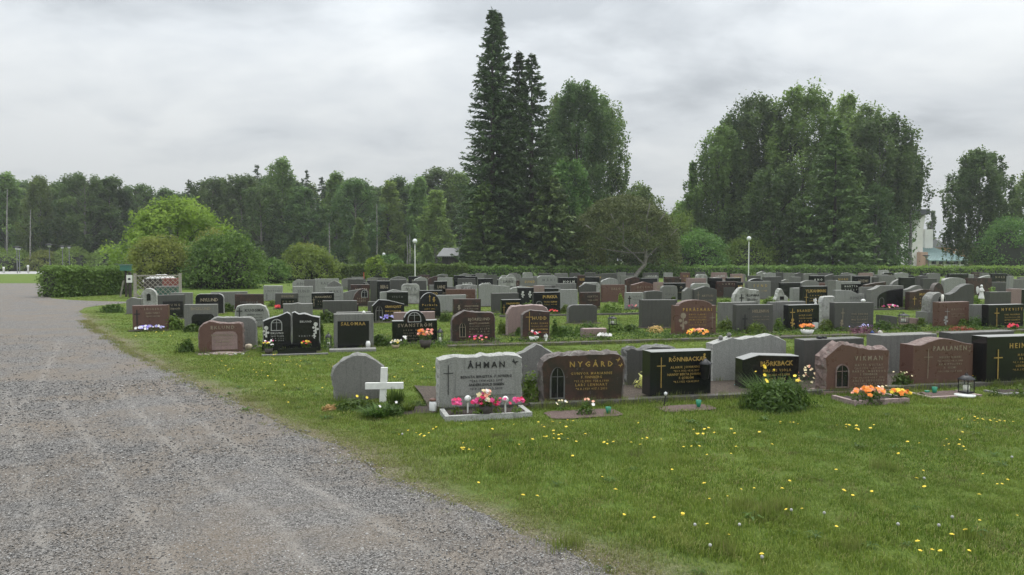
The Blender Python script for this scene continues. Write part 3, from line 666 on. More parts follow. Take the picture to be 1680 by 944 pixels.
# ---- second row
stone(325, 400, 526, 579, [(0, .72), (.03, .82), (.12, .93), (.25, 1), (.35, .99), (.5, .94), (.7, .93), (.9, .94), (.97, .9), (1, .8)], 'rb', T=.18, rough=.02, name='EKLUND', lines=[('KARL GUSTAV EKLUND', .5), ('*12.3.1910 +4.5.1982', .45), ('ELSA MARIA', .3), ('*1.9.1914 +8.1.1996', .45)],
      uc=.54, vn=.74, hn=.1, wn=.52, v0=.53, dv=.1, lh=.055, ink='dim', panel=(.3, .1, .86, .66, 'round', 'pk'), label='reddish brown headstone with inset pink tablet, leftmost of the second row, on pinkish pebbles')
def ext_double(d, X, Z):
    pass
stone(431, 478, 512, 577, [(0, .72), (.2, .8), (.6, .9), (.85, 1), (.95, .95), (1, .88)], 'bk', T=.15, rough=.014, name='EKLUND', lines=['TAGE EUGEN', '*3.4.1931', '+9.8.2004'], ink='white', uc=.5, vn=.3, hn=.06, wn=.45, v0=.22, dv=.07, lh=.035, lw=.45,
      niche=(.28, .4, .68, .78, 'full', 'silver'), roses=[(.12, .5, .3)], plinth=(1.04, .15, 'bk'), label='left half of the black double headstone with flowing top and white flower engraving')
stone(479, 525, 511, 577, [(0, .96), (.1, 1), (.25, .93), (.45, .95), (.7, .88), (1, .82)], 'bk', T=.15, rough=.014, name='EKLUND', lines=['BENITA'], ink='white', uc=.5, vn=.66, hn=.055, wn=.42, v0=.22, dv=.07, lh=.035, lw=.6, roses=[(.85, .6, .3), (.8, .3, .15)],
      plinth=(1.04, .15, 'bk'), label='right half of the black double headstone with flowing top and a flower engraving')
stone(548, 613, 515, 573, 'rect', 'mg', T=.2, name='SALOMAA', uc=.48, vn=.68, hn=.09, wn=.62, ink='gold', panel=(.09, .02, .88, .8, 'rect', 'bk'), label='grey frame headstone with large black panel and yellowish plate, lantern at its right')
stone(644, 717.5, 509, 563, [(0, .69), (.25, .69), (.27, .78), (.32, .9), (.4, .98), (.5, 1), (.6, .98), (.68, .9), (.73, .78), (.75, .69), (1, .69)], 'bk', T=.18, name='SVANSTRÖM', lines=['SVEN EVERT', '*5.3.1930 +11.4.1991', 'GRETA ELISABETH', '*8.7.1935 +1.2.2012'], ink='dim', uc=.5, vn=.5, hn=.1, wn=.76, v0=.38, dv=.085, lh=.045, lw=.52,
      niche=(.34, .64, .64, .95, 'full', 'silver'), label='black headstone with central round arch holding a pale relief, orange potted flowers before it')
stone(741, 813, 508, 561, [(0, .68), (.05, .8), (.2, .92), (.3, 1), (.38, .97), (.6, .93), (.9, .92), (.97, .87), (1, .72)], 'bb', T=.18, rough=.02, name='BJÖRKLUND', lines=['MARTTI JOHANNES', '*5.12.1920 +1.5.1991', 'HELVI ELLEN', 'F. SALO', '*12.8.1924 +8.7.2007'], ink='dim', uc=.63, vn=.66, hn=.085, wn=.5, v0=.55, dv=.085, lh=.05, lw=.45,
      niche=(.18, .16, .32, .6, 'gothic', 'dim'), label='dark brown headstone with rough peaked top and small golden window relief')
stone(856.5, 902, 508, 557, [(0, .83), (.1, .92), (.3, 1), (.4, .98), (.7, .96), (1, .93)], 'bb', T=.16, rough=.012, name='HUDD', lines=['KARL EINAR', '*5.9.1912 +1.4.1979', 'ELSA VILHELMINA', '*2.1.1919 +8.5.2001'], uc=.62, vn=.66, hn=.11, wn=.52, v0=.52, dv=.1, lh=.05, lw=.6, cr=(.25, .3, .93, .26, .02),
      label='narrow dark brown headstone with golden cross, small white angel at its foot')
stone(957, 996, 539, 553, 'rect', 'pk', T=.22, rough=.01, label='small low pinkish wedge stone lying beside white roses', taper=.0)
stone(1107, 1174, 492, 549, 'shoulder', 'rb', T=.2, name='PERÄSAARI', lines=['ARVO ILMARI', '*12.4.1921 +6.2.1984', 'HELMI KYLLIKKI', 'F. LAHTI', '*12.8.1924 +8.7.2006'], uc=.54, vn=.68, hn=.085, wn=.7, v0=.56, dv=.075, lh=.042, lw=.42, ink='gold', cr=(.9, .12, .62, .13, .012), roses=[(.2, .55, .4)], crink='dim',
      label='reddish headstone with tall curved crest and square shoulders, orange flowers at its foot')
stone(1208, 1267, 500, 546, 'rect', 'dg', T=.18, name='HELENIUS', lines=['SIRKKA LIISA', '*2.2.1931 +4.6.1999'], ink='dim', uc=.66, vn=.72, hn=.1, wn=.45, v0=.55, dv=.1, lh=.05, lw=.45, cr=(.23, .1, .66, .14, .035), crink='dark', birds=[(.34, .85, .08, 1)],
      label='dark grey square headstone with carved dark cross, a bush to its left')
stone(1293, 1344, 500, 542, 'rect', 'bk', T=.2, name='BRANDT', lines=['BÖRJE OLAV', '*12.8.1941 +5.6.2002', 'EIVOR'], uc=.54, vn=.72, hn=.1, wn=.52, v0=.56, dv=.11, lh=.06, lw=.42, cr=(.12, .35, .86, .16, .02), roses=[(.13, .42, .3)], label='black square headstone with golden cross and golden rose, orange bouquet before it')
stone(1369, 1432, 496.5, 542, 'rect', 'dg', T=.2, name='', lines=['TOR ANDERS', '*4.3.1932', 'MAJ ELISABET', '*12.1.1936 +2.3.2010'], ink='dim', uc=.63, v0=.56, dv=.1, lh=.06, lw=.42, cr=(.2, .2, .8, .1, .015), crink='dim', roses=[(.18, .35, .22)], label='charcoal square headstone with faint cross and rose relief, dark purple plants before it')
stone(1541, 1588, 495.5, 538, 'rect', 'rb', T=.22, name='KASTUS', lines=['RAUF EINARI', '*4.5.1930 +3.3.1994'], ink='dim', uc=.62, vn=.68, hn=.07, wn=.42, v0=.52, dv=.09, lh=.045, lw=.44, cr=(.26, .35, .76, .16, .012), crink='silver', roses=[(.22, .42, .3)], label='reddish brown square headstone with thin pale cross, in front of the round niche stone')
stone(1621, 1679, 499.5, 539, 'rect', 'bk', T=.2, name='NYKVIST', lines=['KARL VALDEMAR', '*3.4.1915 +12.6.1988', 'ASTRID ELISABETH', '*8.5.1920 +3.3.2003'], uc=.66, vn=.74, hn=.11, wn=.6, v0=.55, dv=.11, lh=.055, lw=.44, cr=(.22, .1, .86, .14, .02), label='polished black headstone with golden cross at the right edge, red flowers beside it')
# ---- second row, backs and behind
stone(343, 421, 520, 572, 'round', 'mg', T=.16, rough=.018, label='blank lichen-stained grey headstone back just behind the reddish stone with the pink tablet')
stone(552, 609, 512, 553, 'rect', 'mg', T=.14, label='blank grey headstone back showing above the framed black panel stone')
stone(647, 714, 512, 551, 'rect', 'pk', T=.16, label='blank pinkish headstone back behind the black stone with the round arch')
stone(832, 901, 499.5, 550, [(0, .7), (.04, .85), (.12, .95), (.25, .97), (.6, 1), (.85, .97), (.95, .88), (1, .7)], 'pk', T=.2, rough=.02, label='blank pinkish boulder-shaped headstone back, left behind the narrow dark brown stone')
stone(932, 980, 500, 531, 'round', 'dg', T=.16, rough=.012, label='blank grey headstone back with rounded shoulders behind the green ground plants')
stone(1053, 1110, 492, 538, 'rect', 'dg', T=.2, label='blank dark grey square headstone back, left of the reddish curved-crest stone')
stone(1182, 1240, 496, 538, 'rect', 'mg', T=.16, label='blank grey headstone back, behind and left of the carved-cross stone')
stone(1263, 1322, 495, 538, 'rect', 'mg', T=.16, label='blank grey headstone back, left behind the black stone with the golden rose')
stone(1347, 1371, 486, 536, 'round', 'wh', T=.16, rough=.015, label='pale lichen-mottled narrow headstone back between the two dark square stones')
def ext_niche(d, X, Z):
    mb = MB(); mb.lathe([(0, 0), (.035, 0), (.035, .26), (0, .27)], 10, (X(.66), -.03, Z(.36))); mb.obj('candle', WAX, d['o'])
stone(1524.5, 1552, 479.5, 532, 'full', 'mg', T=.3, rough=.02, niche=(.42, .3, .92, .85, 'full', 'mg'), extra=ext_niche, plinth=(1.45, .32, 'mg'), label='rough grey arched stone with a deep niche holding a white candle')
stone(1552, 1595, 466, 526, [(0, .72), (.12, .72), (.3, .78), (.5, .92), (.7, .99), (.85, 1), (1, .96)], 'dg', T=.2, label='tall blank dark grey headstone back with top swooping up to the right')
stone(1597, 1622, 500, 535, 'rect', 'mg', T=.2, label='low blank grey stone under the white angel figure')
stone(1448, 1472, 517, 538, 'slopeR', 'dg', T=.25, label='small dark grey slanted marker beside the lantern on a hook')
stone(1488, 1508, 521, 536, 'slopeR', 'pk', T=.3, label='small pinkish wedge stone right of the lantern on a hook')
# ---- third row and the left end
stone(218, 277, 501, 542.5, 'rect', 'rb', T=.18, name='ENGBERG', lines=['KARL EVERT', '*4.5.1911 +8.7.1980'], ink='dim', uc=.58, vn=.82, hn=.07, wn=.5, v0=.66, dv=.12, lh=.07, lw=.4, cr=(.13, .22, .84, .17, .035), crink='dark', label='reddish square headstone with black cross at the left lawn corner, violet pansies before it')
def ext_arch(d, X, Z): pass
stone(232, 259, 473, 506, 'arch', 'wh', T=.2, rough=.008, niche=(.38, .38, .62, .74, 'full', 'dark'), label='pale round-topped headstone with small dark niche, before the lattice screen')
stone(208, 233, 488, 515, 'gableL', 'mg', T=.2, label='small plain grey headstone left of the pale round-topped one')
stone(260, 303, 484, 524, 'rect', 'dg', T=.18, lines=['AUNE', '*2.5.1908 +1978'], ink='dim', uc=.6, v0=.55, dv=.15, lh=.08, panel=(.2, .1, .96, .74, 'rect', 'bk'), label='dark grey frame headstone with recessed black tablet right of the pale round-topped stone')
stone(281, 317, 480.5, 508, 'rect', 'mg', T=.16, label='plain grey headstone back behind the dark grey frame stone at the left')
stone(303, 357, 499.5, 541, 'rect', 'mg', T=.18, name='BACKLUND', uc=.5, vn=.78, hn=.12, wn=.6, panel=(.22, .05, .9, .62, 'round', 'bk'), ink='dim', label='grey headstone with black round-shouldered tablet behind the leftmost reddish brown stone')
stone(321, 368, 482, 515, 'round', 'bk', T=.18, rough=.01, name='NYLUND', uc=.5, vn=.62, hn=.16, wn=.62, ink='dim', label='black headstone with rounded shoulders and worn golden name, left side')
stone(347, 407, 479, 508, 'rect', 'mg', T=.16, label='long plain grey headstone back behind the black round-shouldered stone')
stone(386, 433, 482.5, 512, 'rect', 'bb', T=.18, name='LINDHOLM', ink='grey', uc=.5, vn=.5, hn=.1, wn=.6, label='long dark brown headstone with barely readable name, left side')
stone(385, 442, 499, 537, [(0, .55), (.03, .75), (.08, .92), (.2, .98), (.5, 1), (.75, .99), (.9, .9), (.97, .7), (1, .5)], 'lg', T=.18, rough=.015, name='KUOSMA', lines=['VEIKKO ARVO', '*12.5.1918 +3.6.1984', 'HELGA MARIA', '*8.1.1921'], ink='dark', uc=.58, vn=.68, hn=.12, wn=.55, v0=.52, dv=.12, lh=.06, lw=.45, cr=(.15, .35, .85, .17, .03), label='light grey irregular headstone with dark cross and dark name, behind the black double stone')
stone(433, 464, 469, 494, 'rect', 'lg', T=.3, name='LINDFORS', ink='grey', uc=.5, vn=.62, hn=.1, wn=.8, cr=(.18, .1, .5, .1, .03), label='light grey thick headstone with small dark cross, furthest left among the middle rows')
stone(452, 490, 481, 507, 'rect', 'dg', T=.16, name='ENGLUND', ink='dim', uc=.55, vn=.74, hn=.13, wn=.55, lines=['OLOF', '*1909 +1977'], v0=.42, dv=.18, lh=.1, panel=(.25, .02, .95, .66, 'rect', 'bk'), label='dark frame headstone with black tablet, red flowers at its left foot')
stone(465, 513.5, 498.5, 545, [(0, 1), (.3, 1), (.5, 1.03), (.65, 1), (1, 1)], 'mg', T=.2, panel=(.25, 0, .9, .7, 'arch', 'dg'), label='grey headstone with dark arched recess, right behind the black double stone')
stone(512, 549, 480.5, 508, 'rect', 'bk', T=.16, name='MARIAMÄKI', ink='dim', uc=.52, vn=.7, hn=.12, wn=.72, lines=['VIENO', '*1921'], v0=.45, dv=.18, lh=.09, cr=(.1, .2, .75, .12, .02), label='black square headstone between two bunches of yellow flowers')
stone(530, 586, 493.5, 528, 'rect', 'dg', T=.18, label='wide plain grey headstone left behind the brown name stone with a golden cross')
stone(553.5, 588.5, 499, 521, 'rect', 'bb', T=.16, name='PERÄ', ink='gold', uc=.6, vn=.7, hn=.16, wn=.42, lines=['TOIVO', '*3.2.1930'], v0=.45, dv=.2, lh=.12, cr=(-.05, .0, .95, .14, .025), label='brown headstone with golden cross left of the pale emblem stone')
stone(580, 607, 473.5, 503, [(0, .45), (.1, .7), (.3, .9), (.55, 1), (.8, .95), (1, .75)], 'bb', T=.18, rough=.01, lines=['*1925', '+1999'], ink='dim', uc=.5, v0=.4, dv=.15, lh=.1, niche=(.5, .5, .9, .92, 'full', 'silver'), label='brown rounded headstone with a pale drop-shaped emblem')
stone(564, 592, 474.5, 502, 'slopeL', 'mg', T=.2, label='grey headstone with a long slanting top, left behind the pale emblem stone')
stone(611, 663.5, 491.5, 529, [(0, .72), (.2, 1), (.5, .97), (1, .8)], 'bk', T=.2, name='GRANQVIST', lines=['ERIK JOHANNES', '*5.4.1920 +1988', 'ELVI', '*1926'], uc=.65, vn=.64, hn=.1, wn=.52, v0=.46, dv=.13, lh=.07, lw=.5, niche=(.1, .05, .32, .72, 'gothic', 'mg'), label='black headstone with off-centre peak and grey window relief, violet flowers before it')
stone(604, 640, 495, 523, 'rect', 'dg', T=.16, label='plain grey headstone back left behind the black off-centre peak stone')
stone(624, 660, 475, 503, [(0, .85), (.3, .88), (.6, 1), (.85, .95), (1, .9)], 'lg', T=.18, rough=.008, label='light grey headstone back with low hump, showing left of a plain black slab')
stone(635, 670, 479, 503, 'rect', 'bk', T=.2, name='STRÖM', ink='grey', uc=.5, vn=.6, hn=.12, wn=.5, label='plain black slab headstone with faint name behind the off-centre peak stone')
stone(688, 723, 480, 524, 'full', 'bk', T=.18, name='Porkola', lines=['AARO EMIL', '*1913 +1990', 'AILI'], uc=.5, vn=.5, hn=.08, wn=.7, v0=.37, dv=.1, lh=.045, lw=.5, cr=(.5, .66, .92, .1, .02), roses=[(.7, .8, .16)], label='black round-arched headstone with golden cross above its name, coral flowers at right')
stone(689, 726, 476.5, 507, 'rect', 'bk', T=.16, name='HAKO', ink='gold', uc=.6, vn=.75, hn=.14, wn=.4, label='black square headstone just behind the black round-arched one')
stone(717, 765, 484, 513, 'rect', 'lg', T=.18, label='light grey plain headstone back right of the black round-arched stone')
stone(744, 789, 490.5, 519, 'rect', 'bb', T=.18, lines=['KALLE JOHANNES', '*2.8.1915 +1989', 'IMPI'], ink='dim', uc=.66, v0=.55, dv=.16, lh=.09, lw=.5, roses=[(.2, .6, .25)], label='dark brown square headstone behind the rough peaked brown one')
stone(732, 780, 474.5, 499, 'rect', 'rb', T=.16, lines=['AINO MARIA', '*1908'], ink='dim', uc=.5, v0=.5, dv=.2, lh=.11, label='wide reddish headstone, half hidden by a light grey back')
stone(787, 836, 465.5, 503, [(0, .93), (.08, 1), (.3, 1), (.45, .95), (1, .87)], 'lg', T=.2, label='tall light grey headstone back behind the black stone with white name')
stone(798.5, 832, 472.5, 501, 'rect', 'bk', T=.16, name='MARTIDEN', lines=['VALTER', '*1922'], ink='white', uc=.58, vn=.72, hn=.14, wn=.76, v0=.45, dv=.2, lh=.09, cr=(.14, .15, .6, .14, .03), label='black headstone with white name and white cross in front of a tall light grey back')
stone(807, 851, 481, 513, 'rect', 'dg', T=.16, label='plain grey square headstone back, left behind the small black name stone')
stone(823, 855, 491.5, 518, 'rect', 'bk', T=.16, name='PAANANEN', uc=.58, vn=.7, hn=.11, wn=.66, lines=['EINO', '*1930 +1996'], v0=.45, dv=.16, lh=.09, lw=.5, cr=(.12, .1, .7, .14, .02), label='small black headstone with golden name left behind the pinkish boulder-shaped back')
stone(850, 876, 472, 502, 'rect', 'bk', T=.16, roses=[(.3, .75, .3), (.75, .75, .3)], ink='white', label='dark headstone with two pale flower engravings left of the black golden-name stone')
stone(876, 919, 479.5, 515, 'rect', 'bk', T=.18, name='PURKKA', uc=.62, vn=.72, hn=.14, wn=.55, lines=['TAUNO ILMARI', '*1925 +1994'], v0=.52, dv=.12, lh=.07, lw=.5, niche=(.08, .1, .32, .6, 'full', 'mg'), label='black headstone with large golden name and round niche relief, red flowers at its foot')
stone(919, 948, 475, 510, 'rect', 'lg', T=.18, label='light grey plain headstone back right of the large golden-name black stone')
stone(952, 985, 479.5, 508, 'rect', 'bb', T=.16, lines=['KERTTU', '*1920 +1999'], ink='dim', uc=.6, v0=.7, dv=.2, lh=.1, label='brown square headstone with worn pale lettering behind the rounded grey back')
stone(988, 1025, 467, 496, 'rect', 'rb', T=.18, name='SALO', ink='dim', uc=.6, vn=.7, hn=.12, wn=.4, label='brick-red square headstone with a yellow-leaved shrub at its right foot')
stone(956, 984, 463.5, 489, 'round', 'wh', T=.18, label='whitish round-shouldered headstone with greenish stains left of the brick-red stone')
stone(953, 973, 471, 492, 'rect', 'bk', T=.16, lines=['*1911'], ink='grey', uc=.5, v0=.6, lh=.2, label='small black headstone overlapping the whitish round-shouldered one')
stone(1027, 1055, 480, 508, 'rect', 'lg', T=.18, lines=['AARNE', '*1921 +1987', 'SYLVI'], ink='grey', uc=.6, v0=.72, dv=.18, lh=.09, cr=(.18, .3, .8, .2, .06), crink='dark', label='light grey square headstone with dark cross, left of the large dark grey back')
stone(1036, 1075, 462.5, 492, 'gable', 'rb', T=.18, lines=['HELENA', '*1931 +1990'], uc=.55, v0=.65, dv=.2, lh=.12, lw=.65, ink='dim', label='reddish gabled headstone with golden lettering below the pine')
stone(1058, 1086, 477, 505, 'flatw', 'dg', T=.18, rough=.01, label='dark rough-topped headstone back left of the small arched grey stone')
stone(1085, 1111, 469, 500, 'round', 'mg', T=.18, lines=['*1919', '+1983'], ink='dark', uc=.5, v0=.5, dv=.25, lh=.1, label='small grey round-shouldered headstone above the large dark grey back')
stone(1121, 1142, 472, 505, 'gableL', 'mg', T=.18, label='plain grey headstone back left of the dark gabled stone')
stone(1138, 1175, 469.5, 505, 'gable', 'dg', T=.2, lines=['ARTTURI', '*1912 +1980'], ink='dim', uc=.58, v0=.5, dv=.2, lh=.1, cr=(.18, .2, .75, .14, .02), label='dark grey gabled headstone with thin cross behind the reddish curved-crest stone')
stone(1176, 1209, 462, 489, 'rect', 'bb', T=.18, name='LAMPI', ink='dim', uc=.55, vn=.8, hn=.1, wn=.6, panel=(.3, .05, .95, .66, 'rect', 'dg'), label='brownish square headstone with grey inset left of the white wavy stone')
stone(1203.5, 1246, 471, 508, [(0, .5), (.03, .68), (.2, .95), (.3, 1), (.42, .97), (.6, .9), (.85, .88), (.95, .85), (1, .6)], 'wh', T=.2, rough=.015, name='HILLANMAA', lines=['EERO JUHO', 'AINO MARIA'], ink='dark', uc=.7, vn=.58, hn=.11, wn=.52, v0=.4, dv=.16, lh=.09, lw=.42, cr=(.28, .1, .68, .17, .04), label='whitish wavy-topped natural headstone with black cross and black name')
stone(1270, 1293, 473, 500, [(0, .3), (.15, .5), (.3, .95), (.45, 1), (.6, .9), (.75, .6), (1, .45)], 'wh', T=.2, rough=.03, panel=(.38, .3, .66, .5, 'rect', 'bk'), label='small pale boulder headstone with tiny black plate')
stone(1299, 1315, 472.5, 503, 'rect', 'lg', T=.18, label='narrow light grey headstone back left of the tall black golden-name stone')
stone(1315, 1357, 469.5, 506, 'rect', 'bk', T=.18, name='YLIKAHMARI', uc=.52, vn=.72, hn=.13, wn=.82, lines=['FRANS', '*12.4.1915 +1988', 'LYYLI MARIA'], v0=.55, dv=.12, lh=.06, lw=.5, cr=(.14, .05, .68, .14, .02), label='tall black headstone with wide golden name and golden cross, small white angel at its corner')
stone(1370, 1417, 476, 506, [(0, 1), (.3, 1), (.55, .97), (.75, .8), (1, .78)], 'lg', T=.2, name='KONSTI', ink='grey', uc=.72, vn=.5, hn=.14, wn=.42, label='light grey wavy headstone behind the charcoal square one')
stone(1369, 1410, 460, 488, [(0, .95), (.1, 1), (.25, .93), (1, .92)], 'lg', T=.2, lines=['MARTTA', '*1927'], ink='white', uc=.62, v0=.6, dv=.2, lh=.1, panel=(.24, 0, 1.0, .78, 'rect', 'bk'), label='light grey headstone with large black inset, second last rows right')
stone(1413, 1447, 471, 505, 'rect', 'mg', T=.18, label='grey square headstone back left of the frame with the black arch')
stone(1427, 1481, 468.5, 508, [(0, .82), (.15, .88), (.3, 1), (1, .99)], 'mg', T=.22, panel=(.2, .0, .98, .86, 'quarter', 'bk'), niche=(.25, .08, .4, .5, 'full', 'dg'), label='grey headstone framing a black quarter-arch, pink and white flowers at its foot')
stone(1481, 1512, 468.5, 503, 'waveR', 'mg', T=.18, label='grey wavy headstone back behind the dark curved golden stone')
stone(1491, 1530, 474.5, 509, [(0, .88), (.2, .88), (.35, .93), (.6, 1), (.85, .96), (1, .9)], 'bb', T=.2, name='MUSTONEN', uc=.66, vn=.7, hn=.11, wn=.5, lines=['TEUVO', '*1925 +1991', 'RAILI', '*1930'], v0=.54, dv=.12, lh=.07, lw=.5, cr=(.2, .25, .66, .16, .025), label='dark brown headstone with curved crest and golden cross, left of the rough niche stone')
stone(1529, 1548, 464, 499, 'full', 'bb', T=.2, rough=.01, label='brownish rounded headstone peeping above the rough niche stone')
stone(1622, 1657, 479, 512, 'rect', 'dg', T=.2, label='dark grey speckled square headstone back right of the white angel')
stone(1657, 1674, 474, 510, 'rect', 'pk', T=.2, label='tall narrow pinkish headstone back near the right edge')
stone(1674, 1705, 474.5, 508, 'rect', 'bk', T=.2, label='black headstone cut by the right edge in the third row')

# ---- far rows: depth from the top edge, snapped to a grave row
CAND = [28, 29.6, 34.4, 36, 41, 42.6, 47.4, 49, 54, 55.4]; used = {}
FARN = ['LAINE', 'HOLM', 'NIEMI', 'BERG', 'KOSKI', 'SUND', 'AHO', 'VIK', 'RANTA', 'LIND', 'MÄKI', 'NORD']
def far(xl, xr, top, mat, shape='rect', lab=1, ink='dim', **k):
    Y = (CAMZ - .86) * F / max(12, top - 427.2); s = (rowpt((xl + xr) / 2, 1.0) * 1.0).y; s = Y / s
    best = None
    for c in sorted(CAND, key=lambda q: abs(q - s)):
        if all(xr < a + 1 or xl > b - 1 for a, b in used.get(c, [])):
            P = rowpt((xl + xr) / 2, c); h = CAMZ - (top - 427.2) * P.y / F
            if .42 < h < 1.25: best = c; break
    if best is None: best = min(CAND, key=lambda q: abs(q - s)) + rnd.uniform(.35, .6)
    used.setdefault(best, []).append((xl, xr))
    i = len(STONES); kw = dict(k)
    if lab and 'panel' not in kw:
        kw.update(name=FARN[i % len(FARN)], uc=.55, vn=.68, hn=.14, wn=.6, ink=ink, lines=['*%d +%d' % (1905 + i * 7 % 40, 1970 + i * 11 % 30)], v0=.42, lh=.09, lw=.55)
    elif 'panel' in kw: kw.update(name=FARN[i % len(FARN)], uc=.55, vn=.8, hn=.11, wn=.6, ink=ink)
    stone(xl, xr, top, best, shape, mat, T=.17, row=best, **kw)
FAR = [(481, 514, 470, 'lg', 'rect', 1, 'grey'), (481, 508, 458, 'lg', 'gableL', 1, 'grey'), (500, 518, 459, 'mg', 'rect', 0), (517.5, 557, 457.5, 'lg', 'rect', 1, 'grey'), (538, 560.5, 460, 'mg', 'gable', 0), (534, 564, 471, 'lg', 'rect', 1, 'grey'),
 (503, 531, 480, 'mg', 'rect', 0), (571, 597, 458, 'dg', 'rect', 0), (576, 607, 467, 'bb', 'rect', 1), (608, 626, 460, 'dg', 'rect', 0), (619, 640, 461, 'bk', 'rect', 1), (617, 646, 466.5, 'dg', 'rect', 0), (640, 668, 453.5, 'mg', 'hump', 0), (641, 667, 459, 'dg', 'rect', 0),
 (659, 689, 466, 'wh', 'round', 1, 'grey'), (671, 693, 453.5, 'bk', 'rect', 1), (680, 702, 454.5, 'lg', 'hump', 0), (677, 700, 460.5, 'dg', 'rect', 0), (703, 725, 453, 'bb', 'hump', 0), (713, 734, 461.5, 'bk', 'rect', 1), (719, 743, 455.5, 'lg', 'rect', 0), (705, 734, 467.5, 'mg', 'rect', 0),
 (745, 764, 452, 'bk', 'rect', 0), (749, 783, 466.5, 'wh', 'flatw', 1, 'dark'), (730, 765, 471, 'dg', 'rect', 0), (753, 774, 448.5, 'mg', 'hump', 0), (764, 783, 453.5, 'bk', 'rect', 0), (752, 780, 457, 'dg', 'rect', 1, 'white'), (781, 798, 448.5, 'mg', 'rect', 0), (796, 816, 451, 'dg', 'rect', 0), (785, 809, 457, 'bk', 'rect', 1, 'white'),
 (819, 847, 455, 'wh', 'round', 1, 'dark'), (829, 847, 450, 'lg', 'full', 0), (836, 849, 448, 'mg', 'rect', 0), (838, 872, 469.5, 'lg', 'hump', 0), (858, 874, 447, 'lg', 'round', 0), (854, 882, 455.5, 'mg', 'rect', 1, 'gold'), (876, 893, 469, 'pk', 'rect', 1), (893, 921, 473, 'bk', 'rect', 0), (880, 905, 468.5, 'mg', 'rect', 0), (905, 921, 468.5, 'dg', 'rect', 0),
 (881, 915, 452.5, 'lg', 'round', 1, 'grey'), (884, 904, 448.5, 'dg', 'rect', 0), (910, 931, 448.5, 'mg', 'rect', 0), (916, 947, 455.5, 'bk', 'rect', 1, 'white'), (913, 945, 465, 'mg', 'rect', 0), (935, 952, 448, 'dg', 'rect', 0), (948, 960, 451.5, 'bb', 'rect', 1, 'gold'), (960, 983, 454.5, 'bk', 'rect', 0), (960, 977, 447.5, 'dg', 'rect', 0), (974, 989, 449.5, 'dg', 'rect', 1, 'gold'),
 (987, 1014, 456, 'lg', 'hump', 0), (988, 1011, 448.5, 'dg', 'rect', 0), (1012, 1027, 447, 'mg', 'rect', 0), (1026, 1052, 454.5, 'bb', 'hump', 0), (1028, 1040, 448, 'dg', 'rect', 0), (1056, 1080, 447.5, 'dg', 'rect', 1, 'white'), (1052, 1078, 456.5, 'bk', 'rect', 0), (1074, 1088, 463, 'pk', 'rect', 1), (1089, 1103, 447.5, 'lg', 'rect', 0), (1090, 1114, 454.5, 'bb', 'rect', 0), (1088, 1124, 464.5, 'bk', 'rect', 1),
 (1116, 1131, 447.5, 'rb', 'rect', 1, 'gold'), (1127, 1158, 456.5, 'pk', 'rect', 1, 'grey'), (1142, 1160, 450, 'wh', 'round', 0), (1134, 1164, 465, 'lg', 'round', 0), (1141, 1156, 446.5, 'dg', 'rect', 0), (1167, 1191, 447.5, 'pk', 'rect', 1, 'white'), (1162, 1184, 456, 'bk', 'rect', 0), (1192, 1215, 456, 'bk', 'rect', 0), (1199, 1219, 449.5, 'pk', 'rect', 1, 'gold'), (1208, 1218, 463, 'bk', 'rect', 1, 'gold'),
 (1225, 1264, 461.5, 'mg', 'rect', 1, 'gold'), (1228, 1252, 457, 'bk', 'low', 0), (1241, 1256, 445.5, 'lg', 'hump', 0), (1252, 1272, 447.5, 'lg', 'flatw', 0), (1253, 1281, 454.5, 'dg', 'rect', 0), (1262, 1273, 461.5, 'lg', 'rect', 0), (1280, 1312, 464, 'bk', 'rect', 0), (1286, 1302, 448, 'mg', 'rect', 0), (1297, 1312, 454.5, 'mg', 'rect', 0), (1223, 1236, 463.5, 'mg', 'rect', 0), (1272, 1284, 447.5, 'dg', 'rect', 0),
 (1300, 1322, 447.5, 'dg', 'hump', 0), (1318, 1341, 448.5, 'mg', 'flatw', 0), (1328, 1351, 452.5, 'bk', 'rect', 1, 'white'), (1314, 1343, 460, 'mg', 'low', 0), (1317, 1360, 464.5, 'rb', 'rect', 0), (1349, 1367, 449.5, 'dg', 'slopeL', 0), (1356, 1370, 460, 'mg', 'rect', 0), (1367, 1394, 452, 'dg', 'rect', 1, 'gold'), (1380, 1398, 447.5, 'mg', 'flatw', 0), (1393, 1402, 450.5, 'lg', 'rect', 0), (1400, 1427, 453, 'bk', 'rect', 1),
 (1409, 1430, 448, 'pk', 'rect', 0), (1426, 1432, 447.5, 'lg', 'rect', 0), (1418, 1451, 462.5, 'bb', 'slopeL', 0), (1440, 1456, 443.5, 'wh', 'rect', 0), (1432, 1440, 455, 'dg', 'rect', 0), (1440, 1466, 452, 'mg', 'rect', 0), (1467, 1488, 447.5, 'lg', 'flatw', 0), (1476, 1500, 455.5, 'bk', 'rect', 0), (1460, 1496, 458, 'mg', 'full', 0), (1478, 1512, 463, 'bk', 'rect', 1), (1448, 1468, 456, 'bb', 'rect', 0),
 (1503, 1520, 453, 'dg', 'rect', 0), (1512, 1535, 457, 'dg', 'rect', 0), (1520, 1541, 448, 'mg', 'flatw', 0), (1547, 1582, 455.5, 'lg', 'low', 0), (1555, 1586, 449.5, 'bk', 'rect', 0), (1566, 1592, 461, 'bk', 'rect', 1), (1586, 1625, 456, 'bb', 'rect', 0), (1605, 1622, 451.5, 'lg', 'slopeL', 0), (1608, 1620, 448, 'mg', 'rect', 0), (1624, 1650, 449, 'bk', 'rect', 1), (1594, 1612, 465, 'bk', 'rect', 0), (1612, 1662, 463, 'dg', 'rect', 0),
 (1653, 1660, 453.5, 'lg', 'rect', 0), (1660, 1688, 458, 'mg', 'rect', 0), (1671, 1690, 454.5, 'mg', 'rect', 0), (1546, 1556, 457, 'wh', 'round', 0)]
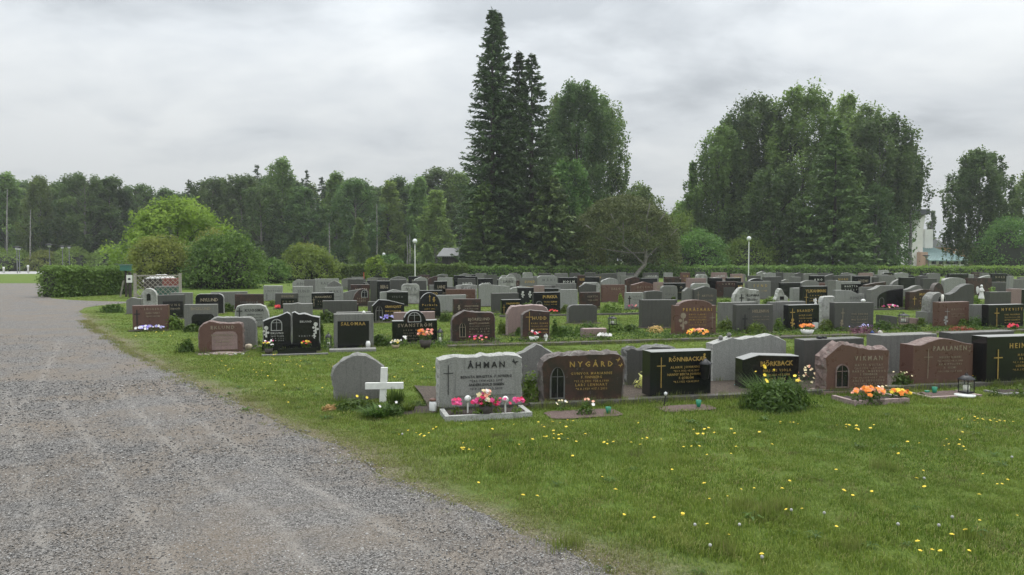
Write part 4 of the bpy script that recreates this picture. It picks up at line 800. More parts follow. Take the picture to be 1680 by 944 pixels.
for q in FAR: far(q[0], q[1], q[2], q[3], q[4], q[5], q[6] if len(q) > 6 else 'dim')
gf = random.Random(44); nf = 0
for s_ in (28, 29.6, 34.4, 36, 41, 42.6, 47.4, 49, 54):
    x = 470 if s_ < 40 else 520
    while x < 1680 and nf < 72:
        w = gf.uniform(.62, .95) / s_ * F; P = rowpt(x, s_); w = w * s_ / P.y; x += gf.uniform(.25, 1.1) * w
        if all(x + w < a - 1 or x > b + 1 for a, b in used.get(s_, [])) and gf.random() < .6 and x + w < 1680:
            hgt = gf.uniform(.5, .74); Y = P.y; top = 427.2 + (CAMZ - hgt) * F / rowpt(x + w / 2, s_).y; mt = gf.choice(['mg', 'dg', 'bk', 'lg', 'bb', 'dg', 'dg', 'bk', 'mg']); used.setdefault(s_, []).append((x, x + w)); nf += 1
            lt = gf.random() < .5; kw = dict(name=FARN[nf % 12], uc=.55, vn=.68, hn=.14, wn=.6, ink='dim' if mt != 'lg' else 'grey') if lt else {}
            stone(x, x + w, top, s_, gf.choice(['rect', 'rect', 'rect', 'hump', 'round', 'flatw', 'gableL']), mt, T=.17, **kw)
        x += w
print('fill', nf, len(STONES))

# labels for the stones that were not described by hand
def zone(x):
    Z_ = [(500, "before the light green bushes"), (560, "at the hedge's left end"), (600, 'beside the thin red marker pole'), (660, 'left of the globe lamp'), (700, 'under the left globe lamp'), (745, 'before the small hut'),
          (790, "left below the tall firs"), (850, 'below the tallest fir'), (910, 'below the right-hand fir'), (960, "between firs and pine"), (1030, "left below the spreading pine"), (1090, 'by the leaning pine trunk'), (1150, 'right of the leaning pine trunk'), (1215, 'left of the right globe lamp'), (1250, 'under the right globe lamp'),
          (1310, 'right of the right globe lamp'), (1370, "below the large birches"), (1430, "below the dark spruce"), (1480, "below the rightmost large birch"), (1540, 'in front of the white church'), (1610, 'below the far right birch'), (1800, "at the photo's right edge")]
    for a, b in Z_:
        if x < a: return b
SW = {'rect': 'square-cut', 'hump': 'uneven-topped', 'gable': 'gabled', 'gableL': 'peaked', 'gableR': 'peaked', 'round': 'round-shouldered', 'full': 'round-topped', 'low': 'low-arched', 'flatw': 'rough-topped', 'slopeL': 'slant-topped', 'slopeR': 'slant-topped', 'clip': 'clipped-corner', 'wave': 'wavy', 'waveR': 'wavy', 'shoulder': 'shouldered', 'arch': 'round-topped'}
buck = {}
for d in STONES:
    e_ = d['o']; e_['category'] = 'gravestone'
    e_['group'] = 'gravestones in the far rows' if not d['label'] else ('gravestones of the nearest grave row' if d['s'] < 10.5 else 'gravestones of the second grave row' if d['s'] < 17.2 else 'gravestones of the middle rows')
    if d['label']: e_['label'] = d['label']
    else:
        dep = 'farthest rows' if d['s'] > 45 else 'far rows' if d['s'] > 37 else 'middle rows'
        L = '%s%s %s headstone, %s, %s' % ('blank ' if d['blank'] else 'lettered ', GRW[d['mat']], SW[d['shape']], dep, zone(d['xc']))
        buck.setdefault(L, []).append(d)
for L, ds in buck.items():
    ds.sort(key=lambda q: q['xc'])
    if len(ds) == 1: ds[0]['o']['label'] = L; continue
    for i, d in enumerate(ds):
        w = ['leftmost', 'second', 'third', 'fourth', 'fifth'][min(i, 4)] if i < len(ds) - 1 or len(ds) > 5 else 'rightmost'
        d['o']['label'] = '%s %s%s' % (w, 'from the left: ' if w not in ('leftmost', 'rightmost') else '', L)

# ------------------------------------------------------------------ shrubs, hedges
def bush(px0, px1, top, base, mat, n=3000, size=.12, label='', seed=1, name='shrub', depth=None, Y=None, group=None, lump=.22, flat=1.0):
    xc = (px0 + px1) / 2
    P = G(xc, base) if Y is None else Vector((AT(xc, base, Y).x, Y, 0))
    rx = (px1 - px0) / 2 / F * P.y; h = AT(xc, top, P.y).z; ry = depth or min(rx, h * 1.3)
    me = bushmesh(name, rx, ry, h, n, size, mat, seed, lump=lump)
    o = link(name, me, None, (P.x, P.y + ry * .7, 0)); tag(o, label, 'shrub' if name in ('shrub', 'bush') else 'plant' if name != 'hedge' else 'hedge', group); return o
def hedge(A, B, w, h, n, size, mat, label, seed=0, name='hedge'):
    A = Vector(A); B = Vector(B); L = (B - A).length; g = np.random.default_rng(seed)
    a = math.atan2(B.y - A.y, B.x - A.x)
    u = g.uniform(0, L, n); k = g.uniform(0, 1, n); wob = .06 * np.sin(u * 2.3) + .05 * np.sin(u * 5.1 + 1)
    y = np.where(k < .45, -w / 2, np.where(k < .6, w / 2, g.uniform(-w / 2, w / 2, n))); z = np.where(k < .6, g.uniform(0.03, h, n), h + wob)
    ends = k > .95; u = np.where(ends, g.choice([0, L], n), u); z = np.where(ends, g.uniform(0, h, n), z)
    P = np.stack([u, y * (1 + .06 * np.sin(u * 3 + z * 4)), z], 1) + g.normal(size=(n, 3)) * .06; P[:, 2] = np.clip(P[:, 2], .03, None)
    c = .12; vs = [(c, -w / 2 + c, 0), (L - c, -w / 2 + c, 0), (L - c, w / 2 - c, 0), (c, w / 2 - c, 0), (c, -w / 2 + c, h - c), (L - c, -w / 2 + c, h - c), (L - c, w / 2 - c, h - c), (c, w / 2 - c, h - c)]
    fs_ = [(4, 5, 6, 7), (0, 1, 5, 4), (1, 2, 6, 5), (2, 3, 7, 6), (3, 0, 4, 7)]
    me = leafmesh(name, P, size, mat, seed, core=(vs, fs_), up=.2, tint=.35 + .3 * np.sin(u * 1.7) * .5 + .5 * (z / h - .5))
    o = link(name, me, None, (A.x, A.y, 0), (0, 0, a)); return tag(o, label, 'hedge')
hedge(G(79, 488), G(203, 482.5), 1.3, 1.22, 16000, .11, L_HDG, 'dark clipped hedge block at the gravel bend on the left, left of the lattice screen', 3)
hedge(AT(535, 455, 63), AT(765, 455, 66), 1.4, 1.2, 14000, .17, L_HDG, 'long clipped green hedge behind the graves, running behind the left globe lamp', 4)
hedge(AT(765, 455, 66.4), AT(1430, 455, 74), 1.4, 1.0, 16000, .2, L_HDG, 'low dark hedge in the deep shade under the firs, pine and birches', 5)
hedge(AT(1430, 455, 74.2), AT(2100, 455, 80), 1.4, .95, 12000, .2, L_SHR, 'bright green low hedge closing the graveyard in front of the church, right side', 6)
B_ = bush
B_(200, 300, 388, 476, L_OLV, 9000, .15, 'olive-green rounded shrub behind the lattice screen, left of the darker one', 1, Y=43)
B_(285, 418, 384, 474, L_SHD, 12000, .15, 'broad dark green shrub right of the lattice screen, taller than the graves', 2, Y=42)
B_(300, 380, 378, 470, L_OLV, 6000, .15, 'olive-green shrub top rising between the two big shrubs at the left', 3, Y=45)
B_(412, 470, 425, 468, L_SHD, 3500, .14, 'dark low shrub left of the bright green bushes', 5, Y=52)
B_(445, 545, 404, 462, L_SHR, 8000, .18, 'bright green bushy shrub at the left end of the clipped hedge', 6, Y=58)
B_(470, 530, 400, 455, L_OLV, 4000, .18, 'olive shrub crown showing above the bright green bushes', 7, Y=64)
B_(598, 631, 421, 458, L_MAP, 2500, .17, 'small light green pointed shrub standing before the clipped hedge', 8, Y=60)
B_(612, 660, 417, 450, L_SHD, 2500, .2, 'dark bush peeping over the clipped hedge left of the globe lamp', 9, Y=72)
for i, (a, b, t, m, lb) in enumerate([(-60, 40, 408, L_SHR, 'leafy light green shrub at the far left edge beyond the gravel road'), (30, 90, 412, L_OLV, 'olive shrub behind the twin grey lamp posts'), (75, 140, 404, L_SHR, 'light green shrub right behind the tall grey lamp post at the left'), (130, 200, 408, L_SHR, 'light green shrub beyond the dark hedge block'),
        (150, 235, 402, L_SHD, 'dark shrub beyond the dark hedge block, left of the olive ones'), (-200, -70, 400, L_SHR, 'light green shrub outside the left picture edge')]):
    if i < 5: B_(a, b, t, 445, m, 4500, .26, lb, 20 + i, Y=108 + i * 1.5)
B_(1105, 1205, 378, 455, L_SHD, 9000, .22, 'rounded leafy shrub between the pine and the right globe lamp', 31, Y=76)
B_(1195, 1285, 388, 455, L_SHR, 7000, .22, 'leafy shrub directly behind the right globe lamp', 32, Y=80)
B_(1085, 1150, 345, 452, L_SHR, 5000, .25, 'taller light green bush at the right edge of the pine', 33, Y=84)
B_(930, 1000, 395, 455, L_OLV, 5000, .2, 'olive undergrowth bush at the left foot of the pine', 34, Y=72)
B_(1530, 1560, 436, 452, L_OLV, 2500, .2, 'flowering low shrub in front of the turquoise roof', 35, Y=84)
B_(1630, 1720, 355, 455, L_SHD, 6500, .24, 'rounded green small tree at the right edge below the far right birch', 36, Y=82)
B_(1600, 1650, 400, 452, L_SHD, 3000, .22, 'dark shrub at the foot of the far right birch', 37, Y=84)

# ------------------------------------------------------------------ trees
# three tall Siberian firs
FIRS = [(808, 14, 74, 4.6, 'tallest narrow fir with a twin tip, left of the group of three', 11), (852, 84, 77, 3.2, 'slender fir tip between the two larger firs', 12), (872, 88, 72, 4.3, 'broad right-hand fir of the group of three', 13)]
for x, t, Y, rr, lb, sd in FIRS:
    P = AT(x, 455, Y); H = AT(x, t, Y).z
    me, tb = conifer_mesh('fir', H, rr * .95, int(H * 3.2), 17, 40, L_FIR, sd, base=.3, power=.68, size=.42, irr=.12, keep=.92, up=.06)
    tm = tb.mesh('trunk', BARKD); mktree('fir_tree', (P.x, Y, 0), me, tm, None, lb, 'tree', 'tall firs behind the graves')
P = AT(817, 455, 76); H2 = AT(817, 18, 76).z
me, tb = conifer_mesh('fir', H2, 4.0, int(H2 * 3.2), 16, 38, L_FIR, 14, base=.3, power=.7, size=.42, irr=.12, up=.06)
mktree('fir_tree', (P.x, 76, 0), me, tb.mesh('trunk', BARKD), None, 'second stem of the tallest fir, its tip just right of the highest tip', 'tree', 'tall firs behind the graves')
for x, t, Y, rr, sd, lb in [(793, 300, 70, 2.5, 15, 'low wide fir skirting the left foot of the tall firs'), (902, 290, 70, 4.2, 16, 'low wide fir skirting the right foot of the tall firs')]:
    P = AT(x, 455, Y); H = AT(x, t, Y).z
    me, tb = conifer_mesh('fir', H, rr, int(H * 3), 18, 34, L_SPR, sd, base=.2, power=.6, size=.55); mktree('fir_tree', (P.x, Y, 0), me, tb.mesh('trunk', BARKD), None, lb, 'tree', 'tall firs behind the graves')
# dark spruce in front of the birches
P = AT(1368, 455, 78); H = AT(1368, 195, 78).z
me, tb = conifer_mesh('spruce', H, 5.0, int(H * 2.8), 17, 38, L_SPR, 17, base=.3, power=.75, size=.58)
mktree('spruce_tree', (P.x, 78, 0), me, tb.mesh('trunk', BARKD), None, 'dark green conical spruce in front of the large birches', 'tree')
def birch(x, top, Y, rpx, n, mat, seed, label, base=3.0, droop=.7, size=.3, bark=None, prof=None, name='birch_tree', group='large birches', sc=1.0, **k):
    P = AT(x, 455, Y); H = AT(x, top, Y).z; Rr = rpx * Y / F; n = int(n * 1.35); size *= 1.1
    me, tb, lb_ = birch_mesh('crown', H, Rr, base, n, size, mat, seed, droop, prof=prof)
    return mktree(name, (P.x, Y, 0), me, tb.mesh('trunk', bark or BIRB), lb_.mesh('branches', BARKD), label, 'tree', group)
wide = lambda u: np.clip(np.sin(np.pi * np.clip(u * .8 + .17, 0, 1)) ** .5, .15, 1)
birch(950, 128, 90, 62, 26000, L_BIRD, 41, 'tall weeping birch just right of the firs', droop=1.0, prof=wide)
birch(985, 150, 93, 46, 16000, L_BIR, 42, 'birch with drooping right flank against the sky, right of the firs', droop=1.1, prof=wide)
birch(915, 150, 96, 40, 12000, L_BIR, 43, 'loose birch crown tucked behind the right-hand fir', droop=1.0)
birch(1235, 152, 92, 68, 26000, L_BIRD, 44, 'left birch of the large right-hand group', droop=.9, prof=wide)
birch(1180, 205, 90, 50, 16000, L_BIR, 45, 'lower birch on the left flank of the large group, strands hanging outside', droop=1.2, prof=wide)
birch(1208, 172, 94, 44, 12000, L_BIRD, 62, 'birch shoulder between the two left birches of the large group', droop=1.0, prof=wide)
birch(1135, 262, 91, 20, 4000, L_BIR, 63, 'thin hanging birch strands at the far left of the large group', droop=1.4, base=5)
birch(1412, 165, 93, 44, 12000, L_BIR, 64, 'birch filling the group between the pale thin-topped and the right one', droop=1.0, prof=wide)
birch(1492, 232, 92, 20, 3500, L_BIRD, 65, 'outermost reaching crown at the right of the large group', droop=1.0, base=10)
birch(1315, 135, 88, 72, 28000, L_BIR, 46, 'highest birch in the middle of the large group', droop=.9, prof=wide)
birch(1385, 146, 96, 46, 12000, L_BIRL, 47, 'pale thin-topped birch right of the highest one', droop=.5, size=.26)
birch(1440, 185, 90, 60, 20000, L_BIRD, 48, 'right birch of the large group, branches reaching out over the church', droop=1.1, prof=wide, base=7)
birch(1472, 240, 94, 28, 6000, L_BIRD, 49, 'slim birch at the right flank of the large group, left of the church tower', droop=1.2, base=9)
birch(1270, 270, 84, 60, 14000, L_BIRD, 50, 'dark lower birch filling the foot of the large group', droop=.9, base=1.5, prof=wide)
birch(1436, 300, 86, 38, 9000, L_BIRD, 51, 'low dark birch right of the spruce', droop=.8, base=1.0, prof=wide)
birch(1604, 243, 92, 52, 22000, L_BIRD, 52, 'rounded birch standing free at the right, before the ochre house', droop=.9, prof=wide, group='birches at the right edge', base=2.6)
birch(1690, 268, 98, 45, 12000, L_BIR, 53, 'birch cut by the right edge of the photo', droop=.9, group='birches at the right edge')
birch(1528, 342, 150, 10, 1500, L_BIRD, 54, 'small slim tree beside the white church wall', droop=.5, group='birches at the right edge', size=.35)
birch(1050, 300, 100, 60, 12000, L_BIR, 55, 'low green tree crown behind the top of the pine', droop=.6, name='rowan_tree', group='background trees by the pine', base=1.5)
birch(1120, 330, 96, 45, 9000, L_BIRL, 56, 'light green tree between the pine and the large birches', droop=.5, name='rowan_tree', group='background trees by the pine', base=1)
birch(930, 260, 84, 50, 14000, L_SHD, 58, 'dark leafy tree low between the right-hand fir and the pine', droop=.6, name='rowan_tree', group='background trees by the pine', base=1.0, prof=wide)
# the maple behind the olive shrubs
P = AT(295, 455, 58); H = AT(295, 327, 58).z; Rr = 80 * 58 / F
def dome(u): return np.clip(np.sqrt(np.clip(1 - (u * 1.0) ** 2.2, 0, 1)), .1, 1)
me, tb, lb_ = birch_mesh('crown', H, Rr, 1.2, 16000, .24, L_MAP, 57, .15, prof=dome)
mktree('maple_tree', (P.x, 58, 0), me, tb.mesh('trunk', BARK), lb_.mesh('branches', BARKD), 'bright yellow-green dome-shaped maple left of centre', 'tree')
# the spreading pine with bare pale limbs and leaning trunk
def pine():
    Y = 68; g = np.random.default_rng(60); x0 = AT(1052, 455, Y).x; e_ = empty('pine_tree', (x0, Y, 0)); tag(e_, 'broad mountain pine with bare pale limbs and a leaning crooked trunk', 'tree')
    W = lambda px, py: Vector((AT(px, py, Y).x - x0, 0, AT(px, py, Y).z))
    tb = MB(); tb.tube([(W(1042, 452) + Vector((0, 0, -.1))), W(1050, 443), W(1058, 435), W(1060, 424), W(1059, 410), W(1062, 396), W(1062, 384)], [.2, .18, .17, .16, .14, .11, .08], 8); tb.obj('trunk', BARK, e_)
    bb = MB()
    for a in [[(1058, 436), (1040, 418), (1022, 404), (1000, 394)], [(1022, 404), (1022, 380), (1020, 362)], [(1020, 382), (1008, 366), (1000, 352)], [(1060, 424), (1080, 405), (1100, 388), (1112, 375)], [(1060, 400), (1045, 375), (1040, 350)], [(1062, 390), (1078, 368), (1090, 350)], [(1059, 415), (1030, 415), (985, 408)], [(1063, 398), (1069, 386), (1084, 380)], [(1062, 384), (1060, 360), (1065, 335)], [(1000, 394), (975, 380), (960, 370)]]:
        d_ = g.uniform(-1.2, .2); bb.tube([W(*p) + Vector((0, d_ * i / len(a), 0)) for i, p in enumerate(a)], [.09 * (1 - i * .22) for i in range(len(a))], 6, cap=False)
    bb.obj('branches', BARK, e_)
    n = 1250; th = g.uniform(0, 2 * np.pi, n); ph = g.uniform(0.0, 1, n) ** .8
    cx = W(1030, 400).x; rx = 96 * Y / F; hz = W(1030, 318).z
    r_ = np.sqrt(1 - ph ** 2.4); C = np.stack([cx + rx * r_ * np.cos(th) * g.uniform(.8, 1, n), 2.2 + 4.2 * r_ * np.sin(th) * g.uniform(.8, 1, n), 1.2 + (hz - 1.4) * ph], 1)
    C = C[(C[:, 2] > 2.7) | (np.abs(C[:, 0] - cx) > rx * .55) | (C[:, 1] > 2.5)]
    P, T = clusters(g, C, g.uniform(.35, .75, len(C)), 36, .7); link('crown', leafmesh('crown', P, .22, L_PIN, 61, aspect=3, tint=T), e_)
pine()
# the wood on the left: a few tree kinds, every tree its own object
KINDS_ = []
for i, (H, Rr, b, n, mt, dr, pf) in enumerate([(18, 3.6, 2.2, 14000, L_BIR, .7, None), (19, 3.8, 2.4, 15000, L_BIRD, .5, None), (15, 2.7, 1.0, 11000, L_BIRL, .5, lambda u: np.clip((1 - u) ** .6 * np.minimum(1, u * 6 + .3), .08, 1)), (17, 4.2, 1.2, 16000, L_BIRD, .4, wide), (14, 3.2, .6, 11000, L_BIR, .5, lambda u: np.clip((1 - u) ** .7 * np.minimum(1, u * 6 + .3), .08, 1))]):
    me, tb, lb_ = birch_mesh('crown', H, Rr, b, n, .34, mt, 70 + i, dr, prof=pf); KINDS_.append((me, tb.mesh('trunk', BIRB if i in (0, 2, 4) else BARK), lb_.mesh('branches', BARKD), H))
me, tb = conifer_mesh('spruce', 18, 3.0, 44, 11, 16, L_FIR, 80, base=1, power=.8, size=.55); KINDS_.append((me, tb.mesh('trunk', BARKD), None, 18))
TN = ['birch_tree', 'aspen_tree', 'birch_tree', 'alder_tree', 'birch_tree', 'spruce_tree']
def wood(x, top, Y, k, label, seed, group='trees of the wood behind the hedges'):
    P = AT(x, 455, Y); H = AT(x, top, Y).z; c, t_, l_, H0 = KINDS_[k]; s = H / H0; w = s * random.Random(seed).uniform(1.0, 1.5)
    return mktree(TN[k], (P.x, Y, 0), c, t_, l_, label, 'tree', group, rz=seed * 1.7, sc=(w, w, s))
FRONT = [(-25, 285, 118, 1, 'dark tree at the left picture edge'), (12, 278, 119, 0, 'birch with a pale stem near the left picture edge'), (68, 283, 116, 0, 'birch with the straightest white trunk, above the grey lamp posts'), (100, 292, 122, 1, 'slim tree right of the straight white-trunked birch'), (140, 281, 118, 3, 'broad dark tree left of the pale gap in the treeline'),
 (185, 284, 121, 1, 'dark tree above the right end of the dark hedge block'), (228, 298, 124, 3, 'rounded tree left behind the yellow-green maple'), (275, 303, 126, 1, 'tree right behind the maple top, low in the treeline'), (312, 292, 124, 5, 'dark spruce behind the yellow-green maple'), (352, 288, 122, 3, 'broad tree right behind the maple'),
 (398, 282, 120, 3, 'dark broad tree above the big dark shrub'), (424, 268, 126, 5, 'tall dark spruce tip left of the highest birch of the wood'), (464, 253, 116, 0, 'highest birch of the wood, a rounded top left of centre'), (505, 276, 124, 5, 'spruce tip right of the highest birch of the wood'), (498, 300, 112, 1, 'mid-height tree above the bright green bushes'),
 (552, 276, 116, 4, 'pointed light birch above the left part of the hedge'), (585, 290, 110, 3, 'dense tree in the middle of the wood'), (590, 352, 94, 4, 'small bright young birch in front of the wood, right of the bare white stem'), (640, 290, 112, 2, 'slender pointed light birch left of the globe lamp'), (655, 285, 120, 1, 'taller tree behind the slender light birch'),
 (690, 283, 114, 4, 'light green pointed birch above the globe lamp'), (715, 305, 104, 2, 'fresh green pointed birch right of the globe lamp'), (728, 272, 124, 3, 'dark tree crown left of the firs'), (755, 278, 120, 0, 'birch crown tucked against the left of the firs'), (430, 300, 112, 3, 'dark tree left in front of the highest birch'), (700, 395, 88, 4, 'lowest young birch left of the small hut')]
for i, (x, t, Y, k, lb) in enumerate(FRONT): wood(x, t + 3, Y, k, lb, i + 1)
g_ = random.Random(5)
for i in range(64):
    x = -80 + i * 15.2 + g_.uniform(-8, 8); top = np.interp(x, [-80, 140, 270, 340, 465, 560, 700, 900], [290, 292, 308, 298, 280, 292, 290, 300]) + g_.uniform(2, 16)
    wood(x, top, g_.uniform(130, 145), g_.choice([1, 3, 3, 1, 5, 0]), 'green tree standing in the dense back of the wood, one of many alike', 100 + i, 'trees in the dense back of the wood')
for i, x in enumerate((1760, 1815, 1880, 1930, 2010, 2080, 2160)): wood(x, 285 + (i * 37) % 50, 100 + (i * 13) % 22, (0, 3, 1, 4, 3, 0, 1)[i], 'tree standing outside the right picture edge, one of a loose line', 300 + i, 'trees outside the right picture edge')
# undergrowth of the wood
g = np.random.default_rng(90); n = 60000
P = np.stack([AT(-400, 455, 128).x + g.uniform(0, 1, n) * 130, 124 + g.uniform(0, 12, n), g.uniform(0, 1, n) ** 1.3 * 8], 1)
P[:, 2] *= .55 + .3 * np.sin(P[:, 0] * .7) + .2 * np.sin(P[:, 0] * 1.9)
tag(link('undergrowth', leafmesh('undergrowth', P, .55, L_SHD, 91)), kind='stuff')
g = np.random.default_rng(92); n = 26000; xa, xb = AT(880, 455, 104).x, AT(1480, 455, 104).x
P = np.stack([g.uniform(xa, xb, n), 100 + g.uniform(0, 8, n), g.uniform(0, 1, n) * 8], 1)
tag(link('undergrowth', leafmesh('undergrowth', P, .5, L_SHD, 93)), kind='stuff')
for x, y0, y1, Y, lb in [(540, 366, 428, 98, 'bare slender white stem standing before the wood'), (618, 335, 425, 107, 'thin grey stem in the middle of the wood'), (672, 385, 432, 96, 'pale thin stem left of the globe lamp post'), (668, 388, 430, 99, 'second pale thin stem left of the globe lamp post'), (12, 310, 410, 110, 'slanting pale stem at the left picture edge'), (50, 345, 405, 110, 'thin brownish stem left of the straight white trunk')]:
    a = AT(x, y0, Y); b = AT(x, 455, Y); mb = MB(); mb.tube([(b.x, Y, 0), (b.x + .1, Y, a.z * .5), (a.x, Y, a.z)], [.13, .1, .05], 6)
    tag(mb.obj('tree_stem', BIRB), lb, 'tree', 'bare stems before the wood')

# ------------------------------------------------------------------ lamps
def globelamp(x, top, Y, label, r=.17):
    P = AT(x, 455, Y); zt = AT(x, top, Y).z; e_ = empty('street_lamp', (P.x, Y, 0)); tag(e_, label, 'street lamp', 'white globe lamps')
    MB().tube([(0, 0, 0), (0, 0, zt - 2 * r)], [.05, .04], 10).obj('pole', WHITEP, e_)
    MB().lathe([(0, 0), (.06, 0), (.07, .05), (.05, .07), (0, .07)], 12, (0, 0, zt - 2 * r - .04)).obj('collar', BLACKM, e_)
    MB().lathe([(max(.001, r * math.sin(math.pi * i / 10)), -r * math.cos(math.pi * i / 10)) for i in range(11)], 16, (0, 0, zt - r)).obj('globe', FROST, e_)
globelamp(681, 392, 62, 'white globe lamp on a white pole left of the small hut', .2)
globelamp(1228, 388, 66, 'white globe lamp on a white pole before the large birches', .2)
globelamp(630, 415, 100, 'distant small white globe lamp above the hedge, pole hidden', .22)
GREYP = plain('galvanised_post', (0.2, 0.205, 0.21), .5, .3, var=.1)
def flatlamp(x, top, base, Y, label):
    P = AT(x, base, Y); zt = AT(x, top, Y).z; e_ = empty('street_lamp', (P.x, Y, 0)); tag(e_, label, 'street lamp', 'grey disc-headed lamps at the left')
    MB().tube([(0, 0, 0), (0, 0, zt - .3)], [.055, .045], 8).obj('pole', GREYP, e_)
    MB().lathe([(0, 0), (.15, 0), (.2, .22), (0, .24)], 12, (0, 0, zt - .42)).obj('lamp_glass', FROST, e_)
    MB().lathe([(0, 0), (.42, 0), (.44, .06), (.15, .16), (0, .18)], 16, (0, 0, zt - .18)).obj('lamp_hood', BLACKM, e_)
flatlamp(28.5, 404, 448, 92, 'left one of the twin grey lamp posts beside the gravel road'); flatlamp(32.5, 405, 447, 97, 'right one of the twin grey lamp posts beside the gravel road')
flatlamp(82, 400, 447, 86, 'tallest grey lamp post, above the left end of the dark hedge block'); flatlamp(103, 403, 440, 104, 'second grey lamp post above the dark hedge block'); flatlamp(114, 403, 440, 108, 'third and furthest grey lamp post above the dark hedge block')
flatlamp(514, 409, 440, 100, 'thin grey lamp post among the bright green bushes'); flatlamp(1519, 418, 450, 96, 'dark lamp post before the turquoise church roof')
P = AT(597, 455, 58); MBp = MB().tube([(P.x, 58, 0), (P.x, 58, AT(597, 447, 58).z)], .035, 8)
tag(MBp.obj('marker_pole', plain('red_paint', (.45, .08, .04), .5)), 'thin reddish marker pole among the rear graves', 'pole')
for x, y in ((6, 443), (46, 440), (94, 441)):
    P = AT(x, y, 93); e_ = MB().lathe([(0, 0), (.1, 0), (.1, P.z + .1), (.13, P.z + .12), (.13, P.z + .35), (0, P.z + .37)], 8).obj('bollard_light', WHITEP, None, (P.x, 93, 0)); tag(e_, 'small white bollard light by the gravel road, ' + {6: 'at the left picture edge', 46: 'right of the twin grey lamp posts', 94: 'right of the tallest grey lamp post'}[x], 'bollard', 'white bollard lights')

# ------------------------------------------------------------------ hut, church, ochre house
def hut():
    Y = 78; a = AT(727, 455, Y); w = 2.0; e_ = empty('garden_hut', (AT(740, 455, Y).x, Y, 0)); tag(e_, 'small dark wooden hut with pale shingle roof left of the firs', 'hut')
    hz = AT(740, 420, Y).z; rz = AT(740, 408, Y).z; DK = plain('dark_boarding', (.03, .025, .022), .8); RF = plain('pale_roof_shingles', (.2, .2, .2), .85)
    MB().box(-.95, .95, 0, 2.2, 0, hz).obj('wall', DK, e_)
    mb = MB()
    for sgn in (-1, 1):
        y0 = 1.1 + sgn * 1.6
        mb.add([(-1.45, y0, hz - .1), (1.45, y0, hz - .1), (1.0, 1.1, rz), (-.9, 1.1, rz), (-1.45, y0, hz - .02), (1.45, y0, hz - .02), (1.0, 1.1, rz + .08), (-.9, 1.1, rz + .08)], [(0, 1, 2, 3), (4, 7, 6, 5), (0, 4, 5, 1), (1, 5, 6, 2), (3, 2, 6, 7), (0, 3, 7, 4)])
    mb.obj('roof', RF, e_)
    for k in range(13):
        x = -1.35 + k * .225; MB().box(x, x + .03, -.52, 1.0, 0, .02).obj('roof_batten', RF, e_, (0, 0, hz + .02), (math.atan2(rz - hz, 1.6), 0, 0))
    MB().box(-.3, .35, -.04, -.004, .1, hz - .25).obj('door', plain('hut_door', (.05, .04, .035), .8), e_)
hut()
def hut2():
    Y = 92; e_ = empty('service_shed', (AT(848, 455, Y).x, Y, 0)); tag(e_, 'low shed with pale roof glimpsed under the firs', 'shed'); z = AT(848, 418, Y).z
    MB().box(-2.6, 2.6, 0, 3, 0, z - .5).obj('wall', plain('pale_shed_wall', (.4, .38, .35), .8), e_); MB().box(-3, 3, -.4, 3.4, z - .5, z - .15).obj('roof', plain('shed_roof', (.12, .12, .125), .8), e_)
hut2()
def church():
    Y = 135; WL = plain('white_render', (.62, .61, .58), .8, var=.08, scale=.6); CU = plain('green_copper_sheet', (.2, .3, .29), .6, .0, var=.15, scale=1.5); PK = plain('pink_brick_wall', (.42, .27, .2), .8, var=.15)
    x0 = AT(1495, 455, Y).x; e_ = empty('church', (x0, Y, 0)); tag(e_, 'white church with swooping wedge tower, flat dark cap and turquoise sheet roof', 'church')
    W = lambda px, py: (AT(px, py, Y).x - x0, AT(px, py, Y).z)
    pts = [W(1462, 455), W(1478, 420), W(1492, 400), W(1500, 385), W(1508, 362), W(1519, 350), W(1514, 382), W(1514, 455)]
    mb = MB(); n = len(pts); mb.poly([(x, 0, z) for x, z in pts]); mb.poly([(x, 7, z) for x, z in reversed(pts)])
    for i in range(n): j = (i + 1) % n; mb.poly([(pts[i][0], 0, pts[i][1]), (pts[i][0], 7, pts[i][1]), (pts[j][0], 7, pts[j][1]), (pts[j][0], 0, pts[j][1])])
    mb.obj('tower_wall', WL, e_)
    a = W(1470, 352); b = W(1523, 345); MB().box(a[0], b[0], -.6, 7.6, a[1], a[1] + .9).obj('tower_cap', plain('dark_roof_cap', (.05, .055, .06), .6), e_)
    a = W(1502, 401); b = W(1546, 401); c = W(1585, 427); d = W(1515, 427); mb = MB()
    mb.add([(a[0], 6, a[1]), (b[0], 6, b[1]), (c[0], -2, c[1]), (d[0], -2, d[1]), (a[0], 6, a[1] - .2), (b[0], 6, b[1] - .2), (c[0], -2, c[1] - .2), (d[0], -2, d[1] - .2)], [(0, 3, 2, 1), (4, 5, 6, 7), (3, 7, 6, 2), (2, 6, 5, 1), (0, 4, 7, 3)]); mb.obj('nave_roof', CU, e_)
    mb = MB()
    for k in range(15):
        t = k / 14; p0 = Vector((a[0] + (b[0] - a[0]) * t, 6, a[1] + .06)); p1 = Vector((d[0] + (c[0] - d[0]) * t, -2, d[1] + .06)); MB().tube([p0, p1], .05, 4).obj('roof_seam', CU, e_)
    MB().box(W(1504, 430)[0], W(1516, 430)[0], -1.2, 3, 0, W(1504, 414)[1]).obj('porch_wall', PK, e_)
    MB().box(W(1518, 430)[0], W(1582, 430)[0], -1.2, 5.5, 0, W(1504, 429)[1]).obj('nave_wall', WL, e_)
    a = W(1538, 375); MB().box(a[0], a[0] + 1.5, 4, 8, 0, a[1]).obj('rear_wall', WL, e_)
    for k in range(5): x = W(1522 + k * 12, 436)[0]; MB().box(x, x + .8, -1.26, -1.19, .9, 1.6).obj('window', GR['bk'][0], e_)
church()
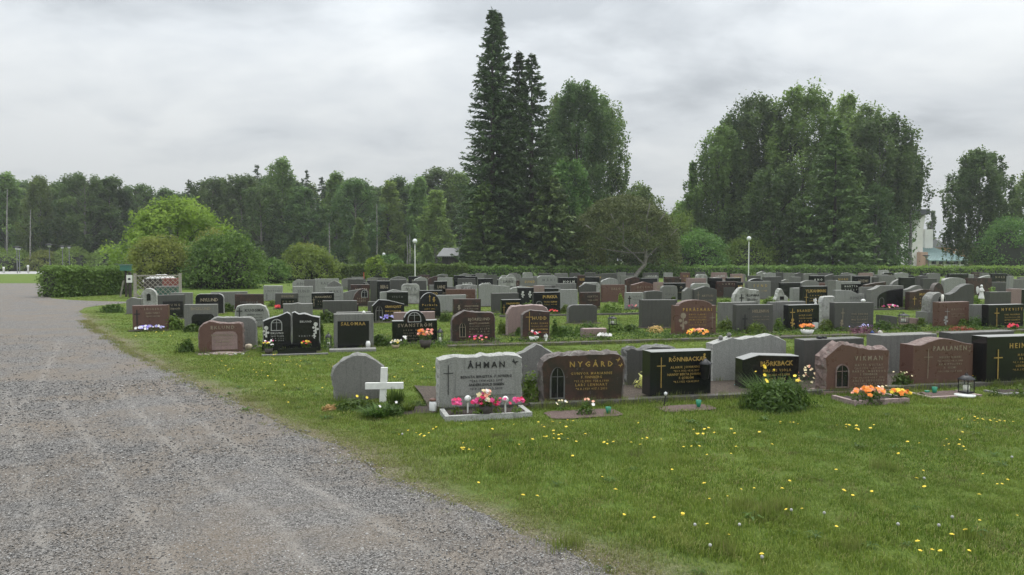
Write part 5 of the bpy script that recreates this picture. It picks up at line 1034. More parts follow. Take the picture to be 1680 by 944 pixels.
def ochre():
    Y = 140; x0 = AT(1600, 455, Y).x; e_ = empty('ochre_house', (x0, Y, 0)); tag(e_, 'ochre yellow house glimpsed behind the free-standing birch at the right', 'house'); z = AT(1600, 405, Y).z
    MB().box(-5, 6, 0, 8, 0, z).obj('wall', plain('ochre_wall', (.4, .24, .09), .8, var=.1), e_)
    MB().add([(-5.5, -.6, z - .1), (6.5, -.6, z - .1), (6.5, 4, z + 2), (-5.5, 4, z + 2), (6.5, 8.6, z - .1), (-5.5, 8.6, z - .1)], [(0, 1, 2, 3), (3, 2, 4, 5), (1, 4, 2), (0, 3, 5)]) if False else None
    mb = MB(); mb.add([(-5.5, -.6, z - .1), (6.5, -.6, z - .1), (6.5, 4, z + 1.6), (-5.5, 4, z + 1.6), (6.5, 8.6, z - .1), (-5.5, 8.6, z - .1)], [(0, 1, 2, 3), (3, 2, 4, 5), (1, 4, 2), (0, 3, 5)]); mb.obj('roof', plain('grey_house_roof', (.2, .2, .21), .7), e_)
    for k in range(4):
        w_ = MB().box(-4 + k * 2.5, -3 + k * 2.5, -.06, -.01, z * .35, z * .8).obj('window', WHITEP, e_); MB().box(-3.9 + k * 2.5, -3.1 + k * 2.5, -.09, -.062, z * .38, z * .77).obj('pane', GR['bk'][0], w_)
ochre()

# ------------------------------------------------------------------ lattice screen with bins, sign, watering point
def screen():
    A = G(222, 490); B = G(296, 489); L = (B - A).length; a = math.atan2(B.y - A.y, B.x - A.x); e_ = empty('lattice_screen', A, a); tag(e_, 'weathered wooden lattice screen with square posts hiding the bins', 'fence')
    H = AT(222, 450, A.y).z
    for x in (0, L): MB().box(x - .055, x + .055, -.055, .055, 0, H).obj('post', TIMBER, e_); MB().box(x - .06, x + .06, -.06, .06, H, H + .025).obj('post_cap', TIMBER, e_)
    MB().box(.05, L - .05, -.03, .03, H - .1, H - .04).obj('top_rail', TIMBER, e_); MB().box(.05, L - .05, -.03, .03, .08, .14).obj('bottom_rail', TIMBER, e_)
    h = H - .24; z0 = .14; x0, x1 = .06, L - .06; st = .2
    for sgn in (1, -1):
        k = -int(h / st) - 1
        while x0 + k * st < x1:
            p = []; xs = x0 + k * st
            t0 = max(0, (x0 - xs)); t1 = min(h, x1 - xs)
            if t1 > t0 + .03:
                xa, xb = xs + t0, xs + t1
                if sgn < 0: xa, xb = x0 + x1 - xa, x0 + x1 - xb
                MB().tube([(xa, sgn * .008, z0 + t0), (xb, sgn * .008, z0 + t1)], .013, 4).obj('lattice_slat', TIMBER, e_)
            k += 1
    def bx(px0, px1, py0, py1, dy, d, mat, name, label):
        P = AT((px0 + px1) / 2, py1, A.y + dy); w = (px1 - px0) / F * P.y; zt = AT(px0, py0, A.y + dy).z
        o = empty(name, (P.x, P.y, 0), a); tag(o, label, 'bin' if 'bin' in name else 'sack'); return o, w, zt, d
    o, w, zt, d = bx(256, 289, 470, 490, .5, .6, None, 'waste_bin', 'green waste bin behind the lattice screen')
    GB = plain('dull_green_plastic', (.05, .14, .1), .5); MB().box(-w / 2, w / 2, 0, d, .05, zt - .05).obj('bin_body', GB, o); MB().box(-w / 2 - .02, w / 2 + .02, -.02, d + .02, zt - .05, zt).obj('bin_lid', GREYP, o)
    o, w, zt, d = bx(268, 293, 457, 490, 1.3, .7, None, 'waste_bin', 'red-brown container standing behind the green waste bin')
    RB = plain('red_brown_sheet', (.22, .06, .045), .6); MB().box(-w / 2, w / 2, 0, d, .03, zt - .03).obj('bin_body', RB, o); MB().box(-w / 2 - .02, w / 2 + .02, -.02, d + .02, zt - .03, zt).obj('bin_lid', RB, o)
    o, w, zt, d = bx(238, 262, 459, 490, 1.2, .7, None, 'waste_bin', 'dark container left of the red-brown one behind the lattice')
    MB().box(-w / 2, w / 2, 0, d, .03, zt).obj('bin_body', CLAY, o); MB().box(-w / 2 - .02, w / 2 + .02, -.02, d + .02, zt + .002, zt + .04).obj('bin_lid', BLACKM, o)
    P = AT(265, 455, A.y + 2.4); g = random.Random(4); mb = MB(); n = 14
    vs = []; W_ = 52 / F * P.y
    for j in range(4):
        for i in range(n):
            t = i / (n - 1); k = j / 3; vs.append(((t - .5) * W_, (k - .5) * 1.0, .55 + (P.z + .12 - .55) * (math.sin(math.pi * (.15 + .7 * t)) * (1 if j in (1, 2) else .55)) + g.uniform(-.03, .03)))
    mb.add(vs, [(j * n + i, j * n + i + 1, (j + 1) * n + i + 1, (j + 1) * n + i) for j in range(3) for i in range(n - 1)], 0, False); mb.box(-W_ / 2 * .9, W_ / 2 * .9, -.45, .45, 0, .54)
    tag(mb.obj('covered_pile', plain('pale_tarpaulin', (.45, .44, .42), .6), None, (P.x, P.y, 0), (0, 0, a)), 'pile under a pale tarpaulin behind the lattice screen', 'pile')
screen()
def signpost():
    A = G(213, 488.5); e_ = empty('sign_post', A, R(8)); tag(e_, 'dark post with small white pictogram sign left of the lattice screen', 'sign')
    z1 = AT(213, 451.5, A.y).z; z0 = AT(213, 464, A.y).z
    MB().box(-.05, .05, 0, .1, 0, z1 + .12).obj('post', BARKD, e_); s = MB().box(-.12, .12, -.03, -.002, z0, z1).obj('sign_board', WHITEP, e_)
    mb = MB(); zc_ = (z0 + z1) / 2; mb.poly([(-.05, -.033, zc_ - .05), (.05, -.033, zc_ - .05), (.065, -.033, zc_), (.03, -.033, zc_ + .035), (-.03, -.033, zc_ + .035), (-.065, -.033, zc_)]); mb.obj('pictogram', INK['dark'], s)
    A = G(205, 488); e_ = empty('watering_point', A, R(8)); tag(e_, 'green roofed tool box on a dark post, left of the white pictogram sign', 'tool box')
    zt = AT(205, 434, A.y).z; zb = AT(205, 444.5, A.y).z; MB().box(-.04, .04, .12, .2, 0, zb).obj('post', BARKD, e_)
    MB().box(-.19, .19, 0, .32, zb, zt - .05).obj('box', plain('green_sheet_box', (.04, .15, .11), .5), e_); MB().box(-.22, .22, -.03, .35, zt - .05, zt).obj('lid', plain('grey_green_lid', (.1, .17, .14), .5), e_)
    for dx in (-.16, -.2): MB().tube([(dx, -.05, 0), (dx + .12, .05, .75)], .013, 6).obj('tool_handle', TIMBER, e_)
signpost()

# grass-free earth discs round each stone, coloured dark to stand in for contact shade
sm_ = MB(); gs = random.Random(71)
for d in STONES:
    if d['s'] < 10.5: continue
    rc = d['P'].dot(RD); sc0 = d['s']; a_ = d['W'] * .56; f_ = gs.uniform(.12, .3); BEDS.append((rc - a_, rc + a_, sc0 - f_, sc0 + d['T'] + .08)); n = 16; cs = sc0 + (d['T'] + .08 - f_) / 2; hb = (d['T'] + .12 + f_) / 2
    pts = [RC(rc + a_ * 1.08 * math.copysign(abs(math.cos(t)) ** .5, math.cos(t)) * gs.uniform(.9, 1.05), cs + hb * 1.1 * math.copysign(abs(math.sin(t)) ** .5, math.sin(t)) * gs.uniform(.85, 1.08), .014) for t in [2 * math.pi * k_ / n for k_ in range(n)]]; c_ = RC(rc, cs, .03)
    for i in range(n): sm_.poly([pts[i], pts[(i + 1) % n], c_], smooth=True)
tag(sm_.obj('soil_contact_shade', soilmat('earth_contact_shade', (0.02, 0.017, 0.011), (0.085, 0.068, 0.045), 24)), kind='stuff')

# ------------------------------------------------------------------ flowers, plants and grave goods
def petalmat(name, col): return plain(name, col, .6, var=.18, scale=60)
PET = {k: petalmat(k + '_petals', c) for k, c in dict(pink=(.62, .06, .22), hot=(.7, .03, .12), orange=(.85, .28, .03), peach=(.8, .38, .25), yellow=(.8, .6, .04), white=(.75, .73, .7), violet=(.25, .2, .6), red=(.6, .03, .03), cream=(.7, .6, .35), purple=(.12, .04, .14), lilac=(.42, .4, .7), coral=(.75, .22, .17)).items()}
def bloom(mb, c, r, m=0, g=rnd, layers=1):
    c = Vector(c); ax = Vector((g.uniform(-.5, .5), g.uniform(-1.1, -.1), g.uniform(.3, 1))).normalized(); u = ax.orthogonal().normalized(); w = ax.cross(u)
    for l in range(layers):
        rr = r * (1 - .38 * l); o = ax * r * .25 * l; n = 5; ph = l * .6
        for i in range(n):
            a = ph + 2 * math.pi * i / n; d = u * math.cos(a) + w * math.sin(a); s = u * -math.sin(a) + w * math.cos(a)
            mb.poly([c + o, c + o + d * rr * .6 + s * rr * .45 + ax * rr * .2, c + o + d * rr + ax * rr * (.12 + .25 * l), c + o + d * rr * .6 - s * rr * .45 + ax * rr * .2], m)
def plant(P, rx, ry, h, nleaf, lsize, lmat, label, blooms=(), nb=0, bs=.03, seed=1, name='flowering_plant', cat='flowers', group=None, single=False, layers=1, spread=1.0, top=.6, ups=0.3, aspect=2.2):
    e_ = empty(name, P, RA); tag(e_, label, cat, group); g = random.Random(seed); gg = np.random.default_rng(seed)
    if nleaf:
        u = gg.normal(size=(nleaf, 3)); u /= np.linalg.norm(u, axis=1, keepdims=True); u *= gg.uniform(.3, 1, (nleaf, 1)) ** .5
        Q = u * np.array([rx, ry, h * .5]); Q[:, 2] = np.abs(Q[:, 2]) * 1.75; ks = gg.uniform(size=nleaf) < .12; Q[ks] *= gg.uniform(1.05, 1.35, (ks.sum(), 1)); Q[:, 0] *= 1 + .2 * np.sin(np.arctan2(Q[:, 1], Q[:, 0]) * 3 + seed); Q[:, 2] = np.clip(Q[:, 2], .01, None)
        link('foliage', leafmesh('foliage', Q, lsize, lmat, seed, up=ups, aspect=aspect), e_)
    cols = list(blooms); mb = MB()
    for i in range(nb):
        a = g.uniform(0, 2 * math.pi); q = math.sqrt(g.random()) * spread; z = h * (top + (1.02 - top) * math.sqrt(max(0, 1 - q * q)) * g.uniform(.8, 1.1)); c = (rx * q * math.cos(a), ry * q * math.sin(a), z)
        if single:
            m1 = MB(); bloom(m1, (0, 0, 0), bs * g.uniform(.75, 1.2), 0, g, layers); o = m1.obj('blossom', PET[g.choice(cols)], e_, c)
        else: bloom(mb, c, bs * g.uniform(.7, 1.2), cols.index(g.choice(cols)) if len(cols) else 0, g, layers)
    if mb.v: mb.obj('blossoms', [PET[c] for c in cols], e_)['kind'] = 'stuff'
    return e_
def PL(px, base, ytop, w, **k):          # plant by picture position: centre x, foot y, top y, width in pixels
    P = G(px, base); h = max(.03, AT(px, ytop, P.y).z); r = w / 2 / F * P.y
    ry = k.pop('ry', r * .7); return plant(P, r, ry, h, k.pop('n', 120), k.pop('ls', .05), k.pop('lm', L_PLT), k.pop('label'), **k)
def lantern(px, base, top, label, w=.13, tilt=0, z=0, hang=False, mat=None):
    P = G(px, base); H = AT(px, top, P.y).z - z; e_ = empty('grave_lantern', P + Vector((0, 0, z)), RA + .2); tag(e_, label, 'lantern', 'grave lanterns'); m = mat or BLACKM
    h = H * .66; a = w / 2
    MB().box(-a, a, -a, a, 0, .015).obj('base', m, e_)
    for sx in (-1, 1):
        for sy in (-1, 1): MB().box(sx * a - .008 * (sx > 0), sx * a + .008 * (sx < 0), sy * a - .008 * (sy > 0), sy * a + .008 * (sy < 0), .015, h).obj('corner_post', m, e_)
    MB().box(-a * .9, a * .9, -a * .9, a * .9, .017, h - .002).obj('glass', GLASS, e_)
    r2 = a * 1.414 * 1.12; MB().lathe([(r2, 0), (r2 * .98, .01), (r2 * .45, H * .2), (r2 * .2, H * .22), (r2 * .22, H * .29), (.001, H * .31)], 4, (0, 0, 0)).obj('roof', m, e_, (0, 0, h), (0, 0, math.pi / 4))
    MB().tube([(.018 * math.cos(t), 0, h + H * .32 + .018 * math.sin(t)) for t in [k * math.pi / 5 for k in range(11)]], .003, 5).obj('ring', m, e_)
    MB().lathe([(0, 0), (a * .55, 0), (a * .55, h * .45), (0, h * .47)], 12, (0, 0, .018)).obj('candle', WAX, e_)
    return e_
# white cross, grass tuft and clutter at the left end of the nearest row
P = G(628, 660); e_ = empty('wooden_cross', P, RA * .3); tag(e_, 'white painted wooden grave cross before the rounded grey headstone', 'cross'); k = P.y / F
zc_ = AT(628, 633, P.y).z; zt = AT(628, 603, P.y).z
MB().box(-5.5 * k, 5.5 * k, -.02, .02, 0, zt).obj('upright', WHITEP, e_, (0, 0, 0), (0, .05, 0)); MB().box(-31 * k, 31 * k, -.028, .024, -.036, .036).obj('crossbar', WHITEP, e_, (.02, 0, zc_), (0, 0, 0))
def tuft(px, base, top, w, n, mat, label, seed=1, spikes=0, tcol='yellow', bw=.006, cat='plant', name='grass_tuft', lean=.5):
    P = G(px, base); h = AT(px, top, P.y).z; r = w / 2 / F * P.y; g = random.Random(seed); mb = MB()
    for i in range(n):
        a = g.uniform(0, 6.28); q = math.sqrt(g.random()) * r * .6; x, y = q * math.cos(a), q * math.sin(a) * .7; L = h * g.uniform(.45, 1.0); a2 = a + g.uniform(-.8, .8); o = g.uniform(.1, lean) * r
        dx, dy = math.cos(a2), math.sin(a2); sx, sy = -dy * bw, dx * bw
        p1 = Vector((x + dx * o * .3, y + dy * o * .3, L * .55)); p2 = Vector((x + dx * o, y + dy * o, L * g.uniform(.8, 1)))
        mb.poly([(x - sx, y - sy, 0), (x + sx, y + sy, 0), (p1.x + sx, p1.y + sy, p1.z), (p1.x - sx, p1.y - sy, p1.z)]); mb.poly([(p1.x - sx, p1.y - sy, p1.z), (p1.x + sx, p1.y + sy, p1.z), p2])
    o = mb.obj(name, mat, None, P); at = o.data.attributes.new('tint', 'FLOAT', 'POINT'); t = []
    for i in range(n): t += [g.random()] * 7
    at.data.foreach_set('value', np.array(t[:len(o.data.vertices)], np.float32)); return tag(o, label, cat)
tuft(650, 672, 632, 40, 170, L_PLD, 'tall dark grass tuft growing at the right arm of the white cross', 2)
tuft(622, 684, 662, 60, 260, L_PLD, 'low spreading dark grass under the white cross', 3, lean=1.4)
tuft(668, 676, 655, 34, 90, L_PLT, 'short grass right of the white cross', 4, lean=1)
PL(580, 672, 652, 74, label='low weedy ground plants at the foot of the rounded grey headstone', n=500, ls=.045, lm=L_PLD, blooms=['yellow'], nb=2, bs=.022, name='weed_patch', cat='plant')
PL(640, 682, 660, 56, label='leafy weeds under the white cross', n=420, ls=.045, lm=L_PLD, blooms=['white'], nb=2, bs=.015, name='weed_patch', cat='plant', seed=5)
PL(540, 674, 662, 26, label='dry brown clippings left of the rounded grey headstone', n=150, ls=.04, lm=leafmat('dry_grass', (.12, .09, .05), (.22, .17, .1)), name='clippings', cat='plant', seed=6)
PL(690, 668, 656, 40, label='small dark ground plants between the white cross and the frosted grave candle', n=200, ls=.035, lm=L_PLD, name='weed_patch', cat='plant', seed=7)
P = G(710, 676); e_ = empty('grave_candle', P); tag(e_, 'frosted glass grave candle with brown lid left of the light grey headstone', 'candle'); k = P.y / F
MB().lathe([(0, 0), (5.2 * k, 0), (6 * k, 3 * k), (6 * k, 15 * k), (4.5 * k, 18 * k), (0, 18 * k)], 14).obj('glass_jar', FROST, e_); MB().lathe([(0, 0), (5.5 * k, 0), (5.8 * k, 3 * k), (3 * k, 4.5 * k), (0, 4.5 * k)], 14, (0, 0, 18.2 * k)).obj('lid', plain('brown_lid', (.16, .08, .06), .5), e_)
# framed flower bed of the light grey stone
def frame(p0, p1, depth, mat, fill, label, w=.05, h=.06, name='grave_border'):
    A = G(*p0); B = G(*p1); r0, r1, s = A.dot(RD), B.dot(RD), (A.dot(RN) + B.dot(RN)) / 2; L = r1 - r0; e_ = empty(name, RC(r0, s), RA); tag(e_, label, 'grave border'); BEDS.append((r0 - .01, r1 + .01, s - .01, s + depth))
    MB().box(0, L, 0, w, 0, h).obj('front_edging', mat, e_); MB().box(.0, w, w + .002, depth, 0, h - .003).obj('side_edging', mat, e_); MB().box(L - w, L, w + .002, depth, 0, h - .003).obj('side_edging', mat, e_)
    mb = MB(); g = random.Random(8); nx = 16; ny = 6; vs = [(w + (L - 2 * w) * i / nx, w + (depth - w) * j / ny, h * .55 + .02 * math.sin(math.pi * j / ny) + g.uniform(-.008, .01)) for j in range(ny + 1) for i in range(nx + 1)]
    mb.add(vs, [(j * (nx + 1) + i, j * (nx + 1) + i + 1, (j + 1) * (nx + 1) + i + 1, (j + 1) * (nx + 1) + i) for j in range(ny) for i in range(nx)], 0, True); mb.obj('soil', fill, e_)
    return e_
frame((729, 691), (876, 688), .42, GR['lg'][1], SOIL, 'light granite border full of dark soil and pink flowers before the light grey headstone')
frame((1402, 667), (1492, 662), .4, GR['pk'][1], SOIL, 'pinkish granite border full of soil and orange flowers before the wavy brown headstone')
frame((1532, 657), (1608, 651), .36, GR['pk'][1], REDGRAV, 'low border filled with reddish gravel before the curved reddish headstone', h=.03)
frame((1646, 650), (1760, 645), .3, GR['mg'][1], SOIL, 'grey border before the black headstone at the right edge', h=.03)
def patch(p0, p1, depth, mat, label=None):
    A = G(*p0); B = G(*p1); r0, r1, s = A.dot(RD), B.dot(RD), (A.dot(RN) + B.dot(RN)) / 2; BEDS.append((r0, r1, s, s + depth)); g = random.Random(3); n = 24; mb = MB()
    c = RC((r0 + r1) / 2, s + depth / 2, .03); pts = []
    for i in range(n):
        t = 2 * math.pi * i / n; pts.append(RC((r0 + r1) / 2 + (r1 - r0) / 2 * math.copysign(abs(math.cos(t)) ** .45, math.cos(t)) * g.uniform(.95, 1.02), s + depth / 2 + depth / 2 * math.copysign(abs(math.sin(t)) ** .45, math.sin(t)) * g.uniform(.93, 1.03), .012))
    for i in range(n): mb.poly([pts[i], pts[(i + 1) % n], c], smooth=True)
    tag(mb.obj('gravel_patch', mat), kind='structure')
patch((905, 690), (1030, 684), .42, REDGRAV); patch((1092, 679), (1182, 673), .34, REDGRAV); patch((655, 682), (722, 680), .5, SOIL); patch((325, 583), (402, 580), .3, soilmat('pink_pebbles', (.25, .18, .15), (.55, .45, .4), 30)); patch((745, 571), (818, 568), .4, REDGRAV)
for i, (x, b, t, c, lb) in enumerate([(749, 686, 658, ['pink', 'hot'], 'leftmost pink petunia in the light granite border'), (786, 688, 661, ['pink', 'hot'], 'second pink petunia, right of the left white ball light'), (816, 686, 661, ['hot', 'pink'], 'third petunia, between the bouquet pot and the right white ball light'), (848, 685, 661, ['pink', 'hot'], 'rightmost pink petunia in the light granite border')]):
    P = G(x, b); P.z = .04; plant(P, .07, .06, .12, 70, .035, L_PLT, lb, group='petunias in the light granite border', seed=30 + i)
    e2 = [o for o in COL.objects if o.get('label') == lb][0]
    g = random.Random(60 + i)
    for k_ in range(13):
        m1 = MB(); bloom(m1, (0, 0, 0), g.uniform(.02, .028), 0, g, 2); a = g.uniform(0, 6.28); q = g.uniform(.02, .085); m1.obj('blossom', PET[g.choice(c)], e2, (math.cos(a) * q, math.sin(a) * q * .6 - .03, .11 + g.uniform(0, .055)))
P = G(797, 687); P.z = .03; e_ = empty('bouquet_pot', P); tag(e_, 'dark pot with mixed pink, yellow and white roses, centre of the light granite border', 'flower pot')
MB().lathe([(0, 0), (.055, 0), (.075, .11), (.07, .11), (.05, .02)], 14).obj('pot', CLAY, e_)
gg = np.random.default_rng(3); Q = gg.normal(size=(120, 3)) * np.array([.07, .05, .035]); Q[:, 2] += .17; link('foliage', leafmesh('foliage', Q, .045, L_PLD, 3), e_)
g = random.Random(9)
for i in range(17): m1 = MB(); bloom(m1, (0, 0, 0), .033, 0, g, 3); a = g.uniform(0, 6.28); q = math.sqrt(g.random()) * .11; m1.obj('blossom', PET[g.choice(['pink', 'hot', 'cream', 'white', 'peach', 'pink', 'coral'])], e_, (q * math.cos(a), -.03 + q * math.sin(a) * .5, .19 + .075 * (1 - q / .11) + g.uniform(-.02, .02)))
for x, b, t, lb in ((767.5, 685, 649, 'left white ball light on a stick in the light granite border'), (829, 684, 650, 'right white ball light on a stick in the light granite border')):
    P = G(x, b); P.z = .03; zt = AT(x, t, P.y).z - .03; e_ = empty('ball_light', P); tag(e_, lb, 'garden light', 'ball lights'); r = 5.6 * P.y / F
    MB().tube([(0, 0, 0), (0, 0, zt - 2 * r + .004)], .009, 8).obj('stick', WHITEP, e_); MB().lathe([(max(.001, r * math.sin(math.pi * i / 10)), -r * math.cos(math.pi * i / 10)) for i in range(11)], 16, (0, 0, zt - r)).obj('globe', FROST, e_)
# green cone vases
for x, b, t, lb in ((998, 681, 668, 'green cone vase right of the small rose bush'), (1146, 671, 656.5, 'green cone vase before the black slab headstone'), (1533, 649, 635, 'green cone vase before the curved reddish headstone'), (1521, 647, 641, 'second, half sunk green cone vase left of the other before the curved reddish headstone')):
    P = G(x, b); zt = AT(x, t, P.y).z; MBv = MB().lathe([(0, 0), (.018, 0), (.032, zt), (.028, zt), (.014, .02)], 12); tag(MBv.obj('cone_vase', GREENPL, None, P), lb, 'vase', 'green cone vases')
# plants of the nearest row
PL(870, 662, 600, 44, label='light green fern-like bush between the light grey and the brown headstones', n=420, ls=.07, lm=L_PLT, name='bush', cat='shrub', aspect=3)
PL(961, 682, 655, 34, label='small dark rose bush before the brown headstone, one pale rose', n=260, ls=.035, lm=L_PLD, blooms=['peach', 'white'], nb=4, bs=.022, name='rose_bush', cat='shrub', seed=4)
PL(922, 676, 658, 34, label='thin pale yellow flowers at the left foot of the brown headstone', n=60, ls=.03, lm=L_PLD, blooms=['cream', 'white'], nb=7, bs=.014, seed=5)
PL(1054, 642, 605, 22, label='light variegated plant at the left side of the black slab headstone', n=90, ls=.08, lm=leafmat('pale_leaves', (.2, .26, .12), (.38, .42, .25)), name='leafy_plant', cat='plant', aspect=3.5, seed=6)
PL(1272, 672, 618, 126, label='big feathery dark green bush with yellow flowers before the low black headstone', n=2600, ls=.06, lm=L_PLD, blooms=['yellow'], nb=3, bs=.03, name='feathery_bush', cat='shrub', seed=7, aspect=3.2, top=.9)
tuft(1265, 668, 606, 92, 520, L_PLD, 'long feathery stems rising out of the big bush before the low black headstone', 8, lean=1.2, name='feathery_plant', bw=.004)
for i, (x, t) in enumerate(((1252, 602), (1307, 625), (1238, 610), (1268, 607))):
    P = G(x, 655); z = AT(x, t, P.y).z; e_ = empty('tall_flower', P); tag(e_, ['largest yellow flower on a tall stem over the big bush', 'yellow flower at the right shoulder of the big bush', 'thin budding stem left of the largest yellow flower', 'small yellow bud just right of the largest yellow flower'][i], 'flower', 'yellow flowers over the big bush')
    MB().tube([(0, 0, 0), (.01, 0, z)], .004, 5).obj('stem', L_PLD, e_); m1 = MB(); bloom(m1, (0, 0, 0), .035 if i < 2 else .015, 0, g, 2); m1.obj('blossom', PET['yellow'], e_, (.01, 0, z))
PL(1295, 634, 596, 34, label='dried pinkish flower heads before the low black headstone', n=30, ls=.03, lm=L_PLD, blooms=['peach', 'cream', 'coral'], nb=26, bs=.018, seed=9, top=.3)
PL(1327, 640, 600, 26, label='dried pinkish flowers in a dark vase right of the low black headstone', n=20, ls=.03, lm=L_PLD, blooms=['peach', 'cream'], nb=22, bs=.02, seed=10, top=.3)
PL(1425, 664, 637, 64, label='left orange begonia mound in the pinkish border', n=260, ls=.045, lm=L_PLD, blooms=['orange', 'orange', 'peach'], nb=34, bs=.031, single=True, layers=3, seed=11, ry=.1)
PL(1476, 660, 640, 36, label='right orange begonia mound in the pinkish border', n=160, ls=.045, lm=L_PLD, blooms=['orange', 'yellow'], nb=17, bs=.031, single=True, layers=3, seed=12, ry=.09)
PL(1448, 656, 632, 30, label='small whitish rose between the orange begonia mounds', n=130, ls=.035, lm=L_PLT, blooms=['white', 'cream'], nb=5, bs=.018, seed=13)
PL(1478, 638, 608, 38, label='green leafy clump between the wavy brown and the curved reddish headstones', n=420, ls=.05, lm=L_PLD, blooms=['cream'], nb=5, bs=.015, seed=14, name='bush', cat='shrub')
PL(1605, 630, 610, 22, label='yellowish green plant right of the curved reddish headstone', n=130, ls=.04, lm=L_PLT, blooms=['yellow'], nb=6, bs=.012, seed=15)
PL(1632, 652, 632, 26, label='small dark sprig before the black headstone at the right edge', n=90, ls=.035, lm=L_PLD, seed=16, name='bush', cat='plant'); PL(1672, 652, 626, 30, label='olive cushion plant under the right picture edge headstone', n=160, ls=.035, lm=L_PLT, seed=17, name='bush', cat='plant')
P = G(1583, 653); MBv = MB().lathe([(0, 0), (.11, 0), (.115, .02), (0, .025)], 20); tag(MBv.obj('stone_dish', WHITEP, None, P + Vector((0, 0, .02))), 'round white slab under the black lantern', 'slab'); lantern(1585, 651, 612, 'black glass lantern with a white candle on the round white slab', z=.05, w=.125)
e_ = MB().tube([(0, 0, 0), (.02, 0, .13)], .006, 6).obj('solar_stake', BLACKM, None, G(1089, 668)); e_.data.materials[0] = BLACKM; tag(e_, 'thin black stake with a glass bud before the black slab headstone', 'garden light')
MB().lathe([(0, 0), (.018, .015), (.02, .035), (0, .05)], 10, (.02, 0, .125)).obj('glass_bud', FROST, e_)
P = G(1212, 637); mb = MB(); mb.add([(-.1, 0, 0), (-.02, -.05, .05), (.04, 0, .02), (.0, .06, .04), (.12, .02, .05), (.1, -.04, .01)], [(0, 1, 3), (1, 2, 3), (2, 4, 3), (2, 5, 4)]); tag(mb.obj('ribbon', plain('turquoise_ribbon', (.03, .3, .3), .4), None, P + Vector((0, 0, .02))), 'crumpled turquoise ribbon on the mulch left of the low black headstone', 'ribbon')
# plants, pots and lanterns of the second row
def pot(px, base, top, w, cols, label, lm=L_PLD, seed=1, potm=CLAY, nb=14, bs=.022, n=80):
    P = G(px, base); k = P.y / F; H = AT(px, top, P.y).z; ph = H * .45; r = w / 2 * k; e_ = empty('flower_pot', P); tag(e_, label, 'flower pot')
    MB().lathe([(0, 0), (r * .6, 0), (r * .85, ph), (r * .8, ph), (r * .55, .02)], 12).obj('pot', potm, e_); gg = np.random.default_rng(seed); Q = gg.normal(size=(n, 3)); Q /= np.linalg.norm(Q, axis=1, keepdims=True); Q *= np.array([r, r * .8, (H - ph) * .5]); Q[:, 2] += ph + (H - ph) * .45
    link('foliage', leafmesh('foliage', Q, .04, lm, seed), e_); g = random.Random(seed); mb = MB()
    for i in range(nb): a = g.uniform(0, 6.28); q = math.sqrt(g.random()) * r; bloom(mb, (q * math.cos(a), q * math.sin(a) * .7 - .02, ph + (H - ph) * g.uniform(.5, 1)), bs * g.uniform(.7, 1.2), g.randrange(len(cols)), g, 2)
    if nb: mb.obj('blossoms', [PET[c] for c in cols], e_)['kind'] = 'stuff'
pot(366, 577, 558, 16, ['yellow', 'cream'], 'small pot of yellow pansies before the pink inset tablet', seed=1); pot(441, 582, 559, 17, ['white', 'yellow', 'pink'], 'left pot of mixed pansies before the black double headstone', seed=2); pot(503, 580, 559, 17, ['yellow', 'red'], 'right pot of yellow pansies before the black double headstone', seed=3)
pot(649, 572, 558, 16, ['cream', 'white', 'yellow'], 'wicker basket of pale flowers left of the arch headstone', seed=4, potm=plain('wicker', (.35, .28, .18), .8)); pot(698, 572, 541, 24, ['peach', 'coral', 'orange'], 'dark pot of salmon orange flowers before the arch headstone', seed=5, nb=34, bs=.032, n=120)
PL(664, 569, 552, 13, label='small white-flowered plant before the arch headstone', n=50, lm=L_PLT, blooms=['white'], nb=8, bs=.022, seed=6)
P = G(485, 583); MB_ = MB(); e_ = empty('grave_slab', P, RA); tag(e_, 'long black and grey slab under the black double headstone', 'plinth'); MB().box(-.3, .35, .02, .06, 0, .12).obj('plinth', GR['bk'][0], e_); MB().box(-.55, .55, -.12, .0, 0, .03).obj('slab', GR['dg'][1], e_)
P = G(580, 578); e_ = empty('grave_slab', P, RA); tag(e_, 'flat grey slab under the framed black panel headstone', 'plinth'); MB().box(-.42, .4, -.02, .25, 0, .05).obj('slab', GR['mg'][1], e_)
PL(569, 572, 562, 20, label='peach-coloured shell and flower ornament before the framed black panel', n=0, blooms=['peach', 'white', 'peach'], nb=26, bs=.025, seed=7, top=.3); PL(593, 571, 553, 18, label='black and white rooster-like figure cluster before the framed black panel', n=40, ls=.05, lm=L_PUR, blooms=['white', 'purple'], nb=10, bs=.02, seed=8, top=.2)
lantern(539, 571, 545, 'black lantern with white candle between the black double stone and the framed black panel', w=.1); lantern(722, 563, 537, 'pointed black lantern between the arch headstone and the dark brown peaked one', w=.1); lantern(606, 568, 535, 'tall pale lantern against the right frame of the black panel headstone', w=.09, mat=plain('grey_metal', (.25, .25, .25), .5, .4))
P = G(604, 573); tag(MB().lathe([(0, 0), (.04, 0), (.045, .1), (.03, .15), (0, .15)], 12).obj('white_vase', WHITEP, None, P), 'small white vase at the right corner of the framed black panel headstone', 'vase')
P = G(408, 574); tag(MB().lathe([(0, 0), (.05, 0), (.07, .06), (.05, .1), (0, .11)], 12).obj('clay_ornament', plain('cream_clay', (.45, .38, .28), .7), None, P), 'round cream ornament between the reddish and the black double headstones', 'ornament')
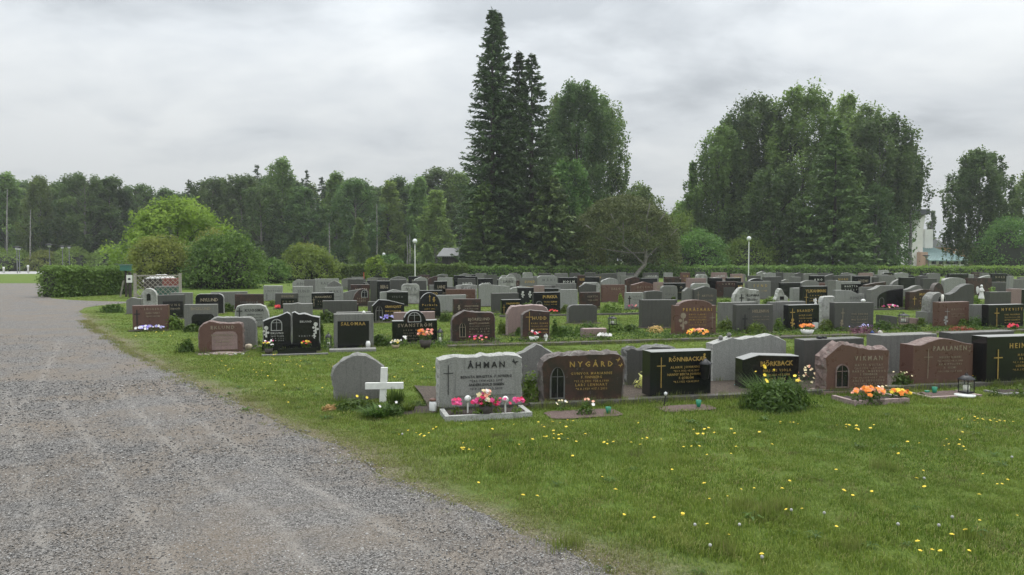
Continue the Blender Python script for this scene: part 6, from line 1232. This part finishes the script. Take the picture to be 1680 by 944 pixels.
for a in [(306, 579, 552, 30, L_PLD, 'dark green bush left of the leftmost reddish brown headstone'), (420, 566, 552, 16, L_PLT, 'grass clump between the lichen-stained back and the black double stone'), (527, 565, 520, 12, L_PLD, 'narrow plant right of the black double headstone'), (624, 568, 545, 34, L_PLD, 'rounded dark bush right of the framed black panel headstone'), (603, 545, 528, 20, L_PLD, 'dark clump behind the pale lantern'),
          (730, 528, 511, 26, L_PLD, 'green bush right of the black round-arched headstone'), (824, 549, 520, 20, L_PLT, 'light leafy clump at the left side of the pinkish boulder back'), (852, 552, 534, 14, L_PLD, 'small dark clump at the left foot of the narrow brown headstone'), (925, 552, 531, 50, L_PLD, 'left half of the dense green ground plants beside the low pink wedge'), (965, 545, 527, 46, L_PLD, 'right half of the dense green ground plants behind the low pink wedge'),
          (910, 553, 518, 14, L_PLD, 'thin leggy plant at the right side of the narrow brown headstone'), (1010, 546, 522, 36, L_PLT, 'loose green plants left of the hook lantern'), (1035, 545, 530, 34, L_PLD, 'dark green ground plants right of the hook lantern'), (1075, 546, 533, 30, leafmat('straw_plant', (.15, .13, .07), (.3, .26, .15)), 'straw-coloured plants before the large dark grey back'),
          (1191, 544, 519, 34, L_PLT, 'fresh green bush right of the curved-crest headstone'), (1240, 548, 527, 40, L_PLT, 'yellowish green tangle before the carved-cross headstone'), (1277, 543, 518, 20, L_PLT, 'green plant right of the carved-cross headstone'), (1356, 543, 519, 26, L_PLT, 'bright green bush between the two black square headstones'), (1448, 542, 522, 30, L_PLD, 'dark green plants left of the small slanted marker'),
          (1494, 542, 530, 34, L_PLD, 'grassy plant under the hook lantern at the right'), (1600, 538, 516, 30, L_PLD, 'green bush right of the reddish brown square headstone'), (1580, 538, 520, 20, L_PLT, 'weedy plants at the right foot of the reddish brown square headstone'), (1512, 536, 519, 16, L_PLT, 'light green shrub left of the rough niche stone')]:
    PL(a[0], a[1], a[2], a[3], label=a[5], n=int(140 + a[3] * 12), ls=.06, lm=a[4], name='bush', cat='shrub', seed=int(a[0]))
PL(246, 544, 535, 48, label='violet and white pansies before the leftmost reddish square headstone', n=120, ls=.04, lm=L_PLD, blooms=['violet', 'lilac', 'white'], nb=46, bs=.032, seed=21, top=.5, ry=.15)
PL(636, 529, 518, 26, label='violet flowers before the black headstone with the grey window relief', n=80, ls=.04, lm=L_PLD, blooms=['lilac', 'violet'], nb=34, bs=.035, seed=22, top=.4)
PL(714, 523, 515, 11, label='coral flowers at the right foot of the black round-arched headstone', n=20, blooms=['coral'], nb=12, bs=.035, seed=23, top=.4); PL(781, 563, 551, 38, label='red and pink flowers with dry stems before the dark brown peaked headstone', n=90, ls=.04, lm=L_OLV, blooms=['red', 'pink', 'coral'], nb=10, bs=.03, seed=24, top=.5)
PL(907, 516, 508, 14, label='red flowers at the foot of the large golden-name black headstone', n=30, blooms=['red'], nb=10, bs=.035, seed=25); PL(1145, 552, 540, 42, label='orange flowers heaped before the curved-crest reddish headstone', n=90, ls=.04, blooms=['orange', 'yellow', 'peach'], nb=44, bs=.035, seed=26, top=.35, ry=.14)
pot(1324, 549, 532, 26, ['orange', 'coral'], 'orange bouquet in a white vase before the black headstone with golden rose', seed=27, potm=WHITEP, nb=30, bs=.035); P = G(1339, 542); tag(MB().box(-.06, .06, 0, .06, 0, .18).obj('white_box', WHITEP, None, P, (0, 0, RA)), 'upright white box right of the orange bouquet', 'box')
PL(1415, 549, 533, 54, label='dark purple leafy plants before the charcoal square headstone', n=420, ls=.06, lm=L_PUR, blooms=['lilac', 'purple'], nb=18, bs=.02, seed=28); P = G(1431, 549); tag(MB().lathe([(0, 0), (.04, .02), (.045, .05), (0, .09)], 10).obj('blue_ornament', plain('blue_glaze', (.02, .12, .45), .3), None, P), 'small blue ornament in front of the purple plants', 'ornament')
P = G(1444, 549); tag(MB().lathe([(0, 0), (.06, .01), (.06, .05), (.02, .09), (0, .09)], 8).obj('white_pebble', plain('white_stone', (.5, .47, .42), .8), None, P), 'round whitish stone right of the blue ornament', 'stone')
PL(1578, 544, 534, 50, label='dark red low plants before the reddish brown square headstone', n=380, ls=.05, lm=leafmat('dark_red_leaves', (.06, .015, .015), (.13, .03, .03)), name='heather', cat='plant', seed=29); PL(1662, 544, 533, 20, label='red begonia before the black headstone at the right edge of the second row', n=120, ls=.05, lm=L_PLD, blooms=['red', 'hot'], nb=8, bs=.045, seed=30)
pot(876, 560, 543, 20, ['white', 'pink', 'red'], 'whitewashed planter box with pink flowers at the foot of the narrow brown headstone', seed=31, potm=WHITEP, nb=9, bs=.03, n=50); PL(988, 560, 549, 38, label='white roses with dark leaves beside the low pink wedge', n=200, ls=.05, lm=L_PLD, blooms=['white'], nb=9, bs=.04, seed=32, layers=2)
PL(1458, 508, 500, 34, label='pink and white flowers before the black quarter-arch headstone', n=60, blooms=['white', 'peach', 'pink'], nb=30, bs=.05, seed=33, top=.4); PL(1039, 508, 500, 20, label='reddish flowers before the light grey headstone with dark cross', n=60, lm=L_PUR, blooms=['pink', 'coral'], nb=12, bs=.035, seed=34)
for a in [(515, 'yellow', 505, 498, 14, 'lower yellow flower bunch at the foot of the black square headstone'), (552, 'yellow', 494, 486, 10, 'yellow flowers right of the black square headstone'), (498, 'white', 493, 486, 12, 'white flower bowl in the middle rows, left'), (456, 'red', 508, 501, 9, 'red flowers left of the grey arched-recess headstone')]:
    PL(a[0], a[2], a[3], a[4], label=a[5], n=20, blooms=[a[1]], nb=16, bs=.05, seed=a[0], top=.4)
for a in [(185, 513, 496, 44, L_PLD, 'low dark green bush at the lawn tip on the left'), (284, 541, 515, 36, L_PLT, 'leafy green bush right of the leftmost reddish square headstone'), (316, 545, 530, 30, L_PLD, 'ground plants before the grey black-tablet headstone'), (374, 512, 494, 22, L_PLD, 'dark bush left of the light grey irregular headstone'), (537, 530, 507, 34, L_PLD, 'dark green bush left of the wide grey back'), (450, 503, 490, 22, L_PLT, 'low grass clump in the middle rows left'),
          (655, 475, 460, 18, L_SHR, 'green bush left of the whitish round-shouldered stone under the globe lamp'), (608, 493, 478, 20, L_PLT, 'light green bush right of the pale emblem headstone'), (830, 513, 495, 20, L_PLT, 'light green plants between two black name stones'), (865, 512, 494, 30, L_PLT, 'light green plants under the dark flower-engraved headstone'), (1000, 516, 493, 44, L_PLT, 'large light green shrub mass right of the brown square headstone'), (1018, 500, 478, 10, L_MAP, 'yellow-leaved shrub at the brick-red headstone'), (928, 514, 497, 18, L_PLT, 'green clump at the foot of the light grey back right of the golden name'),
          (1105, 500, 485, 10, L_PLT, 'small green clump right of the small grey round-shouldered headstone'), (1190, 500, 489, 34, L_PLT, 'low green plants left of the whitish wavy headstone'), (1262, 502, 486, 26, L_PLT, 'green bush between the whitish wavy headstone and the pale boulder'), (1268, 480, 467, 12, L_SHD, 'dark shrub behind the pale boulder headstone'), (1432, 505, 481, 24, L_PLT, 'green bush before the frame of the black quarter-arch'), (1484, 505, 488, 14, L_PLT, 'small shrub before the dark curved golden headstone'), (1560, 476, 459, 24, L_SHR, 'bright green shrub behind the swooping dark grey back'), (1600, 508, 478, 30, L_PLT, 'green foliage around the white angel figure'), (1628, 490, 466, 16, L_SHR, 'light green shrub right of the white angel'),
          (1500, 462, 446, 14, L_SHR, 'light shrub among the far graves before the church'), (1545, 470, 456, 12, L_SHR, 'light green shrub before the church roof'), (1300, 460, 449, 14, L_SHR, 'yellow-green shrub among the far graves right of the globe lamp'), (1236, 460, 444, 16, L_SHR, 'pale green shrub right at the foot of the right globe lamp'), (786, 470, 460, 10, L_SHR, 'light green plant among the far graves below the firs'), (745, 467, 459, 14, L_SHR, 'yellowish plant among the far graves below the hut'), (1425, 488, 466, 14, L_SHR, 'flowering yellow-green shrub before the far rows at the right')]:
    PL(a[0], a[1], a[2], a[3], label=a[5], n=int(120 + a[3] * 8), ls=.1, lm=a[4], name='bush', cat='shrub', seed=int(a[0]) + 1)
# hooks with lanterns
for x, b, t, l0, l1, lb in ((999.5, 558, 516, 534, 519, 'black lantern hanging from a thin shepherd hook beside the low pink wedge'), (1475, 541, 512, 530, 512, 'black lantern on a slanting hook at the right')):
    P = G(x, b); z = AT(x, t, P.y).z; e_ = empty('hook_stand', P); tag(e_, 'thin dark iron hook stand, ' + ('beside the low pink wedge' if x < 1100 else 'beside the small slanted marker at the right'), 'hook', 'lantern hooks')
    MB().tube([(0, 0, 0), (0, 0, z * .95), (.03, 0, z), (.08, 0, z), (.095, 0, z * .96)], .007, 6).obj('rod', BLACKM, e_)
lantern(1004.5, 558, 518, 'black lantern hanging from the thin hook beside the low pink wedge', w=.13, z=.32); lantern(1482, 541, 513, 'black lantern hanging from the slanting hook beside the small slanted marker', w=.17, z=.17)
# small white figures
def figure(px, base, top, label, z=0, wing=True, P=None):
    P = P or G(px, base); H = AT(px, top, P.y).z - z - P.z; e_ = empty('angel_figure', P + Vector((0, 0, z)), RA); tag(e_, label, 'figurine', 'white angel figures'); m = plain('white_plaster', (.66, .65, .62), .7, var=.1)
    MB().lathe([(0, 0), (.2 * H, 0), (.19 * H, .08 * H), (.14 * H, .3 * H), (.11 * H, .52 * H), (.14 * H, .66 * H), (.1 * H, .74 * H), (.045 * H, .78 * H), (.04 * H, .8 * H)], 12).obj('robe', m, e_)
    MB().lathe([(.001, 0), (.06 * H, .03 * H), (.085 * H, .09 * H), (.075 * H, .15 * H), (.03 * H, .195 * H), (.001, .2 * H)], 12, (0, 0, .79 * H)).obj('head', m, e_)
    for s in (-1, 1):
        MB().tube([(s * .12 * H, 0, .68 * H), (s * .15 * H, -.06 * H, .55 * H), (s * .03 * H, -.14 * H, .56 * H)], [.045 * H, .04 * H, .03 * H], 6).obj('arm', m, e_)
        mb = MB(); pts = [(s * .04 * H, .08 * H, .68 * H), (s * .16 * H, .12 * H, .86 * H), (s * .26 * H, .14 * H, .82 * H), (s * .27 * H, .14 * H, .58 * H), (s * .2 * H, .12 * H, .34 * H), (s * .06 * H, .08 * H, .5 * H)]
        mb.poly(pts); mb.poly([(x, y + .03 * H, z_) for x, y, z_ in reversed(pts)])
        for i in range(6): j = (i + 1) % 6; mb.poly([pts[j], pts[i], (pts[i][0], pts[i][1] + .03 * H, pts[i][2]), (pts[j][0], pts[j][1] + .03 * H, pts[j][2])])
        if wing: mb.obj('wing', m, e_)
figure(896, 560, 547.5, 'small sitting white angel at the right foot of the narrow brown headstone')
figure(1609, 529, 467, 'white winged angel statue among green foliage at the right', z=.62); d0 = [d for d in STONES if d['label'] and 'white angel figure' in d['label']][0]
def ontop(px, frag, h, label, kind='figurine'):
    d = [q for q in STONES if q['label'] and frag in q['label']][0]; P = onplane(px, 500, d['P']); return Vector((P.x, P.y, d['H'])) + RN * d['T'] * .4
P = ontop(1341.5, 'golden rose', .1, ''); figure(1341.5, 0, 489, 'tiny white angel standing on top of the black headstone with golden rose', P=P)
P = ontop(1420, 'faint cross and rose', .1, ''); tag(MB().lathe([(0, 0), (.05, .01), (.06, .04), (.03, .07), (0, .075)], 8).obj('white_pebble', WHITEP, None, P), 'little white stone figure on top of the charcoal square headstone', 'figurine')
P = ontop(1352, 'left behind the wavy', .1, ''); mb = MB(); mb.lathe([(0, 0), (.04, .0), (.04, .02), (0, .035)], 8); mb.lathe([(0, 0), (.025, .0), (.03, .02), (0, .03)], 8, (.07, 0, 0)); mb.box(-.03, .1, -.015, .015, 0, .012); tag(mb.obj('metal_ornament', BLACKM, None, P), 'small dark metal ornament on top of the dark grey square back', 'ornament')
P = ontop(597, 'framed' if False else 'grey frame headstone', .1, ''); tag(MB().lathe([(0, 0), (.03, .0), (.035, .02), (.012, .045), (0, .05)], 8).obj('stone_bird', WHITEP, None, P), 'tiny pale bird on top of the framed black panel headstone', 'figurine')
# scattered white and brown pebbles under the leftmost stone
for i in range(34):
    g = random.Random(i); P = G(326 + i * 2.2 + g.uniform(-1, 1), 581 + g.uniform(-2, 3)); r = g.uniform(.02, .035)
    o = MB().lathe([(0, -r * .3), (r * 1.1, 0), (r, r * .5), (r * .4, r * .9), (0, r * .95)], 7).obj('pebble', GR['pk'][1] if i % 3 else GR['wh'][1], None, P, (0, 0, i)); tag(o, 'pale pebble in the line at the foot of the leftmost reddish brown headstone', 'pebble', 'pebbles before the leftmost reddish brown headstone')

# ------------------------------------------------------------------ lawn blades, dandelions, loose gravel
def instancer(name, pts, rot, scl, dry, proto, kind='stuff'):
    me = bpy.data.meshes.new(name); me.vertices.add(len(pts)); me.vertices.foreach_set('co', np.asarray(pts, np.float32).ravel())
    for nm, v, ty in (('rz', rot, 'FLOAT'), ('dry', dry, 'FLOAT')): me.attributes.new(nm, ty, 'POINT').data.foreach_set('value', np.asarray(v, np.float32))
    me.attributes.new('scl', 'FLOAT_VECTOR', 'POINT').data.foreach_set('vector', np.asarray(scl, np.float32).ravel())
    o = link(name, me); tag(o, kind=kind)
    ng = bpy.data.node_groups.new(name, 'GeometryNodeTree'); ng.interface.new_socket('Geometry', in_out='INPUT', socket_type='NodeSocketGeometry'); ng.interface.new_socket('Geometry', in_out='OUTPUT', socket_type='NodeSocketGeometry')
    a = ng.nodes.new('NodeGroupInput'); b = ng.nodes.new('NodeGroupOutput'); ip = ng.nodes.new('GeometryNodeInstanceOnPoints'); oi = ng.nodes.new('GeometryNodeObjectInfo'); oi.inputs[0].default_value = proto; oi.inputs['As Instance'].default_value = True
    m2p = ng.nodes.new('GeometryNodeMeshToPoints'); ng.links.new(a.outputs[0], m2p.inputs[0])
    r_ = ng.nodes.new('GeometryNodeInputNamedAttribute'); r_.data_type = 'FLOAT'; r_.inputs[0].default_value = 'rz'; cx = ng.nodes.new('ShaderNodeCombineXYZ'); ng.links.new(r_.outputs[0], cx.inputs[2])
    s_ = ng.nodes.new('GeometryNodeInputNamedAttribute'); s_.data_type = 'FLOAT_VECTOR'; s_.inputs[0].default_value = 'scl'
    ng.links.new(m2p.outputs[0], ip.inputs['Points']); ng.links.new(oi.outputs['Geometry'], ip.inputs['Instance']); ng.links.new(cx.outputs[0], ip.inputs['Rotation']); ng.links.new(s_.outputs[0], ip.inputs['Scale'])
    ng.links.new(ip.outputs[0], b.inputs[0]); md = o.modifiers.new('scatter', 'NODES'); md.node_group = ng; return o
def grassmat():
    m, nt, b = newmat('grass_blades'); ia = N(nt, 'ShaderNodeAttribute', attribute_name='dry', attribute_type='INSTANCER'); ta = N(nt, 'ShaderNodeAttribute', attribute_name='tint')
    c = ramp_(nt, ta.outputs['Fac'], [(0.0, (0.055, 0.095, 0.012)), (0.5, (0.14, 0.21, 0.026)), (0.84, (0.25, 0.325, 0.06)), (0.92, (0.36, 0.31, 0.15)), (1, (.36, .3, .16))])
    f = noise_(nt, .9, 4, .6); c = mix_(nt, ramp_(nt, f, [(0.4, (0, 0, 0)), (0.65, (.6, .6, .6))]), c, (0.25, 0.31, 0.06)); f = noise_(nt, 5, 4, .7); c = mix_(nt, ramp_(nt, f, [(0.5, (0, 0, 0)), (0.7, (.6, .6, .6))]), c, (0.08, 0.15, 0.02)); f = noise_(nt, .45, 3, .6); c = mix_(nt, ramp_(nt, f, [(0.45, (0, 0, 0)), (0.7, (.5, .5, .5))]), c, (0.05, 0.12, 0.02))
    f = noise_(nt, 2.3, 5, .7); c = mix_(nt, ramp_(nt, f, [(0.6, (0, 0, 0)), (0.68, (.75, .75, .75))]), c, (0.11, 0.10, 0.045)); f = noise_(nt, 1.7, 5, .75); c = mix_(nt, ramp_(nt, f, [(0.3, (.7, .7, .7)), (0.42, (0, 0, 0))]), c, (0.3, 0.33, 0.09))
    c = mix_(nt, ia.outputs['Fac'], c, (0.26, 0.215, 0.115))
    nt.links.new(c, b.inputs['Base Color']); b.inputs['Roughness'].default_value = .6; b.inputs['Specular IOR Level'].default_value = .2; tr = N(nt, 'ShaderNodeBsdfTranslucent'); nt.links.new(c, tr.inputs[0]); mx = N(nt, 'ShaderNodeMixShader'); mx.inputs[0].default_value = .35
    nt.links.new(b.outputs[0], mx.inputs[1]); nt.links.new(tr.outputs[0], mx.inputs[2]); nt.links.new(mx.outputs[0], nt.nodes['Material Output'].inputs[0]); return m
GRASSM = grassmat()
def clump(n, rad, L, w, seed):
    g = random.Random(seed); vs = []; fs = []; t = []
    for i in range(n):
        a = g.uniform(0, 6.283); q = math.sqrt(g.random()) * rad; x, y = q * math.cos(a), q * math.sin(a); l = L * g.uniform(.35, 1.15); b = g.uniform(0, 6.283); k = g.uniform(.1, .75); dx, dy = math.cos(b) * l * k, math.sin(b) * l * k; sx, sy = -math.sin(b + .4) * w / 2, math.cos(b + .4) * w / 2; p = len(vs)
        vs += [(x - sx, y - sy, -.005), (x + sx, y + sy, -.005), (x + dx * .35 + sx * .8, y + dy * .35 + sy * .8, l * .55), (x + dx * .35 - sx * .8, y + dy * .35 - sy * .8, l * .55), (x + dx, y + dy, l * (1 - k * .35))]; fs += [(p, p + 1, p + 2, p + 3), (p + 3, p + 2, p + 4)]; t += [g.random()] * 5
    me = bpy.data.meshes.new('grass_clump'); me.from_pydata(vs, [], fs); me.materials.append(GRASSM); me.attributes.new('tint', 'FLOAT', 'POINT').data.foreach_set('value', np.array(t, np.float32)); return bpy.data.objects.new('grass_clump', me)
def inbed(x, y, m=0.0):
    r = x * RD.x + y * RD.y; s = x * RN.x + y * RN.y; b = np.zeros(len(x), bool)
    for r0, r1, s0, s1 in BEDS: b |= (r > r0 + m) & (r < r1 - m) & (s > s0 + m) & (s < s1 - m)
    return b
def scatter(y0, y1, dens, g, edge=True):
    xs = []; ys_ = []; hx = .72
    mg = 3.0; A = (y1 - y0) * (2 * (hx * y1 + mg)); n = int(A * dens); x = g.uniform(-hx * y1 - mg, hx * y1 + mg, n); y = g.uniform(y0, y1, n); k = (np.abs(x) < hx * y + mg); x = x[k]; y = y[k]
    xe = xedge(y); d = x - xe; k = (d > g.exponential(.05, len(x)) - .1) & ~inbed(x, y, .03); return x[k], y[k], d[k]
g = np.random.default_rng(200)
X = []; S = []; Dr = []
for y0, y1, dens, sc1, wz in ((3.0, 5.5, 150, .9, .9), (5.5, 9, 110, 1.05, .95), (9, 14, 50, 1.5, .85), (14, 24, 16, 2.4, .8), (24, 36, 5, 3.6, .8)):
    x, y, d = scatter(y0, y1, dens, g); n = len(x); pn = .5 + .5 * np.sin(x * 1.1 + 2 * np.sin(y * .7)) * np.sin(y * 1.7 + x * .4)
    keep = g.uniform(size=n) < np.clip(.5 + d / .5, .5, 1); x, y, d, pn = x[keep], y[keep], d[keep], pn[keep]; n = len(x)
    hgt = (.65 + .5 * pn) * np.clip(.45 + d, .45, 1) * g.uniform(.8, 1.25, n); X.append(np.stack([x, y, np.zeros(n)], 1)); S.append(np.stack([np.full(n, sc1), np.full(n, sc1), hgt * wz], 1))
    Dr.append(np.clip(np.exp(-np.clip(d, 0, None) / .3) * .95 * g.uniform(.3, 1.3, n) + (g.uniform(size=n) < .03) * .5, 0, 1))
X = np.concatenate(X); S = np.concatenate(S); Dr = np.concatenate(Dr)
instancer('lawn_grass', X, g.uniform(0, 6.28, len(X)), S, Dr, clump(70, .11, .042, .0045, 1))
# low ground cover between the stones of the second row and beyond
gc = []; gl = np.random.default_rng(77)
for s0, s1, nn, hh_ in ((13.9, 15.6, 9000, .11), (21.0, 22.4, 6000, .12), (28.2, 29.4, 4500, .14), (34.6, 35.8, 4000, .16), (41.2, 42.4, 3500, .16), (47.6, 48.8, 3000, .16)):
    r0 = rowpt(420, s0).dot(RD); r1 = rowpt(1900, s0).dot(RD); nk = nn // 30; cr_ = gl.uniform(r0, r1, nk); cs_ = gl.uniform(s0, s1, nk); cr_ = np.repeat(cr_, 30); cs_ = np.repeat(cs_, 30); q = gl.normal(size=(len(cr_), 2)) * .13
    zz = gl.uniform(0.01, 1, len(cr_)) * hh_ * np.repeat(gl.uniform(.3, 1.3, nk), 30); rr_ = cr_ + q[:, 0]; ss_ = cs_ + q[:, 1]
    gc.append(np.stack([rr_ * RD.x + ss_ * RN.x, rr_ * RD.y + ss_ * RN.y, zz], 1))
gc = np.concatenate(gc); tag(link('ground_cover', leafmesh('ground_cover', gc, .055, L_PLD, 78, up=.6)), kind='stuff')
# taller tussocks near the camera and dense weeds round the stones
tp = []; g3x = random.Random(31)
for d in STONES:
    if d['s'] < 24:
        for i in range(int(d['W'] * 10)):
            u = g.uniform(-.5, .5) * d['W']; p = d['P'] + RD * u - RN * g.uniform(.0, .05); tp.append((p.x, p.y, .01))
for px, py in ((1240, 830), (1270, 842), (1215, 838), (1255, 850), (1290, 836), (1020, 690), (700, 690), (930, 900), (1100, 760), (1460, 770), (1600, 880), (820, 770), (1380, 900), (1500, 700), (1180, 905)):
    for i in range(9): p = G(px + g.uniform(-26, 26), py + g.uniform(-8, 8)); tp.append((p.x, p.y, 0))
for s_, xa, xb, k_ in ((7.86, 870, 1800, 260), (13.62, 735, 1800, 420), (9.6, 705, 1800, 200)):
    for i in range(k_): q = rowpt(g3x.uniform(xa, xb), s_ + g3x.uniform(-.04, .05)); tp.append((q.x, q.y, 0))
tp = np.array(tp); n = len(tp); instancer('tussock_grass', tp, g.uniform(0, 6.28, n), np.stack([np.full(n, .7), np.full(n, .7), g.uniform(1.0, 2.2, n)], 1), g.uniform(0, .4, n), clump(30, .08, .06, .004, 2))
# broad flat weed leaves (dandelion rosettes, clover) in the near lawn, straggling tufts in the gravel edge
def rosette(n, L, w, seed):
    g = random.Random(seed); vs = []; fs = []; t = []
    for i in range(n):
        b = 6.283 * i / n + g.uniform(-.3, .3); l = L * g.uniform(.6, 1.1); dx, dy = math.cos(b), math.sin(b); sx, sy = -dy * w / 2, dx * w / 2; z = .03 * g.uniform(.5, 1.3); p = len(vs)
        vs += [(0, 0, .005), (dx * l * .5 - sx, dy * l * .5 - sy, z), (dx * l, dy * l, z * .6), (dx * l * .5 + sx, dy * l * .5 + sy, z)]; fs.append((p, p + 1, p + 2, p + 3)); t += [g.uniform(.2, 1)] * 4
    me = bpy.data.meshes.new('weed_rosette'); me.from_pydata(vs, [], fs); me.materials.append(L_PLD); me.attributes.new('tint', 'FLOAT', 'POINT').data.foreach_set('value', np.array(t, np.float32)); return bpy.data.objects.new('weed_rosette', me)
x, y, d = scatter(3.0, 12, 5, g); q = np.sin(x * 1.9 + 1) * np.sin(y * 2.3) + g.normal(size=len(x)) * .5 > .1; x, y = x[q], y[q]; n = len(x); sc2 = g.uniform(.4, 1.15, n)
instancer('weed_rosettes', np.stack([x, y, np.full(n, .004)], 1), g.uniform(0, 6.28, n), np.stack([sc2, sc2, sc2], 1), np.zeros(n), rosette(9, .085, .02, 5))
y = g.uniform(3.2, 20, 520); x = xedge(y) - np.abs(g.normal(size=520)) * .11 + .03; n = len(x); sc2 = g.uniform(.25, .7, n) * np.clip(y / 8, .8, 2)
instancer('edge_tufts', np.stack([x, y, np.full(n, .006)], 1), g.uniform(0, 6.28, n), np.stack([sc2, sc2, sc2 * g.uniform(.6, 1.2, n)], 1), g.uniform(.1, .8, n), clump(26, .1, .05, .0045, 6))
# loose stones on the gravel
pm = MB(); g2 = random.Random(4); pm.lathe([(0, -.4), (.9, -.1), (1, .3), (.5, .7), (0, .8)], 5); pv = [(x * g2.uniform(.8, 1.2), y * g2.uniform(.6, 1), z * g2.uniform(.7, 1)) for x, y, z in pm.v]; pm.v = pv
pmat, nt, b = newmat('loose_gravel_stone'); ia = N(nt, 'ShaderNodeAttribute', attribute_name='dry', attribute_type='INSTANCER'); nt.links.new(ramp_(nt, ia.outputs['Fac'], [(0, (.035, .033, .032)), (.45, (.12, .115, .11)), (.8, (.22, .212, .2)), (1, (.4, .39, .375))]), b.inputs['Base Color']); b.inputs['Roughness'].default_value = .85
peb = bpy.data.objects.new('loose_stone', pm.mesh('loose_stone', pmat))
xs = []; 
for y0, y1, dens in ((2.9, 4.5, 2600), (4.5, 6.5, 1300), (6.5, 10, 450), (10, 16, 90)):
    n = int((y1 - y0) * y1 * 1.5 * dens * .6); y = g.uniform(y0, y1, n); x = g.uniform(-.72 * y1, 1.5, n); k = (x < xedge(y) + np.abs(g.normal(size=n)) * .06) & (x > -.72 * y - .2); xs.append(np.stack([x[k], y[k], np.full(k.sum(), .014)], 1))
xs = np.concatenate(xs); n = len(xs); sz = g.uniform(.003, .0075, n) * (1 + .5 * (g.uniform(size=n) < .06)) * np.clip(xs[:, 1] / 5, .9, 1.7)
instancer('loose_gravel', xs, g.uniform(0, 6.28, n), np.stack([sz, sz, sz * .8], 1), g.uniform(0, 1, n), peb)
print('pts', len(X), len(xs))
# dandelions
DAN = MB()
for i in range(12):
    a = 2 * math.pi * i / 12; d = Vector((math.cos(a), math.sin(a), 0)); s = Vector((-math.sin(a), math.cos(a), 0)); DAN.poly([Vector((0, 0, .003)), d * .013 + s * .004, d * .018, d * .013 - s * .004]); DAN.poly([Vector((0, 0, .007)), d * .007 + s * .003 + Vector((0, 0, .004)), d * .011 + Vector((0, 0, .004)), d * .007 - s * .003 + Vector((0, 0, .004))])
DANM = DAN.mesh('dandelion_flower', PET['yellow']); SEED = MB().lathe([(max(.0005, .010 * math.sin(math.pi * i / 6)), -.010 * math.cos(math.pi * i / 6)) for i in range(7)], 8).mesh('dandelion_clock', plain('seed_fluff', (.36, .36, .33), .9))
STM = MB().tube([(0, 0, -.055), (0, 0, 0)], .0018, 4).mesh('stem', L_PLT)
g3 = random.Random(12); spots = []
def cl(px, py, n, w, h):
    for i in range(n): spots.append((px + g3.gauss(0, w), py + g3.gauss(0, h)))
for a in [(1610, 695, 12, 22, 3), (1395, 707, 8, 16, 4), (1180, 716, 10, 45, 3), (1030, 725, 9, 30, 8), (1300, 700, 5, 8, 2), (760, 745, 7, 12, 4), (700, 712, 8, 22, 4), (920, 725, 10, 18, 5), (830, 708, 6, 40, 4), (640, 620, 12, 26, 14), (470, 590, 16, 40, 6), (430, 610, 12, 50, 10), (240, 552, 12, 22, 4), (700, 602, 10, 35, 8), (980, 580, 5, 14, 3), (1515, 745, 6, 40, 14), (1575, 745, 4, 20, 6), (900, 700, 8, 25, 6), (500, 640, 10, 40, 12), (390, 605, 8, 30, 8), (1160, 745, 6, 30, 8), (1270, 575, 4, 30, 4), (560, 600, 8, 20, 4)]: cl(*a)
for i in range(45): spots.append((g3.uniform(600, 1680), g3.uniform(690, 940)))
ex = [(1155, 801), (1073, 860), (1283, 812), (1399, 823), (1430, 818), (1516, 810), (1644, 804), (1653, 798), (1542, 914), (1160, 873), (1120, 856), (1607, 868), (1216, 814), (1120, 856), (1024, 855), (1590, 915), (1662, 700), (1373, 706), (1405, 706)]
spots += ex; cnt = 0
for i, (px, py) in enumerate(spots):
    if cnt >= 290: break
    P = G(px, py); x = np.array([P.x]); y = np.array([P.y])
    if P.x < xedge(P.y) + .12 or inbed(x, y, -.1)[0]: continue
    cnt += 1; z = g3.uniform(.035, .055); o = link('dandelion', DANM, None, (P.x, P.y, z), (g3.uniform(-.35, .25), g3.uniform(-.3, .3), g3.uniform(0, 6))); s = g3.uniform(.5, .9); o.scale = (s, s, s); tag(o, 'yellow dandelion flower open in the mown lawn, one of many alike', 'dandelion', 'dandelions in the lawn')
for i, (px, py) in enumerate([(1213, 877), (1140, 877), (1352, 857), (1540, 878), (1298, 852), (1165, 912), (1250, 932), (1516, 798), (660, 723), (1473, 876), (1562, 864), (1660, 762)]):
    P = G(px, py); o = link('dandelion_clock', SEED, None, (P.x, P.y, .06)); tag(o, 'white dandelion seed head in the near lawn', 'dandelion', 'dandelion seed heads'); link('stem', STM, o)
# twigs on the gravel
for i, (px, py) in enumerate([(238, 922), (262, 920), (102, 806), (14, 769)]):
    P = G(px, py); mb = MB(); mb.tube([(0, 0, .012), (.03, .008, .016), (.055, .002, .012)], .003, 5); tag(mb.obj('twig', BARKD, None, P, (0, 0, i * 1.3)), ['short dark twig on the gravel near the lower edge', 'second dark twig fragment right of the short one', 'small twig on the gravel at mid left', 'tiny leaf stalk near the left picture edge'][i], 'twig')

# ------------------------------------------------------------------ light haze of the damp air
hz, nt, b = newmat('haze'); nt.nodes.remove(b); pv_ = N(nt, 'ShaderNodeVolumePrincipled'); pv_.inputs['Color'].default_value = (.92, .95, .97, 1); pv_.inputs['Density'].default_value = 0.00045; pv_.inputs['Anisotropy'].default_value = .1
nt.links.new(pv_.outputs[0], nt.nodes['Material Output'].inputs['Volume'])
tag(MB().box(-920, 920, -70, 1520, -1, 32).obj('haze', hz), kind='stuff')
